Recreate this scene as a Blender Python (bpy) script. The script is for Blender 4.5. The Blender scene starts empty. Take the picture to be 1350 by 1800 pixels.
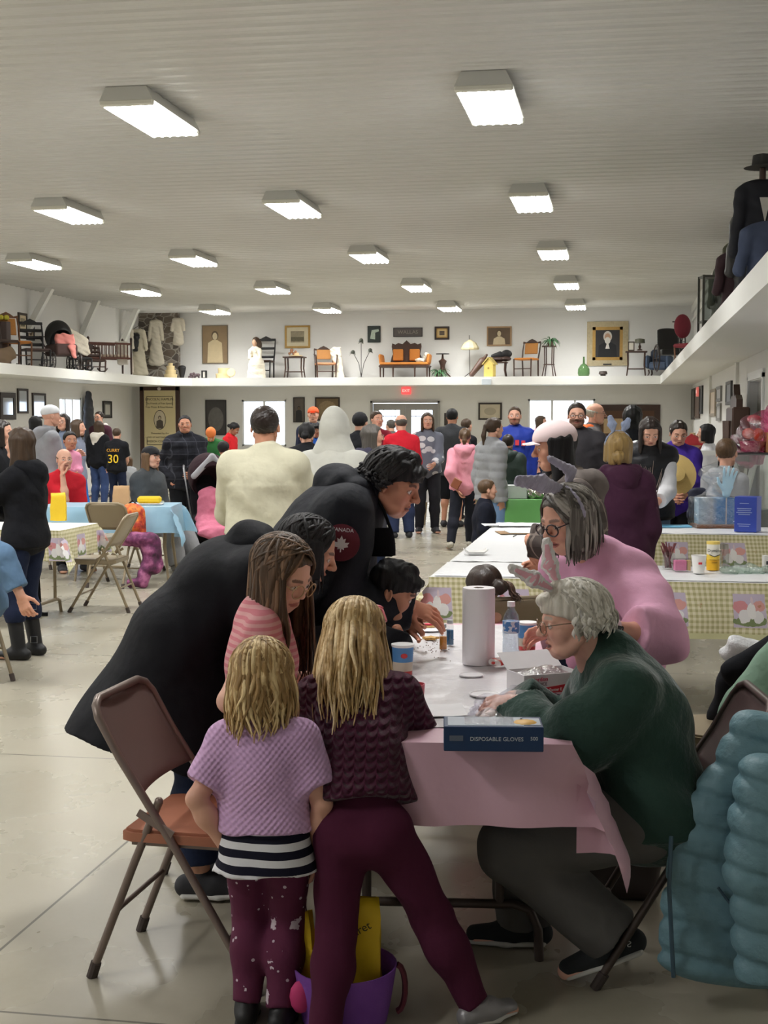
import bpy, math, random
import numpy as np
from mathutils import Vector, Matrix, Euler

# ------------------------------------------------------------------ camera, world, exposure
FPX, HZ, CAMH = 2400.0, 737.0, 1.62
PITCH = math.atan((900 - HZ) / FPX)
YAW = math.atan(420 * math.cos(PITCH) / FPX)
SC = bpy.context.scene
COL = SC.collection
_cd = bpy.data.cameras.new('camera')
_cd.sensor_fit = 'VERTICAL'; _cd.sensor_height = 36.0; _cd.lens = FPX / 1800.0 * 36.0
_cd.clip_end = 200
CAM = bpy.data.objects.new('camera', _cd); COL.objects.link(CAM)
CAM.location = (0, 0, CAMH); CAM.rotation_euler = (math.pi / 2 - PITCH, 0, YAW)
SC.camera = CAM
_w = bpy.data.worlds.new('sky'); SC.world = _w; _w.use_nodes = True
_w.node_tree.nodes['Background'].inputs[0].default_value = (0.80, 0.88, 1.0, 1)
_w.node_tree.nodes['Background'].inputs[1].default_value = 3.2
SC.view_settings.view_transform = 'Standard'; SC.view_settings.look = 'None'
SC.view_settings.exposure = 0.0; SC.view_settings.gamma = 1.0; SC.view_settings.use_curve_mapping = False
SC.cycles.max_bounces = 7; SC.cycles.diffuse_bounces = 4; SC.cycles.glossy_bounces = 3
SC.cycles.transmission_bounces = 6; SC.cycles.transparent_max_bounces = 10
SC.cycles.use_denoising = True; SC.cycles.caustics_reflective = False; SC.cycles.caustics_refractive = False
SC.cycles.sample_clamp_indirect = 6.0
LAMP_W = 50.0       # watts of each ceiling fixture
TUBE_E = 14.0       # emission of the bare tubes

_R = CAM.rotation_euler.to_matrix()
CR, CU, CF = (np.array(_R @ Vector(v)) for v in ((1, 0, 0), (0, 1, 0), (0, 0, -1)))
CP = np.array((0, 0, CAMH))
def V(*a): return np.array(a, float)
def P(px, py, d): return CP + d * (CF + CR * ((px - 675) / FPX) + CU * ((900 - py) / FPX))
def PZ(px, py, z=0.0):
    r = CF + CR * ((px - 675) / FPX) + CU * ((900 - py) / FPX)
    return CP + r * ((z - CAMH) / r[2])
def PY(px, py, y):
    r = CF + CR * ((px - 675) / FPX) + CU * ((900 - py) / FPX)
    return CP + r * (y / r[1])
def PX(px, py, x):
    r = CF + CR * ((px - 675) / FPX) + CU * ((900 - py) / FPX)
    return CP + r * (x / r[0])
FW = np.array((-math.sin(YAW), math.cos(YAW), 0)); RT = np.array((math.cos(YAW), math.sin(YAW), 0)); UP = V(0, 0, 1)
def unit(v): v = np.asarray(v, float); return v / max(np.linalg.norm(v), 1e-9)

# ------------------------------------------------------------------ materials
def lin(c):
    if isinstance(c, str): c = tuple(int(c[i:i + 2], 16) for i in (0, 2, 4))
    o = []
    for v in c[:3]:
        v = v / 255.0
        o.append(v / 12.92 if v <= 0.04045 else ((v + 0.055) / 1.055) ** 2.4)
    return (*o, 1.0)
_M = {}
class NT:
    def __init__(s, name):
        s.m = bpy.data.materials.new(name); s.m.use_nodes = True; s.t = s.m.node_tree
        s.b = s.t.nodes['Principled BSDF']; s.out = s.t.nodes['Material Output']
    def n(s, typ, **kw):
        x = s.t.nodes.new(typ)
        for k, v in kw.items():
            if k.startswith('i_'):
                key = k[2:]; key = int(key) if key.isdigit() else key.replace('_', ' ')
                if isinstance(v, tuple) and len(v) == 2 and hasattr(v[0], 'outputs'): s.l(v[0].outputs[v[1]], x.inputs[key])
                elif hasattr(v, 'is_linked'): s.l(v, x.inputs[key])
                else: x.inputs[key].default_value = v
            else: setattr(x, k, v)
        return x
    def l(s, a, b): s.t.links.new(a, b)
    def coord(s, kind='Object'): return s.n('ShaderNodeTexCoord').outputs[kind]
    def math(s, op, a, b=None, c=None):
        x = s.n('ShaderNodeMath', operation=op)
        for i, v in enumerate((a, b, c)):
            if v is None: continue
            if hasattr(v, 'is_linked'): s.l(v, x.inputs[i])
            else: x.inputs[i].default_value = v
        return x.outputs[0]
    def mix(s, f, a, b):
        x = s.n('ShaderNodeMix', data_type='RGBA')
        for i, v in ((0, f), (6, a), (7, b)):
            if hasattr(v, 'is_linked'): s.l(v, x.inputs[i])
            else: x.inputs[i].default_value = v
        return x.outputs[2]
    def sep(s, v):
        x = s.n('ShaderNodeSeparateXYZ'); s.l(v, x.inputs[0]); return x.outputs
    def noise(s, scale, detail=3, vec=None, out=0, rough=0.55):
        x = s.n('ShaderNodeTexNoise'); x.inputs['Scale'].default_value = scale; x.inputs['Detail'].default_value = detail
        x.inputs['Roughness'].default_value = rough
        s.l(vec if vec is not None else s.coord(), x.inputs['Vector']); return x.outputs[out]
    def mapv(s, scale=(1, 1, 1), rot=(0, 0, 0), vec=None):
        x = s.n('ShaderNodeMapping'); x.inputs['Scale'].default_value = scale; x.inputs['Rotation'].default_value = rot
        s.l(vec if vec is not None else s.coord(), x.inputs['Vector']); return x.outputs[0]
    def ramp(s, f, stops, interp='LINEAR'):
        x = s.n('ShaderNodeValToRGB'); s.l(f, x.inputs[0]); e = x.color_ramp.elements; x.color_ramp.interpolation = interp
        while len(e) < len(stops): e.new(0.5)
        for k, (p, c) in zip(e, stops): k.position = p; k.color = c if len(c) == 4 else (*c, 1)
        return x.outputs[0]
    def bump(s, h, strength=0.3, dist=0.01):
        x = s.n('ShaderNodeBump'); x.inputs['Strength'].default_value = strength; x.inputs['Distance'].default_value = dist
        s.l(h, x.inputs['Height']); s.l(x.outputs[0], s.b.inputs['Normal']); return x
    def base(s, c):
        if hasattr(c, 'is_linked'): s.l(c, s.b.inputs['Base Color'])
        else: s.b.inputs['Base Color'].default_value = c
    def set(s, rough=None, metal=None, **kw):
        if rough is not None: s.b.inputs['Roughness'].default_value = rough
        if metal is not None: s.b.inputs['Metallic'].default_value = metal
        for k, v in kw.items(): s.b.inputs[k.replace('_', ' ')].default_value = v
def mat(col, rough=0.6, metal=0.0, var=0.12, vs=8.0, bs=0.0, bsc=60.0, bd=0.004, spec=None, emit=None, trans=None, alpha=None, sheen=0):
    key = (str(col), rough, metal, var, vs, bs, bsc, bd, spec, emit, trans, alpha, sheen)
    if key in _M: return _M[key]
    t = NT('m_' + (col if isinstance(col, str) else '%02x%02x%02x' % tuple(int(v) for v in col[:3])))
    c = lin(col)
    if var > 0:
        f = t.noise(vs, 3)
        t.base(t.mix(f, tuple(v * (1 - var) for v in c[:3]) + (1,), tuple(min(1, v * (1 + var)) for v in c[:3]) + (1,)))
    else: t.base(c)
    t.set(rough, metal)
    if spec is not None: t.set(Specular_IOR_Level=spec)
    if sheen: t.set(Sheen_Weight=sheen)
    if bs > 0: t.bump(t.noise(bsc, 4), bs, bd)
    if emit: t.b.inputs['Emission Color'].default_value = c; t.b.inputs['Emission Strength'].default_value = emit
    if trans: t.set(Transmission_Weight=trans, IOR=1.3)
    if alpha is not None: t.set(Alpha=alpha)
    _M[key] = t.m; return t.m
def cloth(col, bs=0.5, bsc=14.0, bd=0.02, rough=0.9, var=0.1):
    """woven cloth: soft folds plus a fine weave"""
    key = ('cloth', str(col), bs, bsc, bd, rough, var)
    if key in _M: return _M[key]
    t = NT('m_cloth_' + (col if isinstance(col, str) else 'c')); c = lin(col)
    f = t.noise(9, 3)
    t.base(t.mix(f, tuple(v * (1 - var) for v in c[:3]) + (1,), tuple(min(1, v * (1 + var)) for v in c[:3]) + (1,)))
    t.set(rough, Specular_IOR_Level=0.25)
    a = t.noise(bsc, 3, rough=0.4); b = t.noise(500, 2)
    t.bump(t.math('MULTIPLY_ADD', b, 0.05, a), bs, bd)
    _M[key] = t.m; return t.m
def skinmat(name='m_skin'):
    if name in _M: return _M[name]
    t = NT(name)
    a = t.n('ShaderNodeVertexColor', layer_name='Col').outputs[0]
    f = t.noise(40, 3)
    t.base(t.mix(t.math('MULTIPLY', f, 0.16), a, (0.45, 0.12, 0.08, 1)))
    t.set(0.48, Specular_IOR_Level=0.35, Subsurface_Weight=0.0)
    t.bump(t.noise(220, 2), 0.08, 0.002)
    _M[name] = t.m; return t.m
def hairmat(c1, c2=None, rough=0.42, scale=70):
    key = ('hair', c1, c2, rough, scale)
    if key in _M: return _M[key]
    t = NT('m_hair_' + c1); c2 = c2 or c1
    f = t.noise(scale, 4, vec=t.mapv((1, 1, 0.07)))
    a = t.n('ShaderNodeAttribute', attribute_name='lock').outputs['Fac']
    g = t.math('MULTIPLY_ADD', t.math('SUBTRACT', f, 0.5), 1.1, t.math('MULTIPLY_ADD', a, 0.75, 0.12))
    t.base(t.ramp(g, [(0.1, tuple(v * 0.6 for v in lin(c1)[:3])), (0.45, lin(c1)), (0.8, lin(c2))]))
    t.set(rough, Specular_IOR_Level=0.4)
    t.bump(f, 0.6, 0.006)
    _M[key] = t.m; return t.m

# ------------------------------------------------------------------ objects
def link(o, parent=None):
    COL.objects.link(o)
    if parent is not None: o.parent = parent
    return o
def tag(o, label=None, cat=None, group=None, kind=None):
    if label: o['label'] = label
    if cat: o['category'] = cat
    if group: o['group'] = group
    if kind: o['kind'] = kind
    return o
def thing(name, label, cat, loc=(0, 0, 0), rz=0.0, group=None):
    o = bpy.data.objects.new(name, None); COL.objects.link(o)
    o.empty_display_size = 0.1
    o.location = tuple(float(v) for v in loc); o.rotation_euler = (0, 0, rz)
    return tag(o, label, cat, group)
def mesh_np(name, v, q, m, parent=None, smooth=True, colors=None, lock=None):
    me = bpy.data.meshes.new(name)
    v = np.ascontiguousarray(v, np.float32); q = np.ascontiguousarray(q, np.int32)
    nv, nq, k = len(v), len(q), q.shape[1]
    me.vertices.add(nv); me.vertices.foreach_set('co', v.ravel())
    me.loops.add(nq * k); me.loops.foreach_set('vertex_index', q.ravel())
    me.polygons.add(nq); me.polygons.foreach_set('loop_start', np.arange(0, nq * k, k, dtype=np.int32))
    me.polygons.foreach_set('use_smooth', np.full(nq, smooth))
    me.update(calc_edges=True)
    if colors is not None:
        at = me.color_attributes.new('Col', 'FLOAT_COLOR', 'POINT')
        c = np.ones((nv, 4), np.float32); c[:, :3] = colors; at.data.foreach_set('color', c.ravel())
    if lock is not None:
        at = me.attributes.new('lock', 'FLOAT', 'POINT'); at.data.foreach_set('value', np.asarray(lock, np.float32))
    me.materials.append(m)
    o = bpy.data.objects.new(name, me)
    return link(o, parent)
def copy_tree(o, parent=None):
    c = o.copy(); COL.objects.link(c)
    if parent is not None: c.parent = parent
    for ch in list(o.children): copy_tree(ch, c)
    return c
def rotm(rx=0, ry=0, rz=0): return np.array(Euler((rx, ry, rz)).to_matrix())
def basis(axis, side=None):
    t = unit(axis)
    s = np.array((0, 0, 1.0)) if side is None else np.asarray(side, float)
    if abs(np.dot(s, t)) > 0.97 * np.linalg.norm(s): s = np.array((1.0, 0, 0)) if abs(t[0]) < .9 else np.array((0, 1.0, 0))
    s = unit(s - t * np.dot(s, t)); return t, s, np.cross(t, s)

class MB:
    """collects simple shapes, then links them as one mesh object"""
    def __init__(s): s.v = []; s.f = []
    def _add(s, v, f):
        o = len(s.v); s.v += [tuple(float(c) for c in p) for p in v]; s.f += [tuple(i + o for i in q) for q in f]; return s
    def box(s, c, size, rot=None, bev=0.0):
        x, y, z = (d / 2 for d in size); c = np.asarray(c, float)
        b = min(bev, x * .95, y * .95, z * .95)
        R = np.eye(3) if rot is None else rot
        if b <= 0:
            v = [(i * x, j * y, k * z) for i in (-1, 1) for j in (-1, 1) for k in (-1, 1)]
            f = [(0, 1, 3, 2), (4, 6, 7, 5), (0, 4, 5, 1), (2, 3, 7, 6), (0, 2, 6, 4), (1, 5, 7, 3)]
        else:
            v = []; idx = {}
            for i in (-1, 1):
                for j in (-1, 1):
                    for k in (-1, 1):
                        for a in range(3):
                            p = [i * x, j * y, k * z]
                            for q in range(3):
                                if q != a: p[q] -= (i, j, k)[q] * b
                            idx[(i, j, k, a)] = len(v); v.append(p)
            I = lambda i, j, k, a: idx[(i, j, k, a)]
            f = []
            for s1 in (-1, 1):
                for a in range(3):
                    r = [(-1, -1), (1, -1), (1, 1), (-1, 1)]
                    if s1 < 0: r = r[::-1]
                    q = []
                    for m, n in r:
                        t = [0, 0, 0]; t[a] = s1; t[(a + 1) % 3] = m; t[(a + 2) % 3] = n
                        q.append(I(*t, a))
                    f.append(tuple(q))
            for a in range(3):
                for m in (-1, 1):
                    for n in (-1, 1):
                        t0 = [0, 0, 0]; t0[a] = -1; t0[(a + 1) % 3] = m; t0[(a + 2) % 3] = n
                        t1 = list(t0); t1[a] = 1
                        q = (I(*t0, (a + 1) % 3), I(*t1, (a + 1) % 3), I(*t1, (a + 2) % 3), I(*t0, (a + 2) % 3))
                        f.append(q if m * n < 0 else q[::-1])
            for i in (-1, 1):
                for j in (-1, 1):
                    for k in (-1, 1):
                        q = (I(i, j, k, 0), I(i, j, k, 1), I(i, j, k, 2)); f.append(q if i * j * k > 0 else q[::-1])
        return s._add([R @ np.array(p) + c for p in v], f)
    def tube(s, pts, r, n=8, closed=False, cap=True, flat=1.0, side=None):
        pts = [np.asarray(p, float) for p in pts]; m = len(pts)
        rs = r if hasattr(r, '__len__') else [r] * m
        v = []; S = side
        for i, p in enumerate(pts):
            a = pts[(i - 1) % m] if (closed or i > 0) else p; b = pts[(i + 1) % m] if (closed or i < m - 1) else p
            t, S, N = basis(b - a, S)
            for j in range(n):
                q = 2 * math.pi * j / n
                v.append(p + S * math.cos(q) * rs[i] + N * math.sin(q) * rs[i] * flat)
        f = [(i * n + j, i * n + (j + 1) % n, ((i + 1) % m) * n + (j + 1) % n, ((i + 1) % m) * n + j) for i in range(m if closed else m - 1) for j in range(n)]
        if cap and not closed: f += [tuple(range(n))[::-1], tuple((m - 1) * n + j for j in range(n))]
        return s._add(v, f)
    def cyl(s, a, b, r, r2=None, n=14): return s.tube([a, b], [r, r if r2 is None else r2], n)
    def lathe(s, prof, c=(0, 0, 0), n=20, rot=None, sx=1.0, sy=1.0):
        R = np.eye(3) if rot is None else rot; c = np.asarray(c, float); v = []
        for r, z in prof:
            for j in range(n):
                q = 2 * math.pi * j / n; v.append(R @ V(r * sx * math.cos(q), r * sy * math.sin(q), z) + c)
        m = len(prof)
        f = [(i * n + j, i * n + (j + 1) % n, (i + 1) * n + (j + 1) % n, (i + 1) * n + j) for i in range(m - 1) for j in range(n)]
        if prof[0][0] > 1e-5: f.append(tuple(range(n))[::-1])
        if prof[-1][0] > 1e-5: f.append(tuple((m - 1) * n + j for j in range(n)))
        return s._add(v, f)
    def ball(s, c, r, n=14, rot=None):
        r = r if hasattr(r, '__len__') else (r, r, r); R = np.eye(3) if rot is None else rot; v = []; h = max(5, n * 2 // 3)
        for i in range(h + 1):
            a = math.pi * (i / h - .5)
            for j in range(n):
                q = 2 * math.pi * j / n
                v.append(R @ V(r[0] * math.cos(a) * math.cos(q), r[1] * math.cos(a) * math.sin(q), r[2] * math.sin(a)) + np.asarray(c, float))
        f = [(i * n + j, i * n + (j + 1) % n, (i + 1) * n + (j + 1) % n, (i + 1) * n + j) for i in range(h) for j in range(n)]
        return s._add(v, f)
    def prism(s, pts, o, u, w, depth):
        """polygon pts in the plane o + a*u + b*w, thickened along u x w"""
        o = np.asarray(o, float); u = np.asarray(u, float); w = np.asarray(w, float); N = unit(np.cross(u, w)) * depth
        m = len(pts); v = [o + u * a + w * b for a, b in pts]; v += [p + N for p in v]
        return s._add(v, [tuple(range(m))[::-1], tuple(range(m, 2 * m))] + [(i, (i + 1) % m, m + (i + 1) % m, m + i) for i in range(m)])
    def grid(s, fn, nu, nv, close_u=False):
        v = [fn(i / (nu if close_u else nu - 1), j / (nv - 1)) for j in range(nv) for i in range(nu)]
        f = [(j * nu + i, j * nu + (i + 1) % nu, (j + 1) * nu + (i + 1) % nu, (j + 1) * nu + i) for j in range(nv - 1) for i in range(nu if close_u else nu - 1)]
        return s._add(v, f)
    def build(s, name, m, parent=None, smooth=35, solid=0.0):
        me = bpy.data.meshes.new(name); me.from_pydata(s.v, [], s.f); me.update()
        if smooth:
            me.polygons.foreach_set('use_smooth', np.full(len(me.polygons), True)); me.set_sharp_from_angle(angle=math.radians(smooth))
        me.materials.append(m)
        o = bpy.data.objects.new(name, me); link(o, parent)
        if solid:
            k = o.modifiers.new('solid', 'SOLIDIFY'); k.thickness = solid; k.offset = 0
        return o
_DG = None
def text(s, size, m, parent, loc, rot, name='lettering', ext=0.0008, align='CENTER', sx=1.0):
    cu = bpy.data.curves.new(name, 'FONT'); cu.body = s; cu.size = size; cu.extrude = ext; cu.align_x = align; cu.align_y = 'CENTER'
    cu.resolution_u = 3
    t = bpy.data.objects.new(name, cu); COL.objects.link(t)
    me = bpy.data.meshes.new_from_object(t.evaluated_get(bpy.context.evaluated_depsgraph_get()))
    bpy.data.objects.remove(t); bpy.data.curves.remove(cu)
    me.name = name; me.materials.clear(); me.materials.append(m)
    o = bpy.data.objects.new(name, me); link(o, parent)
    if sx != 1.0:
        for v in me.vertices: v.co.x *= sx
    o.location = tuple(float(v) for v in loc)
    o.rotation_euler = rot if not isinstance(rot, np.ndarray) else Matrix(rot.tolist()).to_euler()
    return o

# ------------------------------------------------------------------ implicit surfaces
def limb(a, b, wa, da, wb=None, db=None, side=(1, 0, 0), k=0.02, fa=False, fb=False, op='u'):
    a = np.asarray(a, float); b = np.asarray(b, float); wb = wa if wb is None else wb; db = da if db is None else db
    L = max(np.linalg.norm(b - a), 1e-5); T, S, N = basis(b - a, side)
    def fn(X, Y, Z):
        x, y, z = X - a[0], Y - a[1], Z - a[2]
        t = x * T[0] + y * T[1] + z * T[2]; u = x * S[0] + y * S[1] + z * S[2]; v = x * N[0] + y * N[1] + z * N[2]
        tc = np.clip(t / L, 0, 1); w = wa + (wb - wa) * tc; d = da + (db - da) * tc
        ov = t - tc * L
        if fa: ov = np.where(ov < 0, 0, ov)
        if fb: ov = np.where(ov > 0, 0, ov)
        c = np.minimum(w, d); A = u / w; B = v / d; C = ov / c
        k0 = np.sqrt(A * A + B * B + C * C); k1 = np.sqrt((A / w) ** 2 + (B / d) ** 2 + (C / c) ** 2)
        r = np.where(k1 < 1e-4, -c, k0 * (k0 - 1) / np.maximum(k1, 1e-4))
        if fa: r = np.maximum(r, -t)
        if fb: r = np.maximum(r, t - L)
        return r
    m = max(wa, da, wb, db)
    return (fn, np.minimum(a, b) - m, np.maximum(a, b) + m, k, op)
def cap(a, b, ra, rb=None, k=0.02, op='u', fa=False, fb=False): return limb(a, b, ra, ra, rb if rb is not None else ra, rb if rb is not None else ra, k=k, op=op, fa=fa, fb=fb)
def ell(c, r, R=None, k=0.02, op='u'):
    c = np.asarray(c, float); R = np.eye(3) if R is None else np.asarray(R)   # columns are axes
    def fn(X, Y, Z):
        x, y, z = X - c[0], Y - c[1], Z - c[2]
        A = [(x * R[0, i] + y * R[1, i] + z * R[2, i]) / r[i] for i in range(3)]
        k0 = np.sqrt(A[0] ** 2 + A[1] ** 2 + A[2] ** 2); k1 = np.sqrt((A[0] / r[0]) ** 2 + (A[1] / r[1]) ** 2 + (A[2] / r[2]) ** 2)
        return np.where(k1 < 1e-4, -min(r), k0 * (k0 - 1) / np.maximum(k1, 1e-4))
    m = max(r)
    return (fn, c - m, c + m, k, op)
def rbox(c, half, R=None, rad=0.01, k=0.01, op='u'):
    c = np.asarray(c, float); R = np.eye(3) if R is None else np.asarray(R)
    def fn(X, Y, Z):
        x, y, z = X - c[0], Y - c[1], Z - c[2]
        q = [np.abs(x * R[0, i] + y * R[1, i] + z * R[2, i]) - half[i] + rad for i in range(3)]
        return np.sqrt(sum(np.maximum(a, 0) ** 2 for a in q)) + np.minimum(np.maximum(np.maximum(q[0], q[1]), q[2]), 0) - rad
    m = float(np.linalg.norm(half)); return (fn, c - m, c + m, k, op)
def cut(fn, k=0.004):
    """keep where fn < 0"""
    return (fn, None, None, k, 'i')
def plane(p, n, k=0.004):
    p = np.asarray(p, float); n = unit(n)
    return cut(lambda X, Y, Z: (X - p[0]) * n[0] + (Y - p[1]) * n[1] + (Z - p[2]) * n[2], k)
def disp(fn): return (fn, None, None, 0, 'd')
def wob(amp, f, seed=0.0, zs=1.0):
    """soft cloth folds: sum of warped sines added to the distance"""
    def fn(X, Y, Z):
        a = np.sin(f * (X * 1.3 + Z * zs * .7) + seed + 1.7 * np.sin(f * .6 * Y + seed)); b = np.sin(f * 1.7 * (Y - Z * zs * .9) + 2 * seed + 1.3 * np.sin(f * .8 * X))
        c = np.sin(f * 2.6 * (Z * zs + .5 * X - .3 * Y) + 3 * seed)
        return amp * (a + .7 * b + .5 * c) * .6
    return disp(fn)
def field(prims, h):
    us = [p for p in prims if p[4] == 'u']
    lo = np.min([p[1] for p in us], 0) - 3 * h; hi = np.max([p[2] for p in us], 0) + 3 * h
    n = np.maximum(np.ceil((hi - lo) / h).astype(int) + 1, 4)
    ax = [(lo[i] + h * np.arange(n[i])).astype(np.float32) for i in range(3)]
    D = np.full(n, 0.25, np.float32)
    for fn, plo, phi, k, op in prims:
        if plo is None: sl = (slice(None),) * 3
        else:
            mg = k + 3 * h; i0 = np.clip(np.floor((plo - mg - lo) / h).astype(int), 0, n); i1 = np.clip(np.ceil((phi + mg - lo) / h).astype(int) + 1, 0, n)
            if (i1 <= i0).any(): continue
            sl = tuple(slice(a, b) for a, b in zip(i0, i1))
        X = ax[0][sl[0]][:, None, None]; Y = ax[1][sl[1]][None, :, None]; Z = ax[2][sl[2]][None, None, :]
        d = np.asarray(fn(X, Y, Z), np.float32); A = D[sl]
        if op == 'd': D[sl] = A + d; continue
        if op == 'u': s, B = 1.0, d
        elif op == 's': s, B = -1.0, -d
        else: s, B = -1.0, d
        # smooth min of (A,B) for union, smooth max otherwise
        if k > 1e-6:
            hh = np.clip(.5 + .5 * s * (B - A) / k, 0, 1)
            D[sl] = B * (1 - hh) + A * hh - s * k * hh * (1 - hh)
        else: D[sl] = np.minimum(A, B) if s > 0 else np.maximum(A, B)
    D[0] = D[-1] = .2; D[:, 0] = D[:, -1] = .2; D[:, :, 0] = D[:, :, -1] = .2
    return D, lo, h
def nets(D, lo, h):
    S = D < 0
    nx, ny, nz = D.shape
    cnt = np.zeros((nx - 1, ny - 1, nz - 1), np.int8)
    for i in (0, 1):
        for j in (0, 1):
            for k in (0, 1): cnt += S[i:nx - 1 + i, j:ny - 1 + j, k:nz - 1 + k]
    act = (cnt > 0) & (cnt < 8)
    I = np.argwhere(act); nv = len(I)
    if nv == 0: return np.zeros((0, 3)), np.zeros((0, 4), int)
    idx = np.full(act.shape, -1, np.int64); idx[act] = np.arange(nv)
    acc = np.zeros((nv, 3)); num = np.zeros(nv)
    corners = [(i, j, k) for i in (0, 1) for j in (0, 1) for k in (0, 1)]
    val = {c: D[I[:, 0] + c[0], I[:, 1] + c[1], I[:, 2] + c[2]].astype(float) for c in corners}
    for c in corners:
        for a in range(3):
            if c[a] == 0:
                e = list(c); e[a] = 1; e = tuple(e); v0, v1 = val[c], val[e]
                m = (v0 < 0) != (v1 < 0); t = np.where(m, v0 / np.where(m, v0 - v1, 1), 0)
                p = np.array(c, float)[None].repeat(nv, 0); p[:, a] += t
                acc[m] += p[m]; num[m] += 1
    verts = lo + h * (I + acc / num[:, None])
    quads = []
    for a in range(3):
        b, c = (a + 1) % 3, (a + 2) % 3
        sh = [slice(None)] * 3; s0 = list(sh); s1 = list(sh); s0[a] = slice(0, -1); s1[a] = slice(1, None)
        A, B = S[tuple(s0)], S[tuple(s1)]; E = np.argwhere(A != B)
        ok = (E[:, b] > 0) & (E[:, c] > 0) & (E[:, b] < D.shape[b] - 1) & (E[:, c] < D.shape[c] - 1); E = E[ok]
        ins = A[E[:, 0], E[:, 1], E[:, 2]]
        q = []
        for db, dc in ((-1, -1), (0, -1), (0, 0), (-1, 0)):
            F = E.copy(); F[:, b] += db; F[:, c] += dc; q.append(idx[F[:, 0], F[:, 1], F[:, 2]])
        q = np.stack(q, 1); q[~ins] = q[~ins][:, ::-1]; quads.append(q)
    return verts, np.concatenate(quads)
def sdf(name, prims, h, m, parent=None, colors=None):
    v, q = nets(*field(prims, h))
    return mesh_np(name, v, q, m, parent, colors=colors(v) if colors else None)
# ------------------------------------------------------------------ the hall
ZC = 4.27
YB = float(PZ(700, 545, ZC)[1])
XL = float(PY(250, 700, YB)[0]); XR = float(PY(1217, 700, YB)[0])
YF = -8.0
SZ0, SZ1 = 2.42, 2.61            # display ledge, underside and top
YS = YB - 1.22; XSL = XL + 1.2; XSR = 0.83
WHITE = mat((224, 223, 220), 0.55, var=0.03, vs=2)
TRIMW = mat((226, 226, 221), 0.45, var=0.02)
def struct(o, kind='structure'): o['kind'] = kind; return o
def wall_mb(axis, pos, th, u0, u1, z0, z1, holes):
    us = sorted({u0, u1, *[h[0] for h in holes], *[h[1] for h in holes]}); zs = sorted({z0, z1, *[h[2] for h in holes], *[h[3] for h in holes]})
    b = MB()
    for a, c in zip(us, us[1:]):
        for d, e in zip(zs, zs[1:]):
            mu, mz = (a + c) / 2, (d + e) / 2
            if any(h[0] < mu < h[1] and h[2] < mz < h[3] for h in holes): continue
            if axis == 'y': b.box((mu, pos + th / 2, mz), (c - a, abs(th), e - d))
            else: b.box((pos + th / 2, mu, mz), (abs(th), c - a, e - d))
    return b
def wx(px): return float(PY(px, 720, YB)[0])
def wz(py, px=700): return float(PY(px, py, YB)[2])
# floor: polished concrete, saw-cut joints every ten feet
t = NT('m_concrete'); co = t.coord(); sp = t.sep(co)
n1 = t.noise(0.55, 4, co, rough=0.55); n2 = t.noise(2.2, 4, t.mapv((1.0, .7, 1)), rough=0.6); n3 = t.noise(40, 2, co)
g = t.math('ADD', t.math('MULTIPLY', n1, 0.55), t.math('ADD', t.math('MULTIPLY', n2, 0.38), t.math('MULTIPLY', n3, 0.1)))
cc = t.ramp(g, [(0.2, lin((148, 141, 124))), (0.5, lin((165, 159, 142))), (0.85, lin((178, 173, 158)))])
def joint(axis, off, pitch):
    d = t.math('PINGPONG', t.math('SUBTRACT', sp[axis], off), pitch / 2)
    return t.math('LESS_THAN', d, 0.005)
JX = float(PZ(0, 1670)[0]); JY = float(PZ(0, 1325)[1]); JY2 = float(PZ(0, 1778)[1])
jj = t.math('MAXIMUM', joint(0, JX, 3.05 * 2), joint(1, JY, (JY - JY2) * 2))
jj = t.math('MAXIMUM', joint(0, JX, 3.05), joint(1, JY, abs(JY - JY2)))
t.base(t.mix(t.math('MULTIPLY', jj, 0.75), cc, lin((52, 48, 42))))
t.l(t.math('MULTIPLY_ADD', n2, 0.16, 0.2), t.b.inputs['Roughness']); t.set(Specular_IOR_Level=0.42)
t.bump(t.math('SUBTRACT', t.math('MULTIPLY', n1, 0.25), jj), 0.12, 0.01)
b = MB(); b.box(((XL + XR) / 2, (YB + YF) / 2, -0.05), (XR - XL, YB - YF, 0.1)); struct(b.build('floor', t.m, smooth=0))
# ceiling: ribbed painted steel, ribs across the hall
t = NT('m_ceiling_steel'); t.base(t.mix(t.noise(0.8, 3), lin((204, 203, 199)), lin((214, 213, 210)))); t.set(0.28, 0.0, Specular_IOR_Level=0.6)
t.bump(t.noise(1.6, 2, t.mapv((0.5, 3, 1))), 0.25, 0.02)
b = MB(); prof = []; y = YF
while y < YB:
    prof += [(y, ZC), (y + .085, ZC), (y + .098, ZC - .004), (y + .110, ZC), (y + .168, ZC), (y + .188, ZC - .016), (y + .208, ZC - .016)]
    y += 0.2286
prof.append((YB, ZC)); vv = []; ff = []
for i, (yy, zz) in enumerate(prof):
    vv += [(XL, min(yy, YB), zz), (XR, min(yy, YB), zz)]
    if i: ff.append((2 * i - 2, 2 * i, 2 * i + 1, 2 * i - 1))
b._add(vv, ff); struct(b.build('ceiling', t.m, smooth=0))
b = MB(); b.box(((XL + XR) / 2, (YB + YF) / 2, ZC + .1), (XR - XL + .4, YB - YF + .4, .12)); struct(b.build('trim_20', WHITE, smooth=0))
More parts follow.
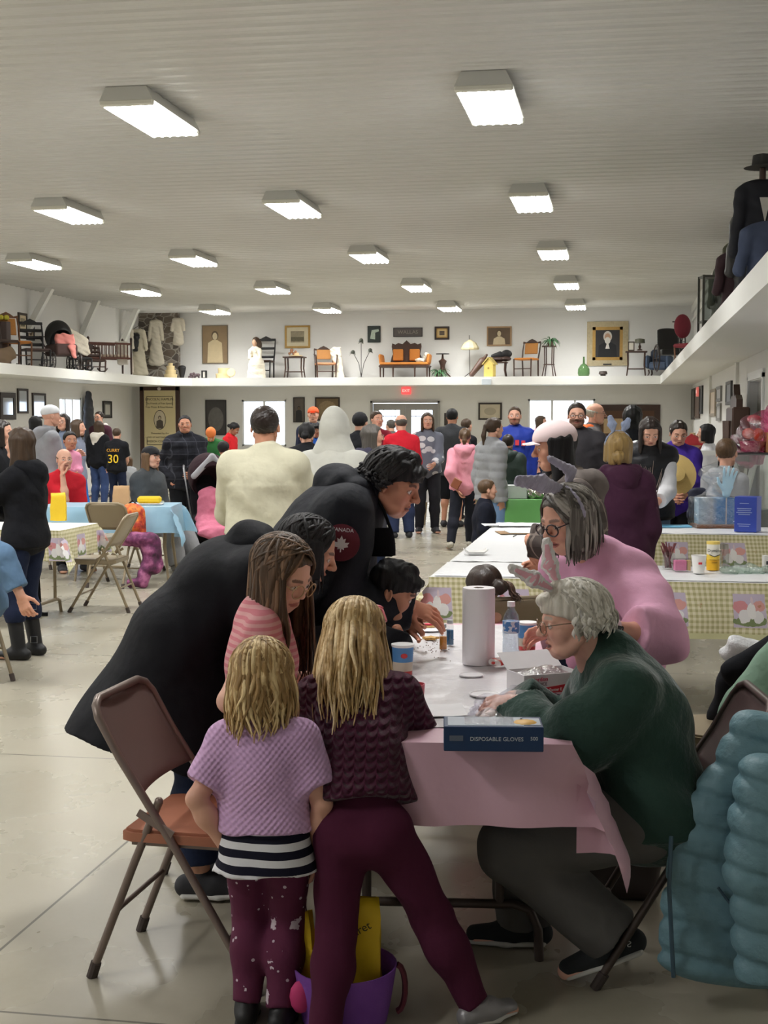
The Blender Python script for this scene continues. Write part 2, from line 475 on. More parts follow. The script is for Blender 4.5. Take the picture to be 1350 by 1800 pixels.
# walls with their openings
W1 = (wx(425), wx(503), 0.95, wz(702)); D1 = (wx(652), wx(773), 0.0, wz(705)); W2 = (wx(928), wx(1046), 0.95, wz(702))
struct(wall_mb('y', YB, .18, XL - .2, XR + .2, 0, ZC + .05, [W1, D1, W2]).build('wall_back', WHITE, smooth=0))
y1, y2 = float(PX(105, 720, XL)[1]), float(PX(144, 720, XL)[1])
W3 = (y1, y2, 0.9, 2.1)
struct(wall_mb('x', XL, -.18, YF, YB + .2, 0, ZC + .05, [W3, (6.0, 7.4, .9, 2.1), (11.5, 12.9, .9, 2.1), (18.5, 19.9, .9, 2.1)]).build('wall_left', WHITE, smooth=0))
yd1, yd2 = float(PX(1317, 720, XR)[1]), float(PX(1342, 720, XR)[1])
struct(wall_mb('x', XR, .18, YF, YB + .2, 0, ZC + .05, [(yd2, yd1, 0, 2.1)]).build('wall_right', WHITE, smooth=0))
struct(wall_mb('y', YF, -.18, XL - .2, XR + .2, 0, ZC + .05, [(-8.5, -6.7, .9, 2.1), (-4, -2.2, .9, 2.1)]).build('wall_front', WHITE, smooth=0))
# clear glass
t = NT('m_window_glass'); tr = t.n('ShaderNodeBsdfTransparent'); gl = t.n('ShaderNodeBsdfGlossy'); gl.inputs['Roughness'].default_value = 0.02
mx = t.n('ShaderNodeMixShader'); mx.inputs[0].default_value = 0.06; t.l(tr.outputs[0], mx.inputs[1]); t.l(gl.outputs[0], mx.inputs[2]); t.l(mx.outputs[0], t.out.inputs[0])
GLASS = t.m
def clear(name, col, mixf, rough=0.05, bump=0.0, bsc=20.0):
    t = NT(name); tr = t.n('ShaderNodeBsdfTransparent'); tr.inputs[0].default_value = lin(col)
    gl = t.n('ShaderNodeBsdfGlossy'); gl.inputs['Roughness'].default_value = rough
    mx = t.n('ShaderNodeMixShader'); mx.inputs[0].default_value = mixf
    t.l(tr.outputs[0], mx.inputs[1]); t.l(gl.outputs[0], mx.inputs[2]); t.l(mx.outputs[0], t.out.inputs[0])
    if bump:
        x = t.n('ShaderNodeBump'); x.inputs['Strength'].default_value = bump; x.inputs['Distance'].default_value = 0.02
        t.l(t.noise(bsc, 3), x.inputs['Height']); t.l(x.outputs[0], gl.inputs['Normal'])
    return t.m
FRAMEW = mat((235, 236, 236), 0.4, var=0)
def window_y(name, h, mull):
    b = MB(); u0, u1, z0, z1 = h; f = .045
    for c, s in (((u0 + f / 2, (z0 + z1) / 2), (f, z1 - z0)), ((u1 - f / 2, (z0 + z1) / 2), (f, z1 - z0)), (((u0 + u1) / 2, z0 + f / 2), (u1 - u0, f)), (((u0 + u1) / 2, z1 - f / 2), (u1 - u0, f))):
        b.box((c[0], YB + .06, c[1]), (s[0], .08, s[1]))
    for m in mull: b.box((u0 + (u1 - u0) * m, YB + .06, (z0 + z1) / 2), (.05, .07, z1 - z0 - .02))
    o = struct(b.build(name, FRAMEW, smooth=0))
    g = MB(); g.box(((u0 + u1) / 2, YB + .07, (z0 + z1) / 2), (u1 - u0 - f, .006, z1 - z0 - f)); g.build('pane', GLASS, o, 0)
window_y('window_1', W1, [.5]); window_y('window_2', W2, [.36, .7])
def window_x(name, h, X, mull):
    b = MB(); u0, u1, z0, z1 = h; f = .045
    for c, s in (((u0 + f / 2, (z0 + z1) / 2), (f, z1 - z0)), ((u1 - f / 2, (z0 + z1) / 2), (f, z1 - z0)), (((u0 + u1) / 2, z0 + f / 2), (u1 - u0, f)), (((u0 + u1) / 2, z1 - f / 2), (u1 - u0, f))):
        b.box((X, c[0], c[1]), (.08, s[0], s[1]))
    for m in mull: b.box((X, u0 + (u1 - u0) * m, (z0 + z1) / 2), (.07, .05, z1 - z0 - .02))
    o = struct(b.build(name, FRAMEW, smooth=0))
    g = MB(); g.box((X - .01, (u0 + u1) / 2, (z0 + z1) / 2), (.006, u1 - u0 - f, z1 - z0 - f)); g.build('pane', GLASS, o, 0)
window_x('window_3', W3, XL - .06, [.3, .62])
# double doors with leaded panes
GREYD = mat((158, 156, 152), 0.5, var=0.03)
def door_leaf(name, u0, u1, hinge):
    z1 = D1[3] - .06
    w = u1 - u0; p0, p1 = u0 + w * .17, u1 - w * .17; q0, q1 = .62, z1 - .16
    b = wall_mb('y', YB + .05, .045, u0, u1, 0.01, z1, [(p0, p1, q0, q1)])
    o = struct(b.build(name, GREYD, smooth=0))
    g = MB(); g.box(((p0 + p1) / 2, YB + .07, (q0 + q1) / 2), (p1 - p0, .006, q1 - q0)); g.build('pane', GLASS, o, 0)
    c = MB()
    for k in (.22, .78): c.box((p0 + (p1 - p0) * k, YB + .062, (q0 + q1) / 2), (.012, .012, q1 - q0))
    for k in (.12, .5, .88): c.box(((p0 + p1) / 2, YB + .062, q0 + (q1 - q0) * k), (p1 - p0, .012, .012))
    c.build('leading', mat('2a2a2c', .4, var=0), o, 0)
    k = MB(); k.box(((u0 + u1) / 2, YB + .0, 1.0), (w * .8, .04, .05), bev=.01); k.build('push_bar', mat('9a9a98', .3, .9), o)
mid = (D1[0] + D1[1]) / 2
door_leaf('door_1', D1[0] + .05, mid - .003, 0); door_leaf('door_2', mid + .003, D1[1] - .05, 1)
b = MB()
b.box((D1[0] + .022, YB - .01, D1[3] / 2), (.05, .12, D1[3])); b.box((D1[1] - .022, YB - .01, D1[3] / 2), (.05, .12, D1[3])); b.box((mid, YB - .01, D1[3] - .022), (D1[1] - D1[0], .12, .05))
struct(b.build('trim_1', GREYD, smooth=0))
b = MB(); b.box((XR + .12, (yd1 + yd2) / 2, 1.05), (.04, yd1 - yd2, 2.1)); struct(b.build('door_3', mat((205, 204, 200), .5, var=.02), smooth=0))
b = MB()
for yy in (yd1 + .05, yd2 - .05): b.box((XR - .012, yy, 1.08), (.03, .1, 2.16))
b.box((XR - .012, (yd1 + yd2) / 2, 2.16), (.03, yd1 - yd2 + .2, .1)); struct(b.build('trim_2', FRAMEW, smooth=0))
# the display ledge running round three walls
def ledge(name, x0, x1, y0, y1):
    b = MB(); b.box(((x0 + x1) / 2, (y0 + y1) / 2, (SZ0 + SZ1) / 2), (x1 - x0, y1 - y0, SZ1 - SZ0)); return struct(b.build(name, TRIMW, smooth=0))
ledge('trim_3', XL, XR, YS, YB); ledge('trim_4', XL, XSL, YF, YS); ledge('trim_5', XSR, XR, YF, YS)
b = MB(); b.prism([(0, 0), (1.0, 0), (.55, -.12), (.22, -.4), (0, -1.1)], (XSL - .01, YS + .01, SZ0), (1, 0, 0), (0, 1, 0), SZ1 - SZ0); struct(b.build('trim_6', TRIMW, smooth=0))
# braces from the ceiling to the side wall
for i, (pt, pb) in enumerate((((88, 508), (28, 577)), ((170, 529), (120, 585)), ((240, 544), (186, 605)))):
    T_ = PZ(*pt, ZC - .02); B_ = PX(*pb, XL + .02); B_[1] = T_[1]
    b = MB(); b.box((T_ + B_) / 2, (.12, .14, np.linalg.norm(T_ - B_) + .06), rot=rotm(0, math.atan2(T_[0] - B_[0], T_[2] - B_[2]), 0)); struct(b.build('trim_%d' % (7 + i), TRIMW, smooth=0))
# support posts of the ledge by the back wall and crown trims on the side wall
b = MB(); b.box((XR - .03, (YB + 9) / 2, ZC - .09), (.05, YB - 9, .16)); b.box((XR - .03, (YB + 9) / 2, ZC - .34), (.03, YB - 9, .05)); struct(b.build('trim_10', TRIMW, smooth=0))
b = MB(); b.box(((XL + XR) / 2, YB - .015, ZC - .05), (XR - XL, .03, .08)); struct(b.build('trim_11', WHITE, smooth=0))
for i, yy in enumerate((YB - 7.0, YB - 13.0)):
    b = MB(); b.box((XR - .02, yy, SZ0 / 2), (.05, .22, SZ0)); struct(b.build('trim_%d' % (12 + i), TRIMW, smooth=0))
# stone chimney breast in the far corner
t = NT('m_stone'); v = t.n('ShaderNodeTexVoronoi', feature='DISTANCE_TO_EDGE'); v.inputs['Scale'].default_value = 4.2; t.l(t.mapv((1, 1, 1.7)), v.inputs['Vector'])
v2 = t.n('ShaderNodeTexVoronoi'); v2.inputs['Scale'].default_value = 4.2; t.l(t.mapv((1, 1, 1.7)), v2.inputs['Vector'])
cell = t.ramp(t.sep(v2.outputs['Color'])[0], [(0, lin((112, 100, 88))), (.5, lin((140, 130, 118))), (1, lin((96, 88, 82)))])
t.base(t.mix(t.math('LESS_THAN', v.outputs[0], 0.05), cell, lin((168, 162, 152)))); t.set(.9); t.bump(v.outputs[0], .8, .05)
b = MB(); b.box(((XL + wx(318)) / 2, YB - .1, (SZ1 + ZC) / 2), (wx(318) - XL, .2, ZC - SZ1)); struct(b.build('wall_chimney', t.m, smooth=0))
# snowy yard outside, seen as glare through the windows
b = MB(); b.box(((XL + XR) / 2, YB + 16, -.25), (60, 31, .1)); struct(b.build('ground_outside', mat((190, 196, 200), .9, var=.1, vs=.4), smooth=0))

# ------------------------------------------------------------------ ceiling lights
LENS = mat((255, 255, 252), .4, var=0, emit=TUBE_E); HOUS = mat((205, 205, 200), .35, var=0)
REFL = mat((240, 240, 236), .25, var=0)
LC = [float(PZ(863, 188, 4.13)[0]), float(PZ(651, 455, 4.13)[0]), float(PZ(338, 459, 4.13)[0]), float(PZ(241, 513, 4.13)[0])]
LY0 = float(PZ(863, 188, 4.13)[1]); LYP = (float(PZ(1010, 540, 4.13)[1]) - LY0) / 4
def fixture():
    r = thing('ceiling_light', 'x', 'ceiling light', group='ceiling lights over the hall')
    b = MB(); b.prism([(-.17, .13), (.17, .13), (.225, .02), (-.225, .02)], (0, -.62, 0), (1, 0, 0), (0, 0, 1), -1.24); b.build('housing', HOUS, r, 0)
    b = MB()
    for k in range(3):
        x = (k - 1) * .145
        b.prism([(x - .072, 0), (x - .03, .03), (x + .03, .03), (x + .072, 0), (x + .072, -.006), (x, -.004 + .02), (x - .072, -.006)], (0, -.6, .0), (1, 0, 0), (0, 0, 1), -1.2)
    b.build('reflector', REFL, r, 0)
    for k in range(6):
        b = MB(); x = (k - 2.5) * .073; b.cyl((x, -.57, -.004), (x, .57, -.004), .026, n=8); b.build('tube', LENS, r)
    b = MB()
    for s in (-1, 1): MB().box((0, s * .6, .005), (.45, .05, .05), bev=.012).build('end_cap', mat((228, 226, 215), .4, var=0), r)
    ld = bpy.data.lights.new('tube_light', 'AREA'); ld.shape = 'RECTANGLE'; ld.size = .42; ld.size_y = 1.15; ld.energy = LAMP_W; ld.spread = math.radians(140); ld.color = (1.0, .99, .98)
    lo = bpy.data.objects.new('tube_light', ld); link(lo, r); lo.location = (0, 0, -.04)
    return r
_fx = fixture(); first = True
ordn = ['beside ledge', 'second from ledge', 'third from ledge', 'by braces']
rown = ['first row', 'second row', 'third row', 'fourth row', 'row by end wall', 'row above the camera', 'row above the pink table']
for ci, x in enumerate(LC):
    for ri in range(-2, 5):
        if ri == -2 and ci == 0: continue
        o = _fx if first else copy_tree(_fx); first = False
        o.location = (x, LY0 + LYP * ri, ZC - .135)
        o['label'] = 'white tube light on ribbed ceiling, %s, %s' % (ordn[ci], rown[ri])
# ------------------------------------------------------------------ people
SKIN = skinmat()
def interp(x, pts):
    return np.interp(x, [p[0] for p in pts], [p[1] for p in pts])
def Rdeg(yaw=0, pitch=0, roll=0):
    """columns right, forward, up; yaw + turns left, pitch + looks down, roll + tips to its right"""
    return rotm(0, 0, math.radians(yaw)) @ rotm(math.radians(-pitch), 0, 0) @ rotm(0, math.radians(roll), 0)
def lookR(fwd, up=(0, 0, 1)):
    f = unit(fwd); r = unit(np.cross(f, up)); return np.stack([r, f, np.cross(r, f)], 1)
def head_prims(open_mouth=0.0, old=0.0, child=False, fem=True):
    jw = .235 if child else (.235 if fem else .255)
    p = [ell((0, -.06, .13), (.335, .425, .365)), ell((0, .11, -.12), (jw + .025, .26, .34), k=.12), ell((0, .22, -.405), (.105, .11, .085), k=.12),
         limb((-.16, .26, -.33), (.16, .26, -.33), .07, .06, k=.1)]
    for s in (-1, 1):
        p += [ell((s * .165, .235, -.10), (.115, .12, .13), k=.09), cap((s * .25, -.02, -.22), (s * .17, .18, -.38), .06, .06, k=.1),
              cap((s * .06, .352, .085), (s * .2, .305, .085), .042, .036, k=.06)]
        p.append(ell((s * .15, .425, .005), (.085, .07, .05), k=.05, op='s'))
        p.append(ell((s * .15, .292, .0), (.082, .082, .078), k=.012))
        p.append(ell((s * .345, -.03, -.03), (.035, .085, .135), R=rotm(.25, 0, s * -.35), k=.03))
        p.append(ell((s * .375, -.02, -.02), (.02, .045, .08), R=rotm(.25, 0, s * -.35), k=.02, op='s'))
    nl = .42 if child else .46
    p += [cap((0, .365, .06), (0, nl, -.085), .032, .048, k=.05), ell((0, nl + .005, -.11), (.05, .05, .042), k=.03)]
    for s in (-1, 1):
        p.append(ell((s * .05, nl - .045, -.125), (.036, .05, .034), k=.025))
        p.append(ell((s * .026, nl - .02, -.155), (.014, .02, .012), k=.01, op='s'))
    z0 = -.245
    p += [limb((-.075, .335, z0), (.075, .335, z0), .05, .022, k=.035), ell((0, .372, z0), (.05, .03, .02), k=.025),
          limb((-.06, .33, z0 - .05 - open_mouth * .06), (.06, .33, z0 - .05 - open_mouth * .06), .05, .026, k=.035)]
    p.append(limb((-.085, .41, z0 - .026 - open_mouth * .03), (.085, .41, z0 - .026 - open_mouth * .03), .06, .007 + open_mouth * .028, side=(0, 1, 0), k=.012, op='s'))
    if old:
        for s in (-1, 1): p.append(cap((s * .10, .40, -.14), (s * .17, .33, -.31), .018, .012, k=.04, op='s'))
    return p
def head_colors(v, skin, brow, eye, lip, open_mouth=0.0, closed=False, beard=None):
    c = np.repeat(np.array([skin], float), len(v), 0)
    x, y, z = np.abs(v[:, 0]), v[:, 1], v[:, 2]
    def put(m, col, a=1.0): c[m] = c[m] * (1 - a) + np.array(col) * a
    ch = np.exp(-(((x - .17) / .09) ** 2 + ((z + .12) / .09) ** 2)) * (y > .15)
    c[:] = c * (1 - .25 * ch[:, None]) + np.array(lin((214, 120, 108))[:3]) * .25 * ch[:, None]
    if beard is not None:
        m = (y > .02) & (z < -.14 - .35 * np.clip(.3 - y, 0, .4)) & (z > -.62); put(m, beard, .75)
        put((x < .16) & (y > .3) & (z > -.235) & (z < -.17), beard, .7)
    put((x > .055) & (x < .225) & (z > .088 - .5 * (x - .14) ** 2) & (z < .135 - 2.0 * (x - .13) ** 2) & (y > .2), brow, .8)
    zl = -.27 - open_mouth * .03
    put((((x / .105) ** 2 + ((z - zl) / (.042 + open_mouth * .045)) ** 2) < 1) & (y > .28), lip, .75)
    put((((x / .085) ** 2 + ((z - zl) / (.006 + open_mouth * .04)) ** 2) < 1) & (y > .25), (.05, .012, .012), .9)
    ex, ez = (x - .15) / .062, (z - (0.0 if not closed else -.02)) / (.03 if not closed else .008)
    lid = ((x - .15) / .074) ** 2 + (z / .043) ** 2 < 1
    put(lid & (y > .3), tuple(np.array(skin) * .55), .8)
    if closed: put((ex ** 2 + ez ** 2 < 1) & (y > .3), (.02, .012, .01), .9)
    else:
        put((ex ** 2 + ez ** 2 < 1) & (y > .3), (.75, .72, .69))
        put(((x - .148) ** 2 + z ** 2 < .027 ** 2) & (ez ** 2 < 1) & (y > .3), eye)
        put(((x - .148) ** 2 + z ** 2 < .012 ** 2) & (y > .3), (.006, .006, .006))
    return c
FACE_CUT = [(-.7, -.34), (-.3, -.30), (-.08, -.2), (.02, -.02), (.14, .08), (.22, .25), (.33, .335), (.45, .40), (.7, .42)]
def hair_prims(style, L=1.0, dn=(0, 0, -1), thick=.035):
    dn = np.asarray(dn, float); t = thick
    capE = [ell((0, -.065, .14), (.335 + t, .425 + t, .365 + t), k=.03)]
    fc = lambda X, Y, Z: interp(Y, FACE_CUT) - Z + 0 * X
    if style in ('short', 'crew'):
        return capE + [cut(fc, .03), disp(lambda X, Y, Z: .008 * np.sin(38 * X + 9 * np.sin(11 * Z)) * np.sin(31 * Y + 7 * Z))]
    if style == 'fringe':      # short, full, falling on the forehead
        fc2 = lambda X, Y, Z: interp(Y, [(-.7, -.34), (-.3, -.32), (-.08, -.2), (.02, 0), (.16, .1), (.28, .14), (.4, .17), (.7, .2)]) - Z + 0 * X
        p = [ell((0, -.05, .17), (.375, .47, .40), k=.03)]
        rs = np.random.RandomState(5)
        for i in range(26):
            a = rs.rand() * 6.28; r = rs.rand() ** .5
            p.append(ell((.3 * r * math.cos(a), -.02 + .38 * r * math.sin(a), .17 + .36 * math.sqrt(max(0, 1 - r * r * .9))), (.11, .12, .07), k=.05))
        return p + [cut(fc2, .03), disp(lambda X, Y, Z: .012 * np.sin(26 * X + 5 * np.sin(9 * Y)) * np.sin(22 * Y + 6 * Z))]
    if style == 'ring':        # bald crown, hair at sides
        return capE + [cut(fc, .03), cut(lambda X, Y, Z: Z - (.12 - .25 * Y) + 0 * X, .03)]
    top = capE + [cut(lambda X, Y, Z: interp(Y, [(-.7, -.3), (-.1, -.2), (.05, -.1), (.14, .05), (.24, .26), (.36, .37), (.7, .42)]) - Z + 0 * X, .03)]
    if style == 'bob':
        o = [limb((0, -.2, .12), V(0, -.19, -.1) + dn * (L - .3), .385, .28, .36, .24, k=.06)]
        for s in (-1, 1): o.append(limb((s * .33, .02, .16), V(s * .345, .05, -.1) + dn * (L - .35), .09, .2, .07, .2, side=(1, 0, 0), k=.06))
        return top + o + [disp(lambda X, Y, Z: .010 * np.sin(30 * X + 3 * Z) + .008 * np.sin(33 * Y + 4 * Z))]
    if style == 'long':
        o = [limb((0, -.2, .12), V(0, -.24, -.15) + dn * L * .5, .385, .26, .38, .2, k=.06), limb(V(0, -.24, -.15) + dn * L * .5, V(0, -.26, -.1) + dn * L, .38, .2, .26, .1, k=.06)]
        for s in (-1, 1): o.append(limb((s * .33, -.02, .14), V(s * .36, -.02, -.1) + dn * L * .75, .09, .17, .09, .14, side=(1, 0, 0), k=.06))
        return top + o + [disp(lambda X, Y, Z: .014 * np.sin(24 * X + 5 * Z) + .010 * np.sin(27 * Y + 6 * Z))]
    if style == 'pony':
        b_ = V(0, -.5, .12); return top + [ell(b_, (.1, .1, .1), k=.06), limb(b_, b_ + V(0, -.12, 0) + dn * L * .4, .1, .1, .15, .11, k=.05), limb(b_ + V(0, -.12, 0) + dn * L * .4, b_ + V(0, -.08, 0) + dn * L, .15, .11, .05, .04, k=.05), disp(lambda X, Y, Z: .010 * np.sin(30 * X + 4 * Z))]
    if style == 'bun':
        return top + [ell((0, -.53, -.05), (.19, .15, .17), k=.04), ell((0, -.62, -.06), (.12, .1, .1), k=.04), disp(lambda X, Y, Z: .010 * np.sin(30 * X + 4 * Z))]
    return top
def strands(n, L, dn, seed=1, r0=.026, ragged=.18, wave=.02, skip_front=50, flare=.05, part=0.0, curtain=1.0, lift=0.0, tip=.2, n_side=5):
    """locks of hair laid over the skull and hanging; head units"""
    rs = np.random.RandomState(seed); dn = unit(dn); v = []; q = []; lk = []; off = 0
    E = np.array((.375 + lift, .465 + lift, .405 + lift)); C = np.array((0, -.065, .135))
    for i in range(n):
        az = math.radians(skip_front + (360 - 2 * skip_front) * (rs.rand() * .96 + .02)) if rs.rand() < 1 else 0
        dirh = np.array((math.sin(az) * (1), math.cos(az), 0))
        yp = rs.uniform(-.35, .35) * .9
        th0 = rs.uniform(.02, .25); th1 = math.radians(rs.uniform(92, 112)); k = 1 + rs.uniform(-.03, .05)
        pts = []
        st = np.array((part + rs.uniform(-.04, .04), yp * .9, 0)); st /= E; st[2] = math.sqrt(max(0.05, 1 - st[0] ** 2 - st[1] ** 2)); st = unit(st)
        en = unit(np.array((dirh[0] * math.sin(th1), dirh[1] * math.sin(th1), math.cos(th1))))
        om = math.acos(np.clip(np.dot(st, en), -1, 1)); om = max(om, 1e-3)
        for j in range(9):
            f = j / 8; u = (math.sin((1 - f) * om) * st + math.sin(f * om) * en) / math.sin(om); pts.append(C + u * E * k)
        p = pts[-1]; ll = L * (1 - ragged * rs.rand()); nb = 8; ph = rs.rand() * 6.28
        out = np.array((dirh[0], dirh[1], 0)) * E
        sw = np.array((math.cos(az), -math.sin(az), 0))
        jit = rs.normal(0, .03, 3)
        for j in range(1, nb + 1):
            f = j / nb
            pts.append(p + dn * ll * f + out * flare * math.sin(f * 2.2) - out * .10 * f * f + sw * wave * math.sin(ph + f * 7) * f + jit * f)
        R = [r0 * (.55 + .45 * min(1, j / 5)) if j < 12 else r0 * (1 - (1 - tip) * (j - 11) / (len(pts) - 12)) for j in range(len(pts))]
        S = None; lv = rs.rand()
        for a in range(len(pts)):
            A = pts[max(a - 1, 0)]; B = pts[min(a + 1, len(pts) - 1)]
            t_, S, N = basis(B - A, S if S is not None else sw)
            for b_ in range(n_side):
                an = 2 * math.pi * b_ / n_side; v.append(pts[a] + S * math.cos(an) * R[a] * 1.5 + N * math.sin(an) * R[a] * .7); lk.append(lv)
        m = len(pts)
        for a in range(m - 1):
            for b_ in range(n_side): q.append((off + a * n_side + b_, off + a * n_side + (b_ + 1) % n_side, off + (a + 1) * n_side + (b_ + 1) % n_side, off + (a + 1) * n_side + b_))
        off += m * n_side
    return np.array(v), np.array(q), np.array(lk)
def hand_prims(W, f, n, hl, curl=.5, right=True, spread=.12, thumb=.5, curls=None):
    """palm, four fingers and a thumb; f points along the fingers, n out of the palm"""
    f = unit(f); n = unit(n - f * np.dot(n, f)); s = np.cross(n, f) if right else np.cross(f, n)     # s: thumb side
    p = [limb(W - f * .08 * hl, W + f * .22 * hl, .14 * hl, .10 * hl, .20 * hl, .085 * hl, side=s, k=.03 * hl), limb(W + f * .2 * hl, W + f * .48 * hl, .20 * hl, .085 * hl, .215 * hl, .065 * hl, side=s, k=.04 * hl)]
    for i, (o, l) in enumerate(((.165, .44), (.055, .50), (-.055, .46), (-.16, .36))):
        c = (curls[i] if curls else curl) * (1 + .12 * i); d = unit(f + s * (o * spread * 6)); q = W + f * .46 * hl + s * o * hl; a = c * .5
        for j, (fr, ra) in enumerate(((.45, .056), (.31, .05), (.26, .043))):
            dd = unit(d * math.cos(a) + n * math.sin(a)); e = q + dd * l * fr * hl
            p.append(cap(q, e, ra * hl, (ra - .006) * hl, k=.012 * hl if j else .035 * hl)); q = e; a += c
    b_ = W + f * .12 * hl + s * .15 * hl; d = unit(s * (.75 - .3 * thumb) + f * .65 + n * (.25 + .5 * thumb)); e = b_ + d * .27 * hl
    p.append(cap(b_, e, .075 * hl, .06 * hl, k=.06 * hl)); d2 = unit(d * .7 + f * .5 - s * .15 * thumb + n * .1); p.append(cap(e, e + d2 * .22 * hl, .058 * hl, .044 * hl, k=.015 * hl))
    return p
def ik(a, c, l1, l2, pole):
    d = c - a; L = np.linalg.norm(d)
    if L > (l1 + l2) * .998: c = a + d / L * (l1 + l2) * .998; d = c - a; L = np.linalg.norm(d)
    x = (l1 * l1 - l2 * l2 + L * L) / (2 * L); h = math.sqrt(max(l1 * l1 - x * x, 1e-6)); t = d / L
    p = np.asarray(pole, float); p = p - t * np.dot(p, t)
    return a + t * x + unit(p) * h, c
ARMS = dict(down=(.05, .03, -.98), front=(-.16, .62, -.62), low=(-.10, .35, -.86), chest=(-.28, .50, -.36), pocket=(.05, .10, -.80), hip=(.10, .05, -.72), phone=(-.16, .5, -.25),
            fwd=(.0, .85, -.45), behind=(-.1, -.2, -.86), face=(-.2, .35, .12), cross=(-.42, .36, -.48), lap=(-.12, .48, -.80))
class Fig:
    """one person: an Empty at the feet, the body, then hair and clothes as children"""
    def __init__(s, label, loc, face, H, d, skin=(222, 172, 148), child=False, fem=True, build=1.0, hr=None, cat='person', group=None, local=True):
        loc = np.array((loc[0], loc[1], loc[2] if len(loc) > 2 else 0.0), float)
        s.yaw = math.atan2(-face[0], face[1]); s.H = H; s.d = d; s.child = child; s.fem = fem; s.bf = build; s.loc = loc
        s.root = thing('person', label, cat, loc, s.yaw, group)
        s.Rw = rotm(0, 0, s.yaw)
        s.hu = H * (hr or (.178 if child else .134))
        s.hh = min(max(1.25 * d / 2400, .003), .012); s.hc = min(max(2.1 * d / 2400, .006), .02)
        s.skin = np.array(lin(skin)[:3])
        s.hip_z = H * (.475 if child else .525)
        s.head_kw = {}; s.wh = [None, None]; s.hd = [None, None]; s.pn = [None, None]; s.curl = [.5, .5]; s.thumb = .5
        s.spread = .12
    def Hh(s, p): return tuple(s.hR.T @ (s.W(p) - s.hc_) / s.hu)
    def W(s, p): return s.Rw.T @ (np.asarray(p, float) - s.loc)          # world -> local
    def D(s, v): return s.Rw.T @ np.asarray(v, float)
    def pose(s, lean=0, lean2=None, side=0, twist=0, hips=None, neck=None, head=(0, 0, 0), headc=None, arms=('down', 'down'), feet=None, fdir=None, kpole=(0, 1, 0), epole=None, shd=None, hipd=None, headR=None, shw=None, toe=None, feetz=0.0):
        H = s.H; hu = s.hu
        s.hips = np.array((0, 0, s.hip_z)) if hips is None else np.asarray(hips, float)
        T = H - 1.30 * hu - s.hip_z; s.T = T
        lean2 = lean if lean2 is None else lean2
        def dr(l): l = math.radians(l); a = math.radians(side); return rotm(0, 0, math.radians(twist) * .5) @ V(math.sin(a) * math.cos(l), math.sin(l), math.cos(l) * math.cos(a))
        if neck is None:
            s.mid = s.hips + dr(lean) * T * .5; s.neck = s.mid + dr(lean2) * T * .5
        else:
            s.neck = np.asarray(neck, float); m = (s.hips + s.neck) / 2; s.mid = m + V(0, -.02 * H, .015 * H) * min(1, np.linalg.norm((s.neck - s.hips)[:2]) / (.2 * H))
        s.hipd = unit(V(1, 0, 0) if hipd is None else hipd)
        s.shd = rotm(0, 0, math.radians(twist)) @ V(math.cos(math.radians(side)), 0, -math.sin(math.radians(side))) if shd is None else unit(shd)
        ax = unit(s.neck - s.mid); s.shd = unit(s.shd - ax * np.dot(ax, s.shd) * .8)
        s.tf = unit(np.cross(ax, s.shd)) ; s.tf = s.tf if np.dot(s.tf, V(0, 1, 0)) > -.3 else s.tf
        s.tf = np.cross(ax, s.shd)
        w = shw or H * (.086 if s.child else .088 if s.fem else .099)
        s.sh = [s.neck - s.shd * w - ax * .047 * H, s.neck + s.shd * w - ax * .047 * H]    # left, right
        s.hR = (Rdeg(*head) if headR is None else headR)
        nd = unit(ax * .55 + s.hR[:, 2] * .6)
        s.hc_ = s.neck + nd * .60 * hu + s.hR[:, 1] * .17 * hu + s.hR[:, 2] * .12 * hu if headc is None else np.asarray(headc, float)
        U, A = .178 * H, .150 * H
        if s.child: U, A = .165 * H, .138 * H
        s.el = [None, None]; s.wr = [None, None]
        for i, sg in enumerate((-1, 1)):
            a = arms[i]
            if a is None: a = 'down'
            if isinstance(a, str): a = ARMS[a]; tgt = s.sh[i] + (s.shd * sg * a[0] + unit(V(s.tf[0], s.tf[1], 0)) * a[1] + V(0, 0, a[2])) * (U + A)
            else: tgt = np.asarray(a, float)
            ep = (epole[i] if epole and epole[i] is not None else V(sg * .45, -.8, -.35))
            s.el[i], s.wr[i] = ik(s.sh[i], tgt, U, A, ep)
        L = s.hip_z - .04 * H; hw = .052 * H
        s.hj = [s.hips - s.hipd * hw, s.hips + s.hipd * hw]
        s.kn = [None, None]; s.an = [None, None]; s.fd = [None, None]
        for i, sg in enumerate((-1, 1)):
            ft = feet[i] if feet is not None else V(sg * .065 * H, 0, 0)
            ft = np.asarray(ft, float); an = V(ft[0], ft[1], (ft[2] if len(ft) > 2 else 0) + .042 * H)
            kp = kpole[i] if isinstance(kpole, list) else V(*kpole)
            s.kn[i], s.an[i] = ik(s.hj[i], an, L * .51, L * .50, kp)
            s.fd[i] = unit(fdir[i] if fdir is not None else V(sg * .18, 1, 0))
        return s
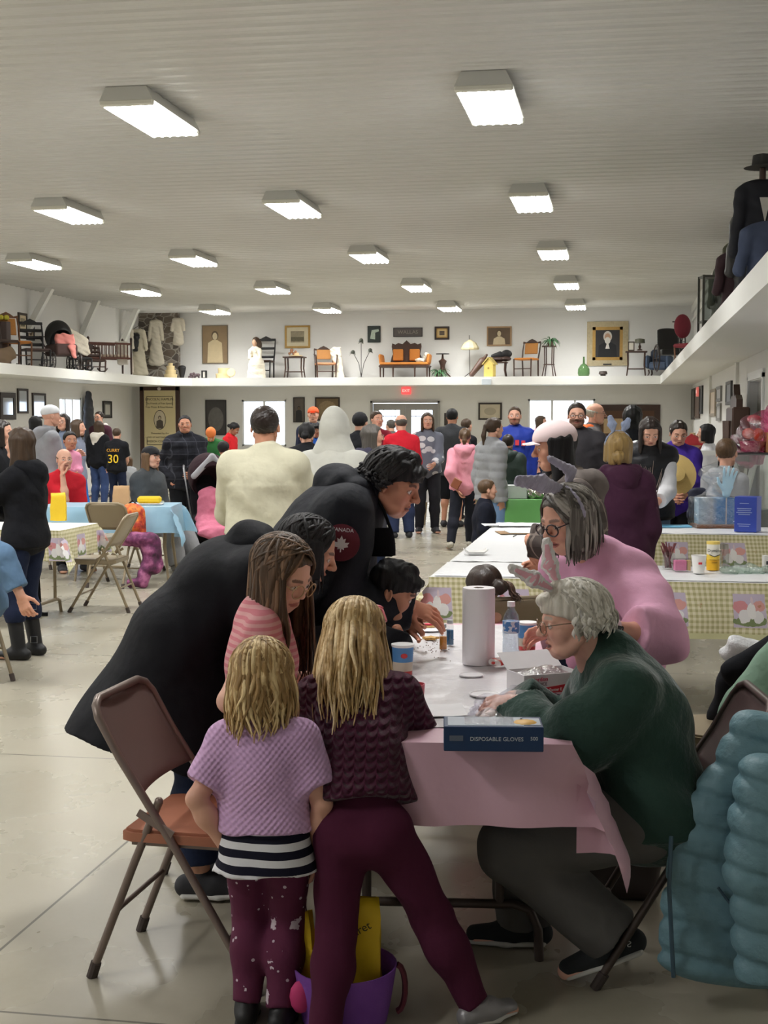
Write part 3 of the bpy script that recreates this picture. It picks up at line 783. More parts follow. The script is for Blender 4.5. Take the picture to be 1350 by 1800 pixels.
    # ---- the body
    def body(s, legs=False, hands=(True, True), mouth=0.0, brow=(60, 42, 32), eye=(70, 45, 30), lip=(176, 96, 90), old=0, closed=False, beard=None, detail=None, feet=False, thin=1.0):
        H = s.H; b = s.bf; p = []
        ax = unit(s.neck - s.mid)
        nk = s.hc_ + s.hR @ V(0, -.10, -.22) * s.hu
        p.append(cap(s.neck - ax * .05 * H, nk, .031 * H * (1.15 if not s.fem else 1), .029 * H * (1.12 if not s.fem else 1), k=.02))
        p += [limb(s.hips, s.mid, .080 * H * b, .052 * H * b, .070 * H * b, .05 * H * b, side=s.hipd, k=.03), limb(s.mid, s.neck - ax * .05 * H, .070 * H * b, .05 * H * b, .085 * H, .05 * H, side=s.shd, k=.03),
              *[cap(s.sh[i], s.neck, .030 * H, .032 * H, k=.03) for i in (0, 1)]]
        for i in (0, 1):
            p += [cap(s.sh[i], s.el[i], .031 * H * thin, .024 * H * thin, k=.015), cap(s.el[i], s.wr[i], .0245 * H * thin, .0165 * H * thin, k=.012),
                  ell(s.el[i] * .62 + s.wr[i] * .38, (.025 * H * thin,) * 3, k=.03)]
            p += [cap(s.hj[i], s.kn[i], .052 * H * b, .034 * H, k=.02), cap(s.kn[i], s.an[i], .032 * H, .020 * H, k=.015), ell(s.kn[i] * .65 + s.an[i] * .35 - s.tfl() * .012 * H, (.034 * H,) * 3, k=.03),
                  limb(s.an[i] - V(0, 0, .02 * H), s.an[i] + s.fd[i] * .10 * H - V(0, 0, .028 * H), .022 * H, .02 * H, .024 * H, .012 * H, side=np.cross(s.fd[i], UP), k=.015)]
        v, q = nets(*field(p, s.hc * .85)); c = np.repeat(s.skin[None], len(v), 0)
        hl = .108 * H
        for i in (0, 1):
            if not hands[i]: continue
            fa = unit(s.wr[i] - s.el[i]); f = fa if s.hd[i] is None else unit(s.hd[i])
            n = s.pn[i] if s.pn[i] is not None else (s.shd * (1 if i == 0 else -1))
            hp = hand_prims(s.wr[i], f, n, hl, s.curl[i], right=(i == 1), thumb=s.thumb, spread=s.spread) + [cap(s.wr[i] - fa * .03 * H, s.wr[i] + f * .01, .0165 * H, .0165 * H, k=.008)]
            v2, q2 = nets(*field(hp, min(max(.75 * s.d / 2400, .0026), .007)))
            q = np.concatenate([q, q2 + len(v)]); v = np.concatenate([v, v2]); c = np.concatenate([c, np.repeat((s.skin * np.array((1.0, .93, .9)))[None], len(v2), 0)])
        hp = head_prims(mouth, old, s.child, s.fem); hp.append(cap((0, -.12, -.15), (0, -.17, -.62), .165 if s.fem else .19, .17, k=.08))
        v2, q2 = nets(*field(hp, s.hh / s.hu))
        c2 = head_colors(v2, s.skin, lin(brow)[:3], lin(eye)[:3], lin(lip)[:3], mouth, closed, None if beard is None else lin(beard)[:3])
        v2 = v2 @ s.hR.T * s.hu + s.hc_
        q = np.concatenate([q, q2 + len(v)]); v = np.concatenate([v, v2]); c = np.concatenate([c, c2])
        return mesh_np('body', v, q, SKIN, s.root, colors=c)
    def tfl(s): return np.cross(UP, s.hipd)
    def hd_mesh(s, name, prims, m, h=None, parent=None, off=0.0):
        v, q = nets(*field(prims, (h or s.hh * 1.3) / s.hu)); return mesh_np(name, v @ s.hR.T * s.hu + s.hc_, q, m, parent or s.root)
    def hair(s, style, m, L=1.0, thick=.035, h=None, dn=None):
        d = s.hR.T @ V(0, 0, -1) if dn is None else dn
        return s.hd_mesh('hair', hair_prims(style, L, d, thick), m, h)
    def locks(s, n, L, m, **kw):
        d = s.hR.T @ s.D(unit(kw.pop('dn', UP * -1)))
        base = kw.pop('base', 'long'); bl = kw.pop('bl', L * .93)
        v, q = nets(*field(hair_prims(base, bl, d, .02), s.hh * 1.3 / s.hu))
        v2, q2, lk = strands(n, L, d, **kw)
        lk = np.concatenate([np.full(len(v), .45), lk])
        return mesh_np('hair', np.concatenate([v, v2]) @ s.hR.T * s.hu + s.hc_, np.concatenate([q, q2 + len(v)]), m, s.root, lock=lk)
    # ---- clothes
    def top(s, m, name='shirt', sleeve=1.0, hem=.03, t=.012, loose=1.0, fold=.004, neckcut=.0, hemw=None, hemd=None, puff=None, chest=1.0, ff=24, extra=None, h=None, collar=0.0, cuffs=0.0, shr=1.0, armr=1.0):
        H = s.H; b = s.bf; ax = unit(s.neck - s.mid); axl = unit(s.mid - s.hips); dn = -axl if hem < .08 else unit(-axl * .4 + V(0, 0, -1) * .6)
        he = s.hips + dn * hem * H
        hw = hemw or 1.0
        W = lambda k: k * H * b * loose + t
        p = [limb(he, s.mid, W(.099) * hw, W(.071) * hw, W(.083), W(.062), side=s.hipd, k=.02, fa=True),
             limb(he, s.mid, W(.099) * hw, W(.071) * hw, W(.083), W(.062), side=s.hipd, k=.02, fa=True)] if hem < -.03 else [limb(he, s.hips, W(.106) * hw, W(.074) * hw * (hemd or 1), W(.102), W(.073), side=s.hipd, k=.02, fa=True),
             limb(s.hips, s.mid, W(.101), W(.072), W(.083), W(.062), side=s.hipd * .6 + s.shd * .4, k=.04)]
        p += [limb(s.mid, s.neck - ax * .085 * H, W(.083), W(.062), W(.092) * chest, W(.066) * chest, side=s.shd, k=.05),
             limb(s.neck - ax * .10 * H, s.neck - ax * .045 * H, W(.090), W(.062), .066 * H + t, .042 * H + t, side=s.shd, k=.04),
             *[cap(s.sh[i] + ax * .004 * H, s.neck - ax * .012 * H, .034 * H * shr + t, .036 * H + t * .6, k=.04) for i in (0, 1)], cap(s.neck - ax * .02 * H, s.neck + ax * .004 * H, .043 * H + t * .5, .036 * H + t * .5, k=.035)]
        for i in (0, 1):
            sl = sleeve[i] if isinstance(sleeve, (tuple, list)) else sleeve
            if sl <= 0: continue
            U = np.linalg.norm(s.el[i] - s.sh[i]); A = np.linalg.norm(s.wr[i] - s.el[i]); tot = (U + A) * sl
            r0, r1, r2 = (.035 * H * armr + t, .030 * H * armr + t, .023 * H * armr + t)
            if tot <= U: e = s.sh[i] + (s.el[i] - s.sh[i]) * tot / U; p.append(limb(s.sh[i], e, r0, r0, r1 + .004 * H, r1 + .004 * H, k=.025, fb=True))
            else:
                e = s.el[i] + (s.wr[i] - s.el[i]) * (tot - U) / A
                p += [cap(s.sh[i], s.el[i], r0, r1, k=.025), limb(s.el[i], e, r1, r1, r2, r2, k=.018, fb=True)]
                if cuffs: p.append(limb(e - unit(e - s.el[i]) * .01 * H, e, r2 + cuffs, r2 + cuffs, k=.004, fa=True, fb=True))
        if collar: p.append(limb(s.neck - ax * .01 * H, s.neck + ax * collar * H + s.hR[:, 1] * .01 * H, .045 * H + t * .5, .045 * H + t * .5, .040 * H + t * .4, .040 * H + t * .4, side=s.shd, k=.015, fb=True))
        if extra: p += extra(s)
        if neckcut > 0: p.append(ell(s.neck + ax * .02 * H + s.tf * .03 * H, (.05 * H + neckcut * H, .06 * H + neckcut * H, .05 * H + neckcut * H), R=np.stack([s.shd, s.tf, ax], 1), k=.008, op='s'))
        if fold: p.append(wob(fold, ff, seed=H * 7 + s.d))
        if puff:
            pit, amp = puff; p.append(disp(lambda X, Y, Z: amp * (.55 - np.abs(np.sin(math.pi * Z / pit + .5 * np.sin(3 * X))) ** .6) + 0 * Y))
        return sdf(name, p, h or s.hc, m, s.root)
    def hood(s, m, up=False, t=.02, name='hood'):
        H = s.H
        if up: pr = [ell((0, -.08, .1), (.42, .5, .52), k=.08), ell((0, -.16, .42), (.2, .25, .22), k=.2), limb((0, -.1, -.15), (0, -.15, -.85), .42, .4, .78, .46, k=.15), ell((0, .52, 0), (.27, .35, .42), k=.05, op='s')]; return s.hd_mesh(name, pr, m, h=s.hc * .8)
        ax = unit(s.neck - s.mid); b = s.neck - s.tf * .055 * H
        p = [limb(b + s.shd * .06 * H + ax * .005 * H + s.tf * .04 * H, b - s.tf * .01 * H + ax * -.02 * H, .035 * H, .03 * H, .04 * H, .035 * H, k=.03), limb(b - s.shd * .06 * H + ax * .005 * H + s.tf * .04 * H, b - s.tf * .01 * H + ax * -.02 * H, .035 * H, .03 * H, .04 * H, .035 * H, k=.03),
             limb(b + ax * .0 * H, b - ax * .11 * H - s.tf * .012 * H, .065 * H, .03 * H, .04 * H, .024 * H, side=s.shd, k=.04), wob(.004, 30, 2)]
        return sdf(name, p, s.hc, m, s.root)
    def pants(s, m, name='trousers', length=1.0, t=.01, wide=1.0, fold=.003, flare=1.0, waist=.05, h=None, ff=22, bum=1.0):
        H = s.H; b = s.bf; axl = unit(s.mid - s.hips)
        p = [limb(s.hips - axl * .015 * H, s.hips + axl * waist * H, .082 * H * b + t, (.057 * H * b + t) * bum, .072 * H * b + t, .048 * H * b + t, side=s.hipd, k=.03)]
        for i in (0, 1):
            p.append(ell(s.hj[i] - s.tfl() * .012 * H - axl * .005 * H, (.048 * H * b * bum + t,) * 3, k=.04))
            L1 = np.linalg.norm(s.kn[i] - s.hj[i]); L2 = np.linalg.norm(s.an[i] - s.kn[i]); tot = (L1 + L2) * length
            r0, r1, r2 = .056 * H * b * wide + t, .040 * H * wide + t, .030 * H * wide * flare + t
            if tot < L1: e = s.hj[i] + (s.kn[i] - s.hj[i]) * tot / L1; p.append(limb(s.hj[i], e, r0, r0, r1 + .01 * H, r1 + .01 * H, k=.03, fb=True))
            else:
                f = min(1.12, (tot - L1) / L2); e = s.kn[i] + (s.an[i] - s.kn[i]) * f; c = s.kn[i] * .66 + s.an[i] * .34
                p += [cap(s.hj[i], s.kn[i], r0, r1, k=.025), limb(s.kn[i], e, r1, r1, r2, r2, k=.02, fb=True)]
                if wide < 1.15: p.append(ell(c - s.tfl() * .01 * H, (.037 * H * wide + t * .8,) * 3, k=.05))
        if fold: p.append(wob(fold, ff, seed=H * 3 + 1))
        return sdf(name, p, h or s.hc, m, s.root)
    def shoes(s, m, sole=None, boot=0.0, name='shoe', long=1.0, h=None):
        H = s.H; out = []
        for i in (0, 1):
            a = s.an[i]; f = s.fd[i]; side = unit(np.cross(f, UP)); up = np.cross(side, f); up = up if up[2] > 0 else -up
            heel = a - f * .028 * H - up * .018 * H; toe = a + f * .095 * H * long - up * .022 * H; lo = a - up * .040 * H
            p = [limb(heel, a + f * .03 * H - up * .014 * H, .024 * H, .024 * H, .026 * H, .028 * H, side=side, k=.02), limb(a + f * .03 * H - up * .018 * H, toe, .026 * H, .022 * H, .024 * H, .015 * H, side=side, k=.03)]
            if boot: p.append(limb(a - up * .01 * H, a + unit(s.kn[i] - a) * boot * H, .027 * H, .030 * H, .036 * H, .038 * H, k=.02, fb=True))
            else: p.append(limb(a - up * .01 * H, a + up * .014 * H, .024 * H, .026 * H, .022 * H, .024 * H, k=.015, fb=True))
            p.append(plane(lo, -up))
            hh = h or min(s.hc * .7, .012)
            o = sdf(name, p, hh, m, s.root); out.append(o)
            if sole is not None:
                q = [limb(lo - f * .03 * H + up * .006 * H, lo + f * .04 * H + up * .006 * H, .027 * H, .010 * H, .029 * H, .010 * H, side=side, k=.02), limb(lo + f * .04 * H + up * .006 * H, lo + f * .098 * H * long + up * .008 * H, .029 * H, .010 * H, .025 * H, .008 * H, side=side, k=.02), plane(lo, -up), plane(lo + up * .012 * H, up)]
                sdf('sole', q, hh, sole, o)
        return out
    def cap_(s, m, brim=True, name='cap', back=False, bm=None, sc=1.0):
        R = rotm(0.0, 0, math.pi if back else 0)
        p = [ell((0, -.05, .2), (.385 * sc, .475 * sc, .37 * sc), k=.02), cut(lambda X, Y, Z: (.12 + .14 * (Y if not back else -Y)) - Z + 0 * X, .01)]
        o = s.hd_mesh(name, p, m)
        if brim:
            sg = -1 if back else 1
            q = [limb((0, sg * .33, .17), (0, sg * .66, .17), .29, .02, .2, .016, side=(1, 0, 0), k=.02), disp(lambda X, Y, Z: 0 * X)]
            fn, lo, hi, k, op = q[0]
            q[0] = (lambda X, Y, Z: fn(X, Y, Z + .9 * X * X), lo - .15, hi + .05, k, op)
            s.hd_mesh('brim', q[:1], bm or m, parent=o)
        return o
    def beanie(s, m): return s.hd_mesh('beanie', [ell((0, -.07, .16), (.39, .48, .42), k=.02), cut(lambda X, Y, Z: (.04 + .25 * Y) - Z + 0 * X, .01), disp(lambda X, Y, Z: .01 * np.sin(50 * X) + 0 * Y + 0 * Z)], m)
    def glasses(s, m, r=.098, sq=1.0, th=.008):
        b = MB(); T = lambda *a: s.hR @ V(*a) * s.hu + s.hc_
        for sg in (-1, 1):
            b.tube([T(sg * .15 + r * math.cos(q), .455 - .18 * (math.cos(q) * sg * .1 + .05) , -.015 + r * sq * math.sin(q)) for q in np.linspace(0, 2 * math.pi, 18, endpoint=False)], th * s.hu, 6, closed=True)
            b.tube([T(sg * .245, .43, .02), T(sg * .34, .2, .04), T(sg * .36, -.02, .03), T(sg * .355, -.1, -.06)], th * .8 * s.hu, 5)
        b.tube([T(-.055, .455, .0), T(0, .475, .012), T(.055, .455, .0)], th * s.hu, 5)
        return b.build('glasses', m, s.root, 60)
    def ears(s, fur, inner, ears, band=True, name='bunny_headband'):
        """rabbit ears on a headband; ears = [(base, mid, tip, half width)] in head units"""
        T = lambda a: s.hR @ V(*a) * s.hu + s.hc_
        p = [cap(T((.40 * math.cos(a), -.02, .14 + .40 * math.sin(a))), T((.40 * math.cos(a + .2), -.02, .14 + .40 * math.sin(a + .2))), .028 * s.hu, k=.004) for a in np.linspace(-.25, math.pi + .05, 17)]
        p.append(disp(lambda X, Y, Z: .0022 * np.sin(260 * X) * np.sin(240 * Y + 100 * Z)))
        o = sdf(name, p, max(s.hh, .0035), fur, s.root)
        for a, m_, t_, w, sd in ears:
            A, M_, B = T(a), T(m_), T(t_); sd = s.hR @ V(*sd)
            e = sdf('ear', [limb(A, M_, w * .45 * s.hu, .05 * s.hu, w * s.hu, .055 * s.hu, side=sd, k=.02), limb(M_, B, w * s.hu, .055 * s.hu, w * .62 * s.hu, .04 * s.hu, side=sd, k=.02), disp(lambda X, Y, Z: .0022 * np.sin(300 * X + 50 * Z) * np.sin(260 * Y + 200 * Z))], max(s.hh, .0032), fur, o)
            if inner is not None:
                n = unit(np.cross(unit(B - A), sd)); n = n if np.dot(s.Rw @ n, -CF) > 0 else -n
                off = n * .042 * s.hu
                sdf('inner_ear', [limb(A * .8 + M_ * .2 + off, M_ + off, w * .25 * s.hu, .02 * s.hu, w * .62 * s.hu, .022 * s.hu, side=sd, k=.02), limb(M_ + off, M_ * .15 + B * .85 + off, w * .62 * s.hu, .022 * s.hu, w * .3 * s.hu, .015 * s.hu, side=sd, k=.02)], max(s.hh, .003), inner, e)
        return o
def toward(a, b): return np.array((b[0] - a[0], b[1] - a[1]))
CAMF = -FW            # facing the camera
def at(px, d, pyfloor=None):
    """floor point under pixel column px at camera depth d"""
    p = P(px, HZ, d); return V(p[0], p[1], 0.0)
def hgt(py, d): return CAMH + (HZ - py) * d / FPX
def fdir(deg):
    """facing direction: 0 = away from the camera, 90 = to image right, 180 = to the camera, -90 = to image left"""
    a = math.radians(deg); return FW * math.cos(a) + RT * math.sin(a)
# ------------------------------------------------------------------ people round the pink table
def knit(col, scale, strength=.8, cable=False):
    t = NT('m_knit_' + col); c = lin(col); co = t.coord(); s = t.sep(co)
    u = t.math('ADD', s[0], t.math('MULTIPLY', s[1], .35))
    if cable:
        a = t.math('SINE', t.math('MULTIPLY', s[0], scale)); w = t.math('SINE', t.math('ADD', t.math('MULTIPLY', s[2], scale * 2.4), t.math('MULTIPLY', t.math('ABSOLUTE', a), 1.9)))
        h = t.math('MULTIPLY', w, t.math('ABSOLUTE', a))
    else: h = t.math('MULTIPLY', t.math('SINE', t.math('MULTIPLY', u, scale)), t.math('SINE', t.math('MULTIPLY', s[2], scale)))
    f = t.noise(10, 3)
    t.base(t.mix(f, tuple(v * .8 for v in c[:3]) + (1,), tuple(min(1, v * 1.15) for v in c[:3]) + (1,))); t.set(.95, Specular_IOR_Level=.15, Sheen_Weight=.15)
    t.bump(t.math('MULTIPLY_ADD', t.noise(160, 2), .25, h), strength, .006 if not cable else .012); return t.m
def stripes(c1, c2, pitch, axis=2, duty=.5, off=0.0, soft=.0):
    t = NT('m_stripes'); s = t.sep(t.coord()); z = t.math('ADD', s[axis], t.math('MULTIPLY', t.noise(6, 2), .012))
    f = t.math('LESS_THAN', t.math('FRACT', t.math('DIVIDE', t.math('ADD', z, off), pitch)), duty)
    t.base(t.mix(f, lin(c1), lin(c2))); t.set(.85, Specular_IOR_Level=.2); t.bump(t.noise(18, 3), .4, .015); return t.m
def plaid(c1, c2, c3, sc, bs=.4):
    t = NT('m_plaid'); s = t.sep(t.coord()); u = t.math('ADD', s[0], t.math('MULTIPLY', s[1], .8))
    a = t.math('LESS_THAN', t.math('FRACT', t.math('MULTIPLY', u, sc)), .35); b = t.math('LESS_THAN', t.math('FRACT', t.math('MULTIPLY', s[2], sc)), .35)
    l = t.math('MAXIMUM', t.math('LESS_THAN', t.math('FRACT', t.math('MULTIPLY_ADD', u, sc, .3)), .06), t.math('LESS_THAN', t.math('FRACT', t.math('MULTIPLY_ADD', s[2], sc, .3)), .06))
    x = t.mix(t.math('MULTIPLY', t.math('ADD', a, b), .5), lin(c1), lin(c2)); x = t.mix(l, x, lin(c3)); t.base(x); t.set(.92, Specular_IOR_Level=.2); t.bump(t.noise(14, 3), bs, .02); return t.m
DENIM = cloth((44, 58, 92), .5, 18, .02); DENIMD = cloth((30, 38, 62), .5, 18, .02); BLACKC = cloth((24, 25, 30), .5, 12, .03); NAVYC = cloth((22, 26, 36), .55, 11, .03)
H_BLOND = hairmat('b8955e', 'f0d8aa', .5, 60); H_DBLOND = hairmat('ae8a56', 'ead09c', .5, 60); H_BROWN = hairmat('54402f', '8a6c54', .5); H_BLACK = hairmat('141215', '2e2a2b', .6)
H_DBROWN = hairmat('30241e', '57443a', .4); H_GRAY = hairmat('66605a', 'b4aea6', .5); H_WHITE = hairmat('d6d0c2', 'f6f2ea', .6); H_LBROWN = hairmat('6d5238', 'a5845c', .42); H_RED = hairmat('5c3f2c', '8a6446', .4)
FUR_W = mat((236, 232, 230), .95, var=.04, bs=.6, bsc=180, bd=.006, sheen=.4); FUR_L = mat((176, 170, 190), .95, var=.08, bs=.6, bsc=180, bd=.006, sheen=.4); FUR_P = mat((236, 178, 190), .9, var=.05, bs=.4, bsc=150)
SOLE_W = mat((214, 212, 206), .7, var=.05); SHOE_D = mat((44, 44, 48), .8, var=.15); SHOE_B = mat((20, 20, 22), .55, var=.1)

# girl in the burgundy cable sweater, leaning on the near end of the table
f = Fig('girl in burgundy cable-knit sweater and plum leggings leaning over the pink table', PZ(640, 1812), fdir(4), 1.2, 3.6, child=True, hr=.17)
f.pose(hips=f.W(P(640, 1462, 3.66)), neck=f.W(P(626, 1196, 3.90)), headc=f.W(P(622, 1125, 3.98)), head=(0, 26, 2), shd=V(1, .0, -.02), shw=.118,
       arms=(f.W(P(600, 1250, 4.10)), f.W(P(694, 1262, 4.06))), epole=(V(-.7, -.3, -.8), V(.75, -.35, -.8)), feet=[f.W(PZ(568, 1850)), f.W(PZ(838, 1800))], fdir=[V(-.1, 1, 0), V(.75, .6, 0)], kpole=(.1, 1, 0), hipd=V(1, 0, 0))
f.body(brow=(120, 95, 60)); f.locks(380, 1.6, H_BLOND, dn=-UP - FW * .85, seed=3, r0=.024, ragged=.4, wave=.05, skip_front=40, flare=.28, bl=.5, lift=.05)
f.top(knit('4e1f36', 105, .9, True), 'sweater', t=.022, hem=-.066, loose=1.02, fold=.006, ff=20, cuffs=.004)
f.pants(cloth('4d1a33', .4, 16, .02), 'leggings', t=.010, waist=.06, fold=.005, length=.99, wide=.93); f.shoes(mat((150, 148, 150), .4, .3), SOLE_W)
b = MB(); T = lambda *a: f.hR @ V(*a) * f.hu + f.hc_
for sx in (-1, 1): b.ball(T(sx * .27, .10, .53), (.024, .008, .010), 8, f.hR)
b.tube([T(-.42, .02, .3), T(-.36, .05, .46), T(-.2, .07, .55), T(0, .08, .58), T(.2, .07, .55), T(.36, .05, .46), T(.42, .02, .3)], .009, 6); b.build('sunglasses', mat((226, 120, 132), .3), f.root)

# small girl in the lilac cardigan
f = Fig('small blonde girl in lilac cardigan, striped shirt and printed plum leggings beside folding chair', PZ(463, 1795), fdir(8), 1.06, 3.67, child=True, hr=.185)
f.pose(hips=f.W(P(466, 1478, 3.67)), neck=f.W(P(464, 1272, 3.69)), headc=f.W(P(462, 1194, 3.71)), head=(-4, 12, -3), shw=.094, arms=(f.W(P(393, 1484, 3.66)), f.W(P(557, 1498, 3.68))), epole=(V(-.8, -.6, 0), V(.8, -.6, 0)), feet=[f.W(PZ(433, 1796)), f.W(PZ(494, 1806))], fdir=[V(-.12, 1, 0), V(.1, 1, 0)])
f.body(brow=(130, 105, 70), thin=1.05); f.locks(330, .86, H_DBLOND, dn=-UP - FW * .10, seed=8, r0=.024, ragged=.5, wave=.07, skip_front=45, flare=.16, bl=.42, lift=.04)
f.top(stripes((222, 222, 226), (24, 24, 40), .0405, 2, .52, .012), 'striped_shirt', sleeve=0, hem=.075, t=.009, hemw=1.2, shr=.7, fold=.004, ff=30)
f.top(knit('d6aed8', 360, .5), 'cardigan', sleeve=.42, hem=-.035, t=.020, fold=.004, ff=26, armr=1.12, hemw=1.04)
t = NT('m_print_leggings'); co = t.coord(); v = t.n('ShaderNodeTexVoronoi'); v.inputs['Scale'].default_value = 13; v.inputs['Randomness'].default_value = .75; t.l(co, v.inputs['Vector'])
a = t.math('LESS_THAN', t.math('ADD', v.outputs[0], t.math('MULTIPLY', t.noise(60, 2), .5)), .47); v2 = t.n('ShaderNodeTexVoronoi'); v2.inputs['Scale'].default_value = 30; t.l(co, v2.inputs['Vector'])
a2 = t.math('LESS_THAN', t.math('ADD', v2.outputs[0], t.math('MULTIPLY', t.noise(50, 2), .2)), .24)
t.base(t.mix(t.math('MAXIMUM', a, t.math('MULTIPLY', a2, .9)), lin('5a1c3c'), lin((205, 190, 200)))); t.set(.9); t.bump(t.noise(20, 3), .4, .01)
f.pants(t.m, 'leggings', t=.007, wide=.98, length=.98, fold=.003); f.shoes(SHOE_B, mat((30, 29, 30), .7), boot=.13, name='boot')

# girl with long brown hair and glasses
f = Fig('girl with long brown hair, glasses and sleeveless pink dress looking down at the table', PZ(462, 1668), fdir(88), 1.36, 4.15, skin=(236, 188, 166), child=True, hr=.158)
f.pose(lean=8, lean2=18, headc=f.W(P(497, 1010, 4.15)), neck=f.W(P(462, 1074, 4.15)), headR=f.Rw.T @ lookR(fdir(124) * 1 + UP * -.5), arms=(f.W(P(560, 1190, 4.35)), f.W(P(474, 1312, 3.98))), epole=(V(-.4, -.6, -.6), V(.6, -.8, 0)), feet=[V(-.09, .0), V(.08, .02)])
f.body(brow=(70, 50, 38)); f.locks(260, 1.7, H_BROWN, seed=21, r0=.026, ragged=.25, wave=.12, skip_front=44, flare=.10, bl=1.0, lift=.02); f.glasses(mat((190, 160, 120), .3, .6), r=.105)
f.top(stripes('d9858f', 'e3a9ac', .02, 2, .5), 'dress', sleeve=0, hem=.22, t=.012, hemw=1.3, fold=.004); f.pants(DENIM, 'jeans', t=.012); f.shoes(mat((176, 160, 186), .6), SOLE_W)

# woman in the long black coat bending over
f = Fig('woman in long black coat and jeans bending forward over the table, seen in profile', PZ(352, 1560), fdir(86), 1.66, 4.6, skin=(220, 168, 140))
f.pose(hips=f.W(P(318, 1120, 4.62)), neck=f.W(P(478, 988, 4.66)), headc=f.W(P(542, 968, 4.70)), headR=f.Rw.T @ lookR(fdir(92) + UP * -.42), arms=(f.W(P(640, 1140, 4.9)), f.W(P(585, 1140, 4.66))), epole=(V(-.3, -.2, -1), V(.3, -.2, -1)), shw=.15,
       feet=[f.W(PZ(362, 1542)), f.W(PZ(352, 1580))], fdir=[V(0, 1, 0), V(.1, 1, 0)], kpole=(0, 1, 0))
f.body(mouth=.7, brow=(25, 20, 20), lip=(150, 80, 76)); f.locks(150, .62, H_BLACK, seed=4, r0=.03, ragged=.2, wave=.03, skip_front=48, base='bob', bl=.6)
f.top(NAVYC if 0 else cloth((17, 18, 25), .6, 9, .035, .75), 'coat', t=.042, hem=.235, hemw=1.05, hemd=1.62, fold=.012, ff=12, loose=1.05); f.hood(cloth((20, 21, 28), .6, 9, .035, .75), name='coat_hood')
f.pants(cloth((34, 44, 70), .5, 18, .02), 'jeans', t=.014, length=.93); f.shoes(SHOE_D, SOLE_W)

# man in the dark parka reaching across
f = Fig('man in dark navy parka with round sleeve patch leaning over table, hand reaching out', PZ(520, 1500), fdir(92), 1.76, 5.1, skin=(208, 148, 120), fem=False)
f.pose(hips=f.W(P(490, 1085, 5.14)), neck=f.W(P(636, 872, 5.12)), headc=f.W(P(692, 850, 5.08)), headR=f.Rw.T @ lookR(fdir(112) + UP * -.40 , UP * 1 + RT * .12), arms=(f.W(P(700, 1082, 5.22)), f.W(P(712, 1062, 4.98))), epole=(V(-.3, -.2, -1), V(.4, -.45, -1)), shw=.185, feet=[V(-.1, 0), V(.1, -.03)])
f.hd[1] = f.D(RT * .88 - UP * .34 + FW * .10); f.pn[1] = f.D(-UP * .8 - RT * .30 + FW * .55); f.curl = [.4, .30]; f.thumb = .3; f.spread = .16
f.body(mouth=.18, brow=(20, 16, 16), eye=(60, 34, 20), lip=(150, 84, 78)); f.locks(150, .10, H_BLACK, seed=14, r0=.034, ragged=.5, wave=.05, skip_front=75, flare=.15, base='fringe', bl=.3, lift=.02)
PARKA = cloth((27, 29, 37), .65, 10, .035, .7)
f.top(PARKA, 'parka', t=.045, hem=.16, fold=.013, ff=14, loose=1.06, hemw=1.08, armr=1.12, cuffs=.003, collar=.05)
f.hood(PARKA, t=.03, name='parka_hood')
pc = P(599, 928, 4.80); pc = f.sh[1] * .62 + f.el[1] * .38; nrm = unit(f.D(-CF)); dn = unit(f.el[1] - f.sh[1]); nrm = unit(nrm - dn * np.dot(nrm, dn)); c = pc + nrm * (.033 * 1.76 * 1.12 + .052)
sd = np.cross(nrm, dn)
b = MB(); b.prism([(.066 * math.cos(a), .066 * math.sin(a)) for a in np.linspace(0, 2 * math.pi, 24, endpoint=False)], c - nrm * .012, sd, -dn, .014); pt = b.build('sleeve_patch', mat((96, 24, 40), .8), f.root)
leaf = [(0, .9), (.18, .5), (.42, .62), (.36, .2), (.8, .25), (.62, -.02), (.72, -.2), (.3, -.3), (.34, -.5), (.06, -.42), (.06, -.75)]; leaf += [(-x, y) for x, y in leaf[::-1]][:-1]
b = MB(); b.prism([(x * .036, y * .036 - .008) for x, y in leaf], c + nrm * .002, sd, -dn, .003); b.build('maple_leaf', mat((225, 220, 222), .7), pt, 0)
R = np.stack([sd, -dn, nrm], 1)
text('CANADA', .019, mat((225, 220, 222), .7), pt, c + nrm * .003 - dn * .044, R, 'lettering')
# his shoulder bag
g = thing('shoulder_bag', 'small black shoulder bag hanging in front of the man in parka', 'bag', P(668, 976, 5.0)); b = MB(); b.grid(lambda u, v: V(.058 * math.cos(u * 6.283) * (1 - .25 * v ** 3), .03 * math.sin(u * 6.283) * (1 - .5 * v), v * .1 - .0), 16, 8, True); b.box((0, 0, .002), (.1, .045, .01), bev=.004)
b.build('pouch', cloth((20, 20, 24)), g); b = MB(); b.tube([(-.045, 0, .08), (-.05, .03, .16), (-.04, .06, .22)], .006, 6); b.tube([(.045, 0, .08), (.01, .03, .16), (-.03, .06, .22)], .006, 6); b.build('strap', cloth((18, 18, 20)), g)

# dark haired child at the man's side
f = Fig('dark-haired child in black jacket dipping a hand into the blue frosting tub', PZ(660, 1500), fdir(100), 1.12, 4.95, skin=(206, 150, 122), child=True, hr=.18)
f.pose(hips=f.W(P(640, 1240, 5.0)), neck=f.W(P(668, 1080, 4.98)), headc=f.W(P(692, 1040, 4.92)), headR=f.Rw.T @ lookR(fdir(100) + UP * -.45), arms=(f.W(P(660, 1130, 5.1)), f.W(P(698, 1108, 4.78))), epole=(V(-.3, -.3, -1), V(.4, -.4, -1)))
f.hd[1] = f.D(RT * .2 - UP * 1 - FW * .1); f.pn[1] = f.D(-RT * .2 + FW); f.curl = [.5, .35]
f.body(brow=(20, 16, 16)); f.hair('fringe', H_BLACK); f.top(BLACKC, 'jacket', t=.022); f.pants(DENIMD, 'jeans'); f.shoes(SHOE_D)

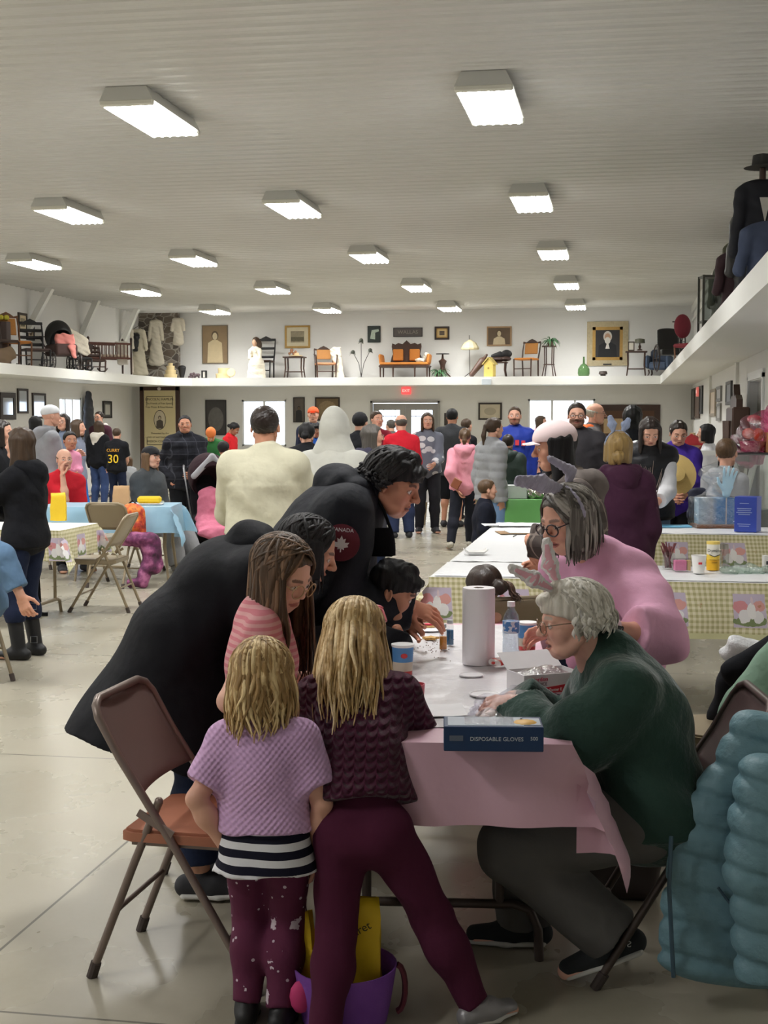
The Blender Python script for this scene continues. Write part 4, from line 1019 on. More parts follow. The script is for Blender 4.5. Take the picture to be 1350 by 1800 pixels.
# woman in the pink sweatshirt with lilac ears
f = Fig('smiling woman in pink sweatshirt with glasses and lilac bunny ears bending toward the table', PZ(1110, 1515), fdir(-118), 1.63, 4.65, skin=(234, 180, 156))
f.pose(hips=f.W(P(1078, 1128, 4.86)), neck=f.W(P(1046, 978, 4.66)), headc=f.W(P(998, 914, 4.58)), headR=f.Rw.T @ lookR(fdir(-122) + UP * -.30, UP - RT * .06), arms=(f.W(P(1062, 1104, 4.26)), f.W(P(985, 1110, 4.95))), epole=(f.D(RT * .02 - UP * .5 - FW * .9), V(.3, -.3, -1)), shw=.135, shd=f.D(unit(FW * .8 - RT * .6 - UP * .02)),
       feet=[f.W(PZ(1130, 1500)), f.W(PZ(1105, 1530))])
f.hd[0] = f.D(-RT + UP * .05); f.bf = 1.02
f.body(mouth=.1, brow=(110, 96, 88), lip=(170, 78, 84), old=1); f.locks(170, .66, H_GRAY, seed=6, r0=.03, ragged=.1, wave=.015, skip_front=46, flare=.12, base='bob', bl=.66, part=.08); f.glasses(mat((52, 38, 46), .3), r=.115, sq=.8, th=.012)
PINKS = cloth((238, 180, 210), .55, 10, .03)
f.top(PINKS, 'sweatshirt', t=.028, hem=.02, fold=.013, ff=15, loose=1.04, sleeve=(.78, .95), armr=1.25, cuffs=.006); f.pants(DENIMD, 'jeans', t=.014, wide=1.1); f.shoes(SHOE_D, SOLE_W)
b = MB(); w0 = f.wr[0] * .88 + f.el[0] * .12; fa = unit(f.wr[0] - f.el[0]); _, S, N = basis(fa); b.tube([w0 + (S * math.cos(a) + N * math.sin(a)) * .033 for a in np.linspace(0, 6.283, 14, endpoint=False)], .006, 6, closed=True, flat=2.2); wt = b.build('watch', mat((226, 190, 200), .5), f.root)
b = MB(); cf = unit(f.D(-CF) - fa * np.dot(f.D(-CF), fa)); b.box(w0 + cf * .034, (.036, .036, .012), np.stack([fa, np.cross(cf, fa), cf], 1), .004); b.build('watch_face', mat((30, 28, 32), .15), wt)
f.ears(FUR_L, None, [(f.Hh(P(996, 864, 4.56)), f.Hh(P(954, 850, 4.48)), f.Hh(P(908, 845, 4.44)), .13, (0, .2, 1)), (f.Hh(P(996, 862, 4.6)), f.Hh(P(1004, 828, 4.6)), f.Hh(P(966, 806, 4.56)), .085, (0, 1, .2))])

# seated white-haired woman in the green sweater
EL = (1000, 1090)
f = Fig('white-haired woman in green velour sweater with white bunny ears seated at the pink table', PZ(1120, 1700), fdir(-86), 1.58, 3.92, skin=(240, 190, 168))
f.pose(hips=f.W(P(1142, 1412, 3.96)), neck=f.W(P(1072, 1160, 3.94)), headc=f.W(P(1006, 1092, 3.92)), headR=f.Rw.T @ lookR(fdir(-97) + UP * -.12), shw=.155, arms=(f.W(P(918, 1236, 3.98)), f.W(P(905, 1228, 4.18))), epole=(V(-.9, -.3, -.75), V(.3, -.2, -1)),
       feet=[f.W(PZ(1050, 1700)) + V(0, 0, .012), f.W(PZ(925, 1660))], fdir=[V(-.05, .92, -.36), V(0, 1, 0)], kpole=[V(-.05, 1, .25), V(.05, 1, .6)])
f.an[0] = f.W(P(1082, 1648, 3.93)); f.kn[0], f.an[0] = ik(f.hj[0], f.an[0], .42, .40, V(0, 1, .55))
f.hd[0] = f.D(-RT + UP * -.12 + FW * .25); f.hd[1] = f.D(-RT * 1 - FW * .35 - UP * .12); f.pn[0] = f.D(-UP * .8 + FW * .6); f.pn[1] = f.D(-UP * .9 - FW * .3); f.curl = [.45, .4]
f.bf = 1.12
f.body(mouth=.55, brow=(190, 178, 165), eye=(80, 90, 100), lip=(168, 84, 82), old=1); f.glasses(mat((140, 116, 100), .25, .6), r=.105, sq=.85)
f.locks(300, .20, H_WHITE, seed=9, r0=.026, ragged=.5, wave=.03, skip_front=74, flare=.12, base='fringe', bl=.4, lift=.03)
t = NT('m_green_velour'); co = t.coord(); w = t.n('ShaderNodeTexWave', bands_direction='X'); w.inputs['Scale'].default_value = 60; t.l(co, w.inputs['Vector'])
t.base(t.mix(t.noise(7, 3), lin((34, 54, 48)), lin((56, 84, 74)))); t.set(.85, Sheen_Weight=.35, Sheen_Roughness=.4, Specular_IOR_Level=.2); t.bump(t.noise(11, 4), .6, .03)
f.top(t.m, 'sweater', t=.032, hem=.03, fold=.014, ff=14, loose=1.06, armr=1.3, cuffs=.004, collar=.012)
f.pants(cloth((98, 96, 94), .5, 14, .02), 'trousers', t=.018, wide=1.22, flare=1.25, length=.98, fold=.004); sh = f.shoes(mat((40, 44, 46), .85, bs=.3, bsc=300), SOLE_W, long=1.08)
text('S', .03, mat((190, 190, 190), .5), sh[0], f.an[0] + f.D(-FW * .05) + V(0, -.03, -.0), rotm(math.radians(70), 0, math.radians(90)), 'emblem')
GLV = clear('m_poly_glove', (246, 246, 250), .16, .18, .8, 60)
for i in (0, 1):
    hl = .125 * 1.58; fa = unit(f.wr[i] - f.el[i]); o = sdf('plastic_glove', hand_prims(f.wr[i], f.hd[i], f.pn[i], hl * 1.06, f.curl[i], right=(i == 1), thumb=.4) + [cap(f.wr[i] - fa * .08, f.wr[i], .05, .04, k=.02, fa=True), wob(.003, 90, 1)], .0045, GLV, f.root)
f.ears(FUR_W, FUR_P, [(f.Hh(P(984, 1034, 3.92)), f.Hh(P(966, 992, 3.90)), f.Hh(P(961, 950, 3.89)), .105, (.35, 1, 0)), (f.Hh(P(974, 1038, 3.90)), f.Hh(P(938, 1018, 3.85)), f.Hh(P(898, 998, 3.84)), .10, (0, .4, -1))])

# woman in the pale pink cap
f = Fig('woman in pale pink cap and brown patterned jacket with long black hair in profile', at(1010, 6.4), fdir(-84), 1.62, 6.4, skin=(222, 168, 142))
f.pose(hips=f.W(P(1016, 1030, 6.45)), neck=f.W(P(1004, 846, 6.42)), headc=f.W(P(974, 786, 6.4)), headR=f.Rw.T @ lookR(fdir(-92) + UP * -.16), arms=(f.W(P(932, 950, 6.2)), f.W(P(960, 990, 6.6))), epole=(V(-.3, -.8, -.4), V(.3, -.8, -.4)))
f.hd[0] = f.D(-UP * .9 + RT * .3 ); f.pn[0] = f.D(RT * .6 + FW * .5); f.curl = [.45, .5]
f.body(mouth=.15, brow=(24, 18, 18), lip=(160, 84, 84)); f.hair('long', H_BLACK, 1.0); f.cap_(mat((226, 204, 204), .85, var=.05), sc=1.04)
JK = plaid((96, 88, 84), (66, 58, 56), (150, 138, 130), 7.0); f.top(JK, 'jacket', t=.035, hem=.06, fold=.007, armr=1.15, collar=.03, cuffs=.004); f.hood(cloth((112, 104, 100)), name='jacket_hood'); f.pants(DENIMD, 'jeans'); f.shoes(SHOE_D)
b = MB(); T = lambda *a: f.hR @ V(*a) * f.hu + f.hc_; b.ball(T(-.375, -.02, -.22), .006, 8); b.build('earring', mat((230, 220, 200), .2, .8), f.root)

# girl with the messy bun
f = Fig('girl with messy dark brown bun in pink top sitting on chair beyond paper towel roll', PZ(858, 1352), fdir(-22), 1.22, 6.25, child=True, hr=.17)
f.pose(hips=f.W(P(862, 1192, 6.25)), neck=f.W(P(868, 1094, 6.22)), headc=f.W(P(850, 1036, 6.2)), headR=f.Rw.T @ lookR(fdir(-38) + UP * -.3), arms=('front', 'front'), feet=[V(-.1, .38), V(.1, .38)], kpole=(0, 1, 1))
f.body(); f.hair('bun', hairmat('3a2a22', '5e4636', .4)); b = MB()
f.top(cloth((220, 150, 160)), 'shirt', t=.02); f.pants(DENIM, 'jeans'); f.shoes(SHOE_D)
v, q, lk = strands(26, .5, (.2, -.4, -.7), 12, .02, .5, .1, 150, .1); o = mesh_np('loose_hair', v * V(.55, .5, .6) @ f.hR.T * f.hu + f.hc_ + f.hR @ V(.22, -.42, -.25) * f.hu, q, hairmat('3a2a22', '5e4636', .4), f.root, lock=lk)
# ------------------------------------------------------------------ tables, chairs and the things on them
STEEL = mat((130, 115, 107), .38, .35, var=.08, vs=30); STEELD = mat((84, 72, 66), .4, .35, var=.08); TAN = mat((150, 136, 112), .35, .25, var=.06); RUBBER = mat((70, 60, 56), .8)
def folding_chair(label, loc, face, frame=STEEL, seat=None, pan=None, group=None):
    r = thing('folding_chair', label, 'chair', loc, math.atan2(-face[0], face[1]), group)
    seat = seat or frame; pan = pan or frame
    FX, RX = .205, .185
    top = []
    for sx in (-1, 1): top.append([V(sx * FX, .20, .015), V(sx * FX, -.03, .40), V(sx * FX, -.20, .66), V(sx * FX, -.262, .77), V(sx * (FX - .02), -.278, .80), V(sx * (FX - .06), -.288, .815)])
    b = MB(); b.tube(top[0] + top[1][::-1], .0125, 8); b.build('front_frame', frame, r, 60)
    for sx in (-1, 1):
        b = MB(); b.tube([V(sx * RX, -.30, .015), V(sx * RX, -.17, .34), V(sx * (RX + .01), -.085, .535)], .0125, 8); b.ball((sx * (RX + .01), -.085, .535), .0135, 8); lg = b.build('rear_leg', frame, r, 60)
        b = MB(); b.tube([V(sx * RX, -.303, .0), V(sx * RX, -.288, .045)], .0165, 10); b.build('rubber_foot', RUBBER, lg)
        b = MB(); b.tube([V(sx * FX, .207, .0), V(sx * FX, .18, .045)], .0165, 10); b.build('rubber_foot', RUBBER, r)
        b = MB(); b.box((sx * (FX + .006), -.09, .475), (.006, .12, .022), rotm(math.radians(-30), 0, 0)); b.build('hinge_link', frame, r, 0)
    b = MB(); b.tube([(-RX, -.225, .2), (-RX + .03, -.222, .205), (RX - .03, -.222, .205), (RX, -.225, .2)], .008, 6); b.build('rear_stretcher', frame, r, 60)
    b = MB(); b.tube([(-FX, .12, .15), (FX, .12, .15)], .008, 6); b.build('front_stretcher', frame, r, 60)
    # curved back panel
    def pan_(u, v):
        x = (u - .5) * 2 * (FX - .004); z = .555 + .255 * v; c = .022 * (1 - (2 * u - 1) ** 2); y = np.interp(z, [.40, .66, .77, .815], [-.03, -.20, -.262, -.288]) - c
        if v > .8: x *= 1 - .14 * ((v - .8) / .2) ** 2
        return V(x, y, z)
    b = MB(); b.grid(pan_, 13, 9); b.build('backrest', pan, r, 60, solid=.006)
    sd = []
    for a, bb in ((-.185, -.2), (.185, -.2), (.2, -.17), (.2, .1), (.16, .19), (.12, .205), (-.12, .205), (-.16, .19), (-.2, .1), (-.2, -.17)): sd.append((a, bb))
    b = MB(); b.prism(sd, (0, 0, .415), (1, 0, 0), (0, 1, 0), .026); b.prism([(x * .96, y * .96) for x, y in sd], (0, 0, .441), (1, 0, 0), (0, 1, 0), .008)
    b.build('seat', seat, r, 30)
    b = MB(); b.box((0, .01, .41), (.385, .36, .012)); b.build('seat_frame', frame, r, 0)
    return r
def tube_legs(r, w, L, z, m, inset=.28, bar=.12, posts=.2):
    for sy in (-1, 1):
        y = sy * (L / 2 - inset); b = MB(); q = w / 2 - .06
        b.tube([(-q, y, .0), (-q + .005, y, bar * .55), (-q + .03, y, bar * .9), (-q + .08, y, bar), (q - .08, y, bar), (q - .03, y, bar * .9), (q - .005, y, bar * .55), (q, y, 0)], .0145, 8)
        for sx in (-1, 1): b.tube([(sx * posts, y, bar), (sx * posts, y, z - .03)], .0145, 8)
        b.build('leg_frame', m, r, 60)
def drape(r_loc, rz, w, L, z, ex, m, name='tablecloth', label='', nu=46, nv=64, fold=.02, group=None, wr=.0015, seed=0):
    """cloth over a table w x L; ex = overhang on -x, +x, -y, +y"""
    o = thing(name, label, 'tablecloth', r_loc, rz, group)
    us = sorted(set(np.concatenate([np.linspace(-w / 2 - ex[0], -w / 2, 9), np.linspace(-w / 2, w / 2, nu - 18), np.linspace(w / 2, w / 2 + ex[1], 9)]).round(4)))
    vs = sorted(set(np.concatenate([np.linspace(-L / 2 - ex[2], -L / 2, 9), np.linspace(-L / 2, L / 2, nv - 18), np.linspace(L / 2, L / 2 + ex[3], 9)]).round(4)))
    def f(u, v):
        a = us[int(round(u * (len(us) - 1)))]; b_ = vs[int(round(v * (len(vs) - 1)))]
        ea = max(abs(a) - w / 2, 0); eb = max(abs(b_) - L / 2, 0); sa, sb = np.sign(a), np.sign(b_); dr = math.hypot(ea, eb)
        x = sa * min(abs(a), w / 2); y = sb * min(abs(b_), L / 2)
        k = min(1, dr / .12)
        rip = fold * k * math.sin(17 * (b_ if ea > eb else a) + seed + 2 * math.sin(5 * (a + b_)))
        th = math.atan2(eb, ea) if dr > 0 else 0
        if ea > 0 and eb > 0:
            c = math.sin(2 * th); x += sa * (.012 + .16 * c * min(1, dr / .3) * math.cos(th) ** .5 + .03 * dr * c); y += sb * (.012 + .10 * c * min(1, dr / .3) * math.sin(th) ** .5)
            x += sa * .035 * math.sin(th * 6) * k; y -= sb * .035 * math.sin(th * 6) * k
        elif ea > 0: x += sa * (.006 + .02 * min(1, ea / .2) + max(rip, -.008))
        elif eb > 0: y += sb * (.006 + .02 * min(1, eb / .2) + max(rip, -.008))
        return V(x, y, z + .004 - dr * .985 + (wr * math.sin(23 * a + 3 * math.sin(9 * b_)) * math.sin(19 * b_ + a * 4) if dr == 0 else 0))
    b = MB(); b.grid(f, len(us), len(vs)); b.build('cloth', m, o, 50); return o

# ---- the pink table
TA = PZ(1003, 1308, .745); TB = PZ(938, 1098, .745); ld = unit((TB - TA)[:2]); TL = float(np.linalg.norm((TB - TA)[:2])); TW = .76
lv = V(ld[0], ld[1], 0); wv = V(ld[1], -ld[0], 0); TC = TA + lv * TL / 2 - wv * TW / 2; TC[2] = 0; TRZ = math.atan2(-ld[0], ld[1])
r = thing('folding_table', 'long folding table on bent brown tube legs under the pink cloth', 'table', TC, TRZ)
b = MB(); b.box((0, 0, .722), (TW, TL, .035), bev=.008); b.build('tabletop', mat((190, 182, 170), .6), r); tube_legs(r, TW, TL, .74, STEELD, inset=.36, bar=.17)
t = NT('m_pink_plastic'); t.base(lin((220, 178, 194))); t.set(.32, Specular_IOR_Level=.5); t.bump(t.noise(5, 4), .35, .03)
drape(TC, TRZ, TW + .01, TL + .01, .742, (.26, .30, .225, .15), t.m, 'tablecloth', 'pale pink plastic tablecloth with a pointed corner hanging over the near table', seed=2, fold=.012)
TZ = .7475
t = NT('m_paper_sheet'); t.base(lin((222, 219, 222))); t.set(.3, Specular_IOR_Level=.5); t.bump(t.noise(9, 5), .5, .03)
r = thing('table_paper', 'crinkled white paper covering the top of the pink table', 'paper', TC, TRZ)
b = MB(); b.grid(lambda u, v: V((u - .5) * (TW - .07) - .02, -TL / 2 + .17 + v * (TL - .22), TZ + .0015 + .0022 * math.sin(31 * u + 5 * math.sin(14 * v)) * math.sin(23 * v + 4 * u)), 30, 50); b.build('sheet', t.m, r, 60)
TT = TZ + .004
def tl(px, py, z=TT): return PZ(px, py, z)
# gloves box
r = thing('glove_box', 'dark blue printed box of disposable gloves at the near corner of pink table', 'box', tl(866, 1312, TZ), YAW - .04)
b = MB(); b.box((0, 0, .034), (.262, .125, .066), bev=.002); b.build('carton', mat((20, 52, 92), .45, var=.06), r)
b = MB(); b.box((-.02, .0, .0672), (.2, .1, .002)); b.box((.1, 0, .0672), (.05, .08, .002)); b.build('top_print', mat((178, 186, 196), .5), r, 0)
b = MB(); b.ball((.085, -.01, .068), (.032, .03, .006), 10); b.build('round_mark', mat((224, 176, 90), .5), r)
text('DISPOSABLE GLOVES', .0150, mat((200, 208, 216), .5), r, (.008, -.0632, .034), (math.pi / 2, 0, 0), 'lettering')
text('500', .0135, mat((200, 208, 216), .5), r, (.106, -.0632, .036), (math.pi / 2, 0, 0), 'lettering')
b = MB(); b.box((-.098, -.0632, .036), (.036, .002, .014)); b.build('small_logo', mat((96, 104, 120), .5), r, 0)
b = MB(); b.grid(lambda u, v: V(-.01 + (u - .5) * .13, (v - .5) * .09, .07 + .022 * math.sin(math.pi * u) * math.sin(math.pi * v) * (1 + .6 * math.sin(9 * u + 6 * v))), 14, 12); b.build('glove_film', clear('m_film', (250, 250, 252), .28, .12, 1, 50), r, 60)
# paper towel roll
r = thing('paper_towel_roll', 'tall white paper towel roll standing on the pink table', 'paper towels', tl(841, 1166), 0)
b = MB(); b.lathe([(.019, 0), (.056, 0), (.058, .004), (.058, .268), (.056, .272), (.019, .272), (.019, .2)], n=40); b.build('paper', mat((246, 242, 244), .9, var=.02, bs=.25, bsc=90), r, 50)
b = MB(); b.lathe([(.0185, .002), (.0185, .27), (.0165, .27), (.0165, .01)], n=20); b.build('core', mat((150, 128, 104), .9), r)
# sprinkle vials
for px, py, col, nm, h in ((779, 1142, (226, 150, 52), 'orange', .5), (791, 1134, (52, 120, 166), 'blue', .62)):
    r = thing('sprinkle_bottle', 'small clear shaker of %s sprinkles beside the paper towels' % nm, 'shaker', tl(px, py), 0)
    b = MB(); b.lathe([(0, .002), (.0145, .002), (.0145, .075), (.011, .086), (.011, .09)], n=18); b.build('glass', clear('m_vial', (246, 246, 246), .12), r)
    b = MB(); b.lathe([(0, .003), (.0135, .003), (.0135, .075 * h + .012), (0, .075 * h + .012)], n=18); b.build('sprinkles', mat(col, .8, bs=.6, bsc=300), r)
    b = MB(); b.lathe([(0, .084), (.012, .084), (.012, .098), (0, .099)], n=18); b.build('cap', mat((206, 214, 214), .3), r)
# frosting tubs
t = NT('m_tub'); s_ = t.sep(t.coord()); z = s_[2]
t.base(t.mix(t.math('LESS_THAN', z, .016), t.mix(t.math('GREATER_THAN', z, .047), t.mix(t.noise(14, 2), lin((214, 200, 176)), lin((190, 176, 160))), lin((84, 140, 196))), lin((196, 60, 58)))); t.set(.4)
def tub(px, py, lab):
    r = thing('frosting_tub', lab, 'tub', tl(px, py), YAW)
    b = MB(); b.lathe([(0, .001), (.032, .001), (.037, .098), (.039, .1), (.039, .104), (.036, .104), (.034, .09), (.0, .088)], n=28); b.build('cup', t.m, r, 40)
    b = MB(); b.lathe([(0, .0885), (.0335, .0895)], n=24); b.build('frosting', mat((238, 236, 234), .5), r)
    b = MB(); b.lathe([(.0375, .097), (.0395, .1), (.0395, .106), (.0365, .106)], n=28); b.build('rim', mat((240, 240, 240), .4), r)
    b = MB(); b.ball((.004, -.0355, .07), (.012, .003, .009), 10); b.build('emblem', mat((204, 62, 66), .5), r)
tub(708, 1186, 'blue and cream frosting tub next to the burgundy sweater sleeve'); tub(926, 1142, 'blue and cream frosting tub behind the clear water bottle')
r = thing('water_bottle', 'clear plastic water bottle with blue label beside the paper towels', 'bottle', tl(898, 1152), 0)
b = MB(); b.lathe([(0, .003), (.026, .002), (.031, .008), (.031, .05), (.0295, .055), (.031, .06), (.0295, .066), (.031, .072), (.031, .13), (.026, .152), (.014, .172), (.0125, .176), (.0125, .186)], n=24); b.build('body', clear('m_bottle', (226, 232, 238), .18, .05, .5, 40), r, 60)
t = NT('m_bottle_label'); s_ = t.sep(t.coord()); t.base(t.mix(t.math('LESS_THAN', t.noise(40, 2), .52), lin((214, 226, 236)), lin((78, 136, 196)))); t.set(.4)
b = MB(); b.lathe([(.0315, .085), (.0315, .128)], n=24); b.build('label', t.m, r); b = MB(); b.lathe([(0, .2), (.014, .2), (.0145, .186), (.0145, .182)][::-1], n=18); b.build('screw_cap', mat((244, 244, 244), .4), r)
# red striped snack bag
t = NT('m_striped_bag'); s_ = t.sep(t.coord()); t.base(t.mix(t.math('LESS_THAN', t.math('FRACT', t.math('MULTIPLY_ADD', s_[0], 26, t.math('MULTIPLY', s_[1], 12))), .5), lin((236, 226, 222)), lin((216, 62, 54)))); t.set(.28); t.bump(t.noise(30, 3), .6, .01)
r = thing('snack_bag', 'red and white striped paper bag lying by the water bottle', 'bag', tl(905, 1172), YAW + .2)
o = sdf('bag_body', [limb((-.085, 0, .018), (.07, .01, .022), .028, .008, .05, .02, side=(0, 1, 0), k=.02), wob(.005, 60, 2)], .004, t.m, r)
# white carton with red band
r = thing('food_carton', 'opened white and red food carton on the table by the seated woman', 'box', tl(955, 1212), YAW + .38)
b = MB(); x0, y0, h = .10, .06, .062
for c, s in (((0, -y0, h / 2), (2 * x0, .003, h)), ((0, y0, h / 2), (2 * x0, .003, h)), ((-x0, 0, h / 2), (.003, 2 * y0, h)), ((x0, 0, h / 2), (.003, 2 * y0, h)), ((0, 0, .002), (2 * x0, 2 * y0, .003))): b.box(c, s)
b.build('carton', mat((226, 224, 226), .5), r, 0)
b = MB(); b.box((0, y0 + .035, h + .02), (2 * x0, .085, .003), rotm(.55, 0, 0)); b.build('flap', mat((228, 226, 228), .5), r, 0)
b = MB(); b.prism([(-x0, .001), (x0, .001), (x0, .03), (-x0 + .03, .016), (-x0 + .012, .016), (-x0, .03)], (0, -y0 - .0022, 0), (1, 0, 0), (0, 0, 1), -.001); b.build('red_band', mat((206, 40, 52), .5), r, 0)
text('Gordon', .019, mat((206, 60, 96), .5), r, (-.048, -y0 - .003, .047), (math.pi / 2, 0, 0)); text('CHOICE', .014, mat((120, 110, 112), .5), r, (-.046, -y0 - .003, .031), (math.pi / 2, 0, 0)); text('Easter E', .014, mat((240, 226, 226), .5), r, (.01, -y0 - .0042, .011), (math.pi / 2, 0, 0))
b = MB(); b.grid(lambda u, v: V((u - .5) * .16, (v - .5) * .1, .055 + .02 * math.sin(3.1 * u) * math.sin(3.1 * v) * (1 + .4 * math.sin(14 * u + 8 * v))), 14, 10); b.build('wrapping', clear('m_film2', (246, 240, 236), .35, .15, 1, 40), r, 60)
# lids, plates, sheets
def disc(px, py, rad, lab, nm='lid', col=(238, 236, 238), h=.006, cat='lid'):
    r = thing(nm, lab, cat, tl(px, py), 0); b = MB(); b.lathe([(0, .001), (rad * .95, .001), (rad, h), (rad * .9, h), (rad * .86, .004), (0, .004)], n=28); b.build('disc', mat(col, .4), r)
disc(828, 1188, .042, 'white round tub lid lying in front of the paper towel roll'); disc(852, 1222, .05, 'white round lid near the gloved hands', 'lid'); disc(752, 1106, .085, 'white paper plate under the reaching hand', 'paper_plate', cat='plate')
r = thing('iced_cookie', 'small cookie with red icing on white plate under the hand', 'cookie', tl(754, 1104) + V(0, 0, .005), 0); b = MB(); b.lathe([(0, 0), (.03, 0), (.032, .006), (0, .012)], n=16, sy=.8); b.build('biscuit', mat((206, 168, 110), .8), r); b = MB(); b.lathe([(0, .009), (.024, .009), (.022, .014), (0, .016)], n=14, sy=.8); b.build('icing', mat((206, 44, 70), .4), r)
r = thing('plain_cookie', 'plain golden star cookie on table paper near the shakers', 'cookie', tl(757, 1124), .4); b = MB(); b.prism([((.036 if i % 2 == 0 else .02) * math.cos(i * .628), (.036 if i % 2 == 0 else .02) * math.sin(i * .628)) for i in range(10)], (0, 0, .001), (1, 0, 0), (0, 1, 0), .009); b.build('biscuit', mat((204, 160, 92), .8, bs=.4, bsc=200), r)
r = thing('paper_sheet', 'flat white sheet of paper on pink table behind the glove box', 'paper', tl(778, 1250) + V(0, 0, .001), YAW + .06); b = MB(); b.grid(lambda u, v: V((u - .5) * .13, (v - .5) * .17, .002 + .004 * max(0, u - .8) * 5), 8, 6); b.build('page', mat((234, 234, 236), .7), r, 60)
r = thing('pink_cup', 'pink plastic cup half hidden by the burgundy sweater', 'cup', tl(727, 1258), 0); b = MB(); b.lathe([(0, .002), (.026, .002), (.034, .095), (.032, .095), (.025, .01), (0, .008)], n=20); b.build('cup', mat((228, 118, 136), .35), r)
rs = np.random.RandomState(4); b = MB()
for i in range(60):
    p = tl(760 + rs.normal(0, 22), 1136 + rs.normal(0, 10)) ; b.box(p + V(0, 0, .0015), (.004, .003, .002), rotm(0, 0, rs.rand() * 3))
tag(b.build('crumbs', mat((120, 92, 70), .9), None, 0), 'scattered dark crumbs and sprinkles on the table paper', 'crumbs', kind='stuff')

# ---- chairs near the camera
A = PZ(158, 1722); B_ = PZ(253, 1632); ac = unit((B_ - A)[:2]); fw = V(ac[1], -ac[0], 0); md = (A + B_) / 2
folding_chair('brown metal folding chair with copper-brown seat beside the small girl', md + fw * .30, fw, STEEL, seat=mat((166, 106, 80), .42, var=.1, vs=12), pan=mat((126, 108, 102), .4, .2, var=.05))
folding_chair('brown folding chair under the seated white-haired woman', at(1166, 3.98), fdir(-88), STEELD)
folding_chair('shiny tan folding chair with mint jacket over its back', at(1292, 5.15), fdir(-78), TAN)
folding_chair('dark folding chair partly hidden behind the black coat', at(424, 5.0), fdir(80), STEELD)
folding_chair('tan folding chair under the girl with the messy bun', at(862, 6.35), fdir(-18), TAN)

# ---- draped jackets
t = NT('m_blue_puffer'); t.base(t.mix(t.noise(5, 3), lin((100, 136, 148)), lin((120, 156, 166)))); t.set(.5, Specular_IOR_Level=.4); t.bump(t.noise(26, 4, rough=.5), .6, .015)
o = thing('puffer_jacket', 'blue-teal quilted down jacket draped over the back of the brown chair', 'jacket', at(1290, 3.78), YAW)
W_ = lambda px, py, d: rotm(0, 0, -YAW) @ (P(px, py, d) - at(1290, 3.78))
def quilt(fz, amp, pit): return disp(lambda X, Y, Z: amp * (np.exp(-(np.abs(np.mod((Z * fz + .12 * X + .012 * np.sin(9 * X)) / pit, 1) - .5) * pit / .014) ** 2) * 1.4 - .3) + 0 * Y)
sdf('body', [limb(W_(1352, 1290, 3.80), W_(1300, 1480, 3.78), .085, .05, .19, .055, side=(1, 0, 0), k=.05), limb(W_(1300, 1480, 3.78), W_(1268, 1700, 3.74), .20, .055, .175, .05, side=(1, 0, 0), k=.05), limb(W_(1262, 1395, 3.80), W_(1330, 1290, 3.80), .04, .05, .07, .05, k=.05), quilt(1, .009, .088), wob(.006, 14, 1)], .007, t.m, o)
sdf('sleeve', [cap(W_(1345, 1370, 3.68), W_(1322, 1520, 3.64), .08, .072, k=.05), limb(W_(1322, 1520, 3.64), W_(1335, 1722, 3.62), .072, .06, .058, .05, k=.03, fb=True), quilt(1, .010, .078), wob(.004, 18, 3)], .007, t.m, o)
b = MB(); b.tube([W_(1180, 1470, 3.70), W_(1176, 1560, 3.69), W_(1184, 1718, 3.69)], .006, 6); b.tube([W_(1262, 1560, 3.70), W_(1300, 1610, 3.69)], .004, 6); b.build('zipper', mat((60, 84, 98), .5), o)
mint = cloth((126, 158, 136), .55, 11, .03, .7)
o = thing('mint_jacket', 'mint green jacket hanging over the shiny tan chair', 'jacket', at(1330, 4.6), YAW); W_ = lambda px, py, d: rotm(0, 0, -YAW) @ (P(px, py, d) - at(1330, 4.6))
sdf('jacket_body', [limb(W_(1385, 1130, 4.85), W_(1330, 1270, 4.7), .07, .05, .13, .06, side=(1, 0, 0), k=.05), limb(W_(1330, 1270, 4.7), W_(1290, 1380, 4.6), .13, .06, .12, .06, side=(1, 0, 0), k=.04), limb(W_(1300, 1240, 4.72), W_(1255, 1370, 4.55), .045, .04, .06, .05, k=.04), wob(.009, 18, 2)], .008, mint, o)
o = thing('black_coat', 'dark grey and black coat draped on top of the shiny tan chair', 'coat', at(1330, 5.2), YAW); W_ = lambda px, py, d: rotm(0, 0, -YAW) @ (P(px, py, d) - at(1330, 5.2))
sdf('coat_body', [limb(W_(1282, 1190, 5.22), W_(1360, 1142, 5.2), .03, .05, .05, .06, side=(0, 1, 0), k=.04), limb(W_(1290, 1180, 5.3), W_(1272, 1260, 5.35), .05, .04, .07, .05, k=.04), limb(W_(1330, 1210, 5.35), W_(1310, 1300, 5.4), .09, .05, .10, .06, k=.04), wob(.008, 20, 5)], .009, BLACKC, o)
o = thing('plastic_bag', 'crumpled white plastic bag with blue print behind the coats', 'bag', at(1312, 5.6), YAW); W_ = lambda px, py, d: rotm(0, 0, -YAW) @ (P(px, py, d) - at(1312, 5.6))
t = NT('m_plastic_bag'); t.base(t.mix(t.math('LESS_THAN', t.noise(9, 2), .42), lin((222, 224, 226)), lin((120, 150, 206)))); t.set(.3); t.bump(t.noise(16, 4), .8, .03)
sdf('bag_body', [limb(W_(1285, 1142, 5.6), W_(1352, 1150, 5.6), .045, .05, .06, .06, k=.03), ell(W_(1330, 1185, 5.6), (.12, .08, .08), k=.05), limb(W_(1330, 1185, 5.6), W_(1330, 1300, 5.65), .1, .07, .1, .08, k=.05), wob(.014, 28, 5)], .008, t.m, o)
o = thing('handbag', 'dark brown bag on the floor under the seated woman', 'bag', at(1090, 4.4), YAW)
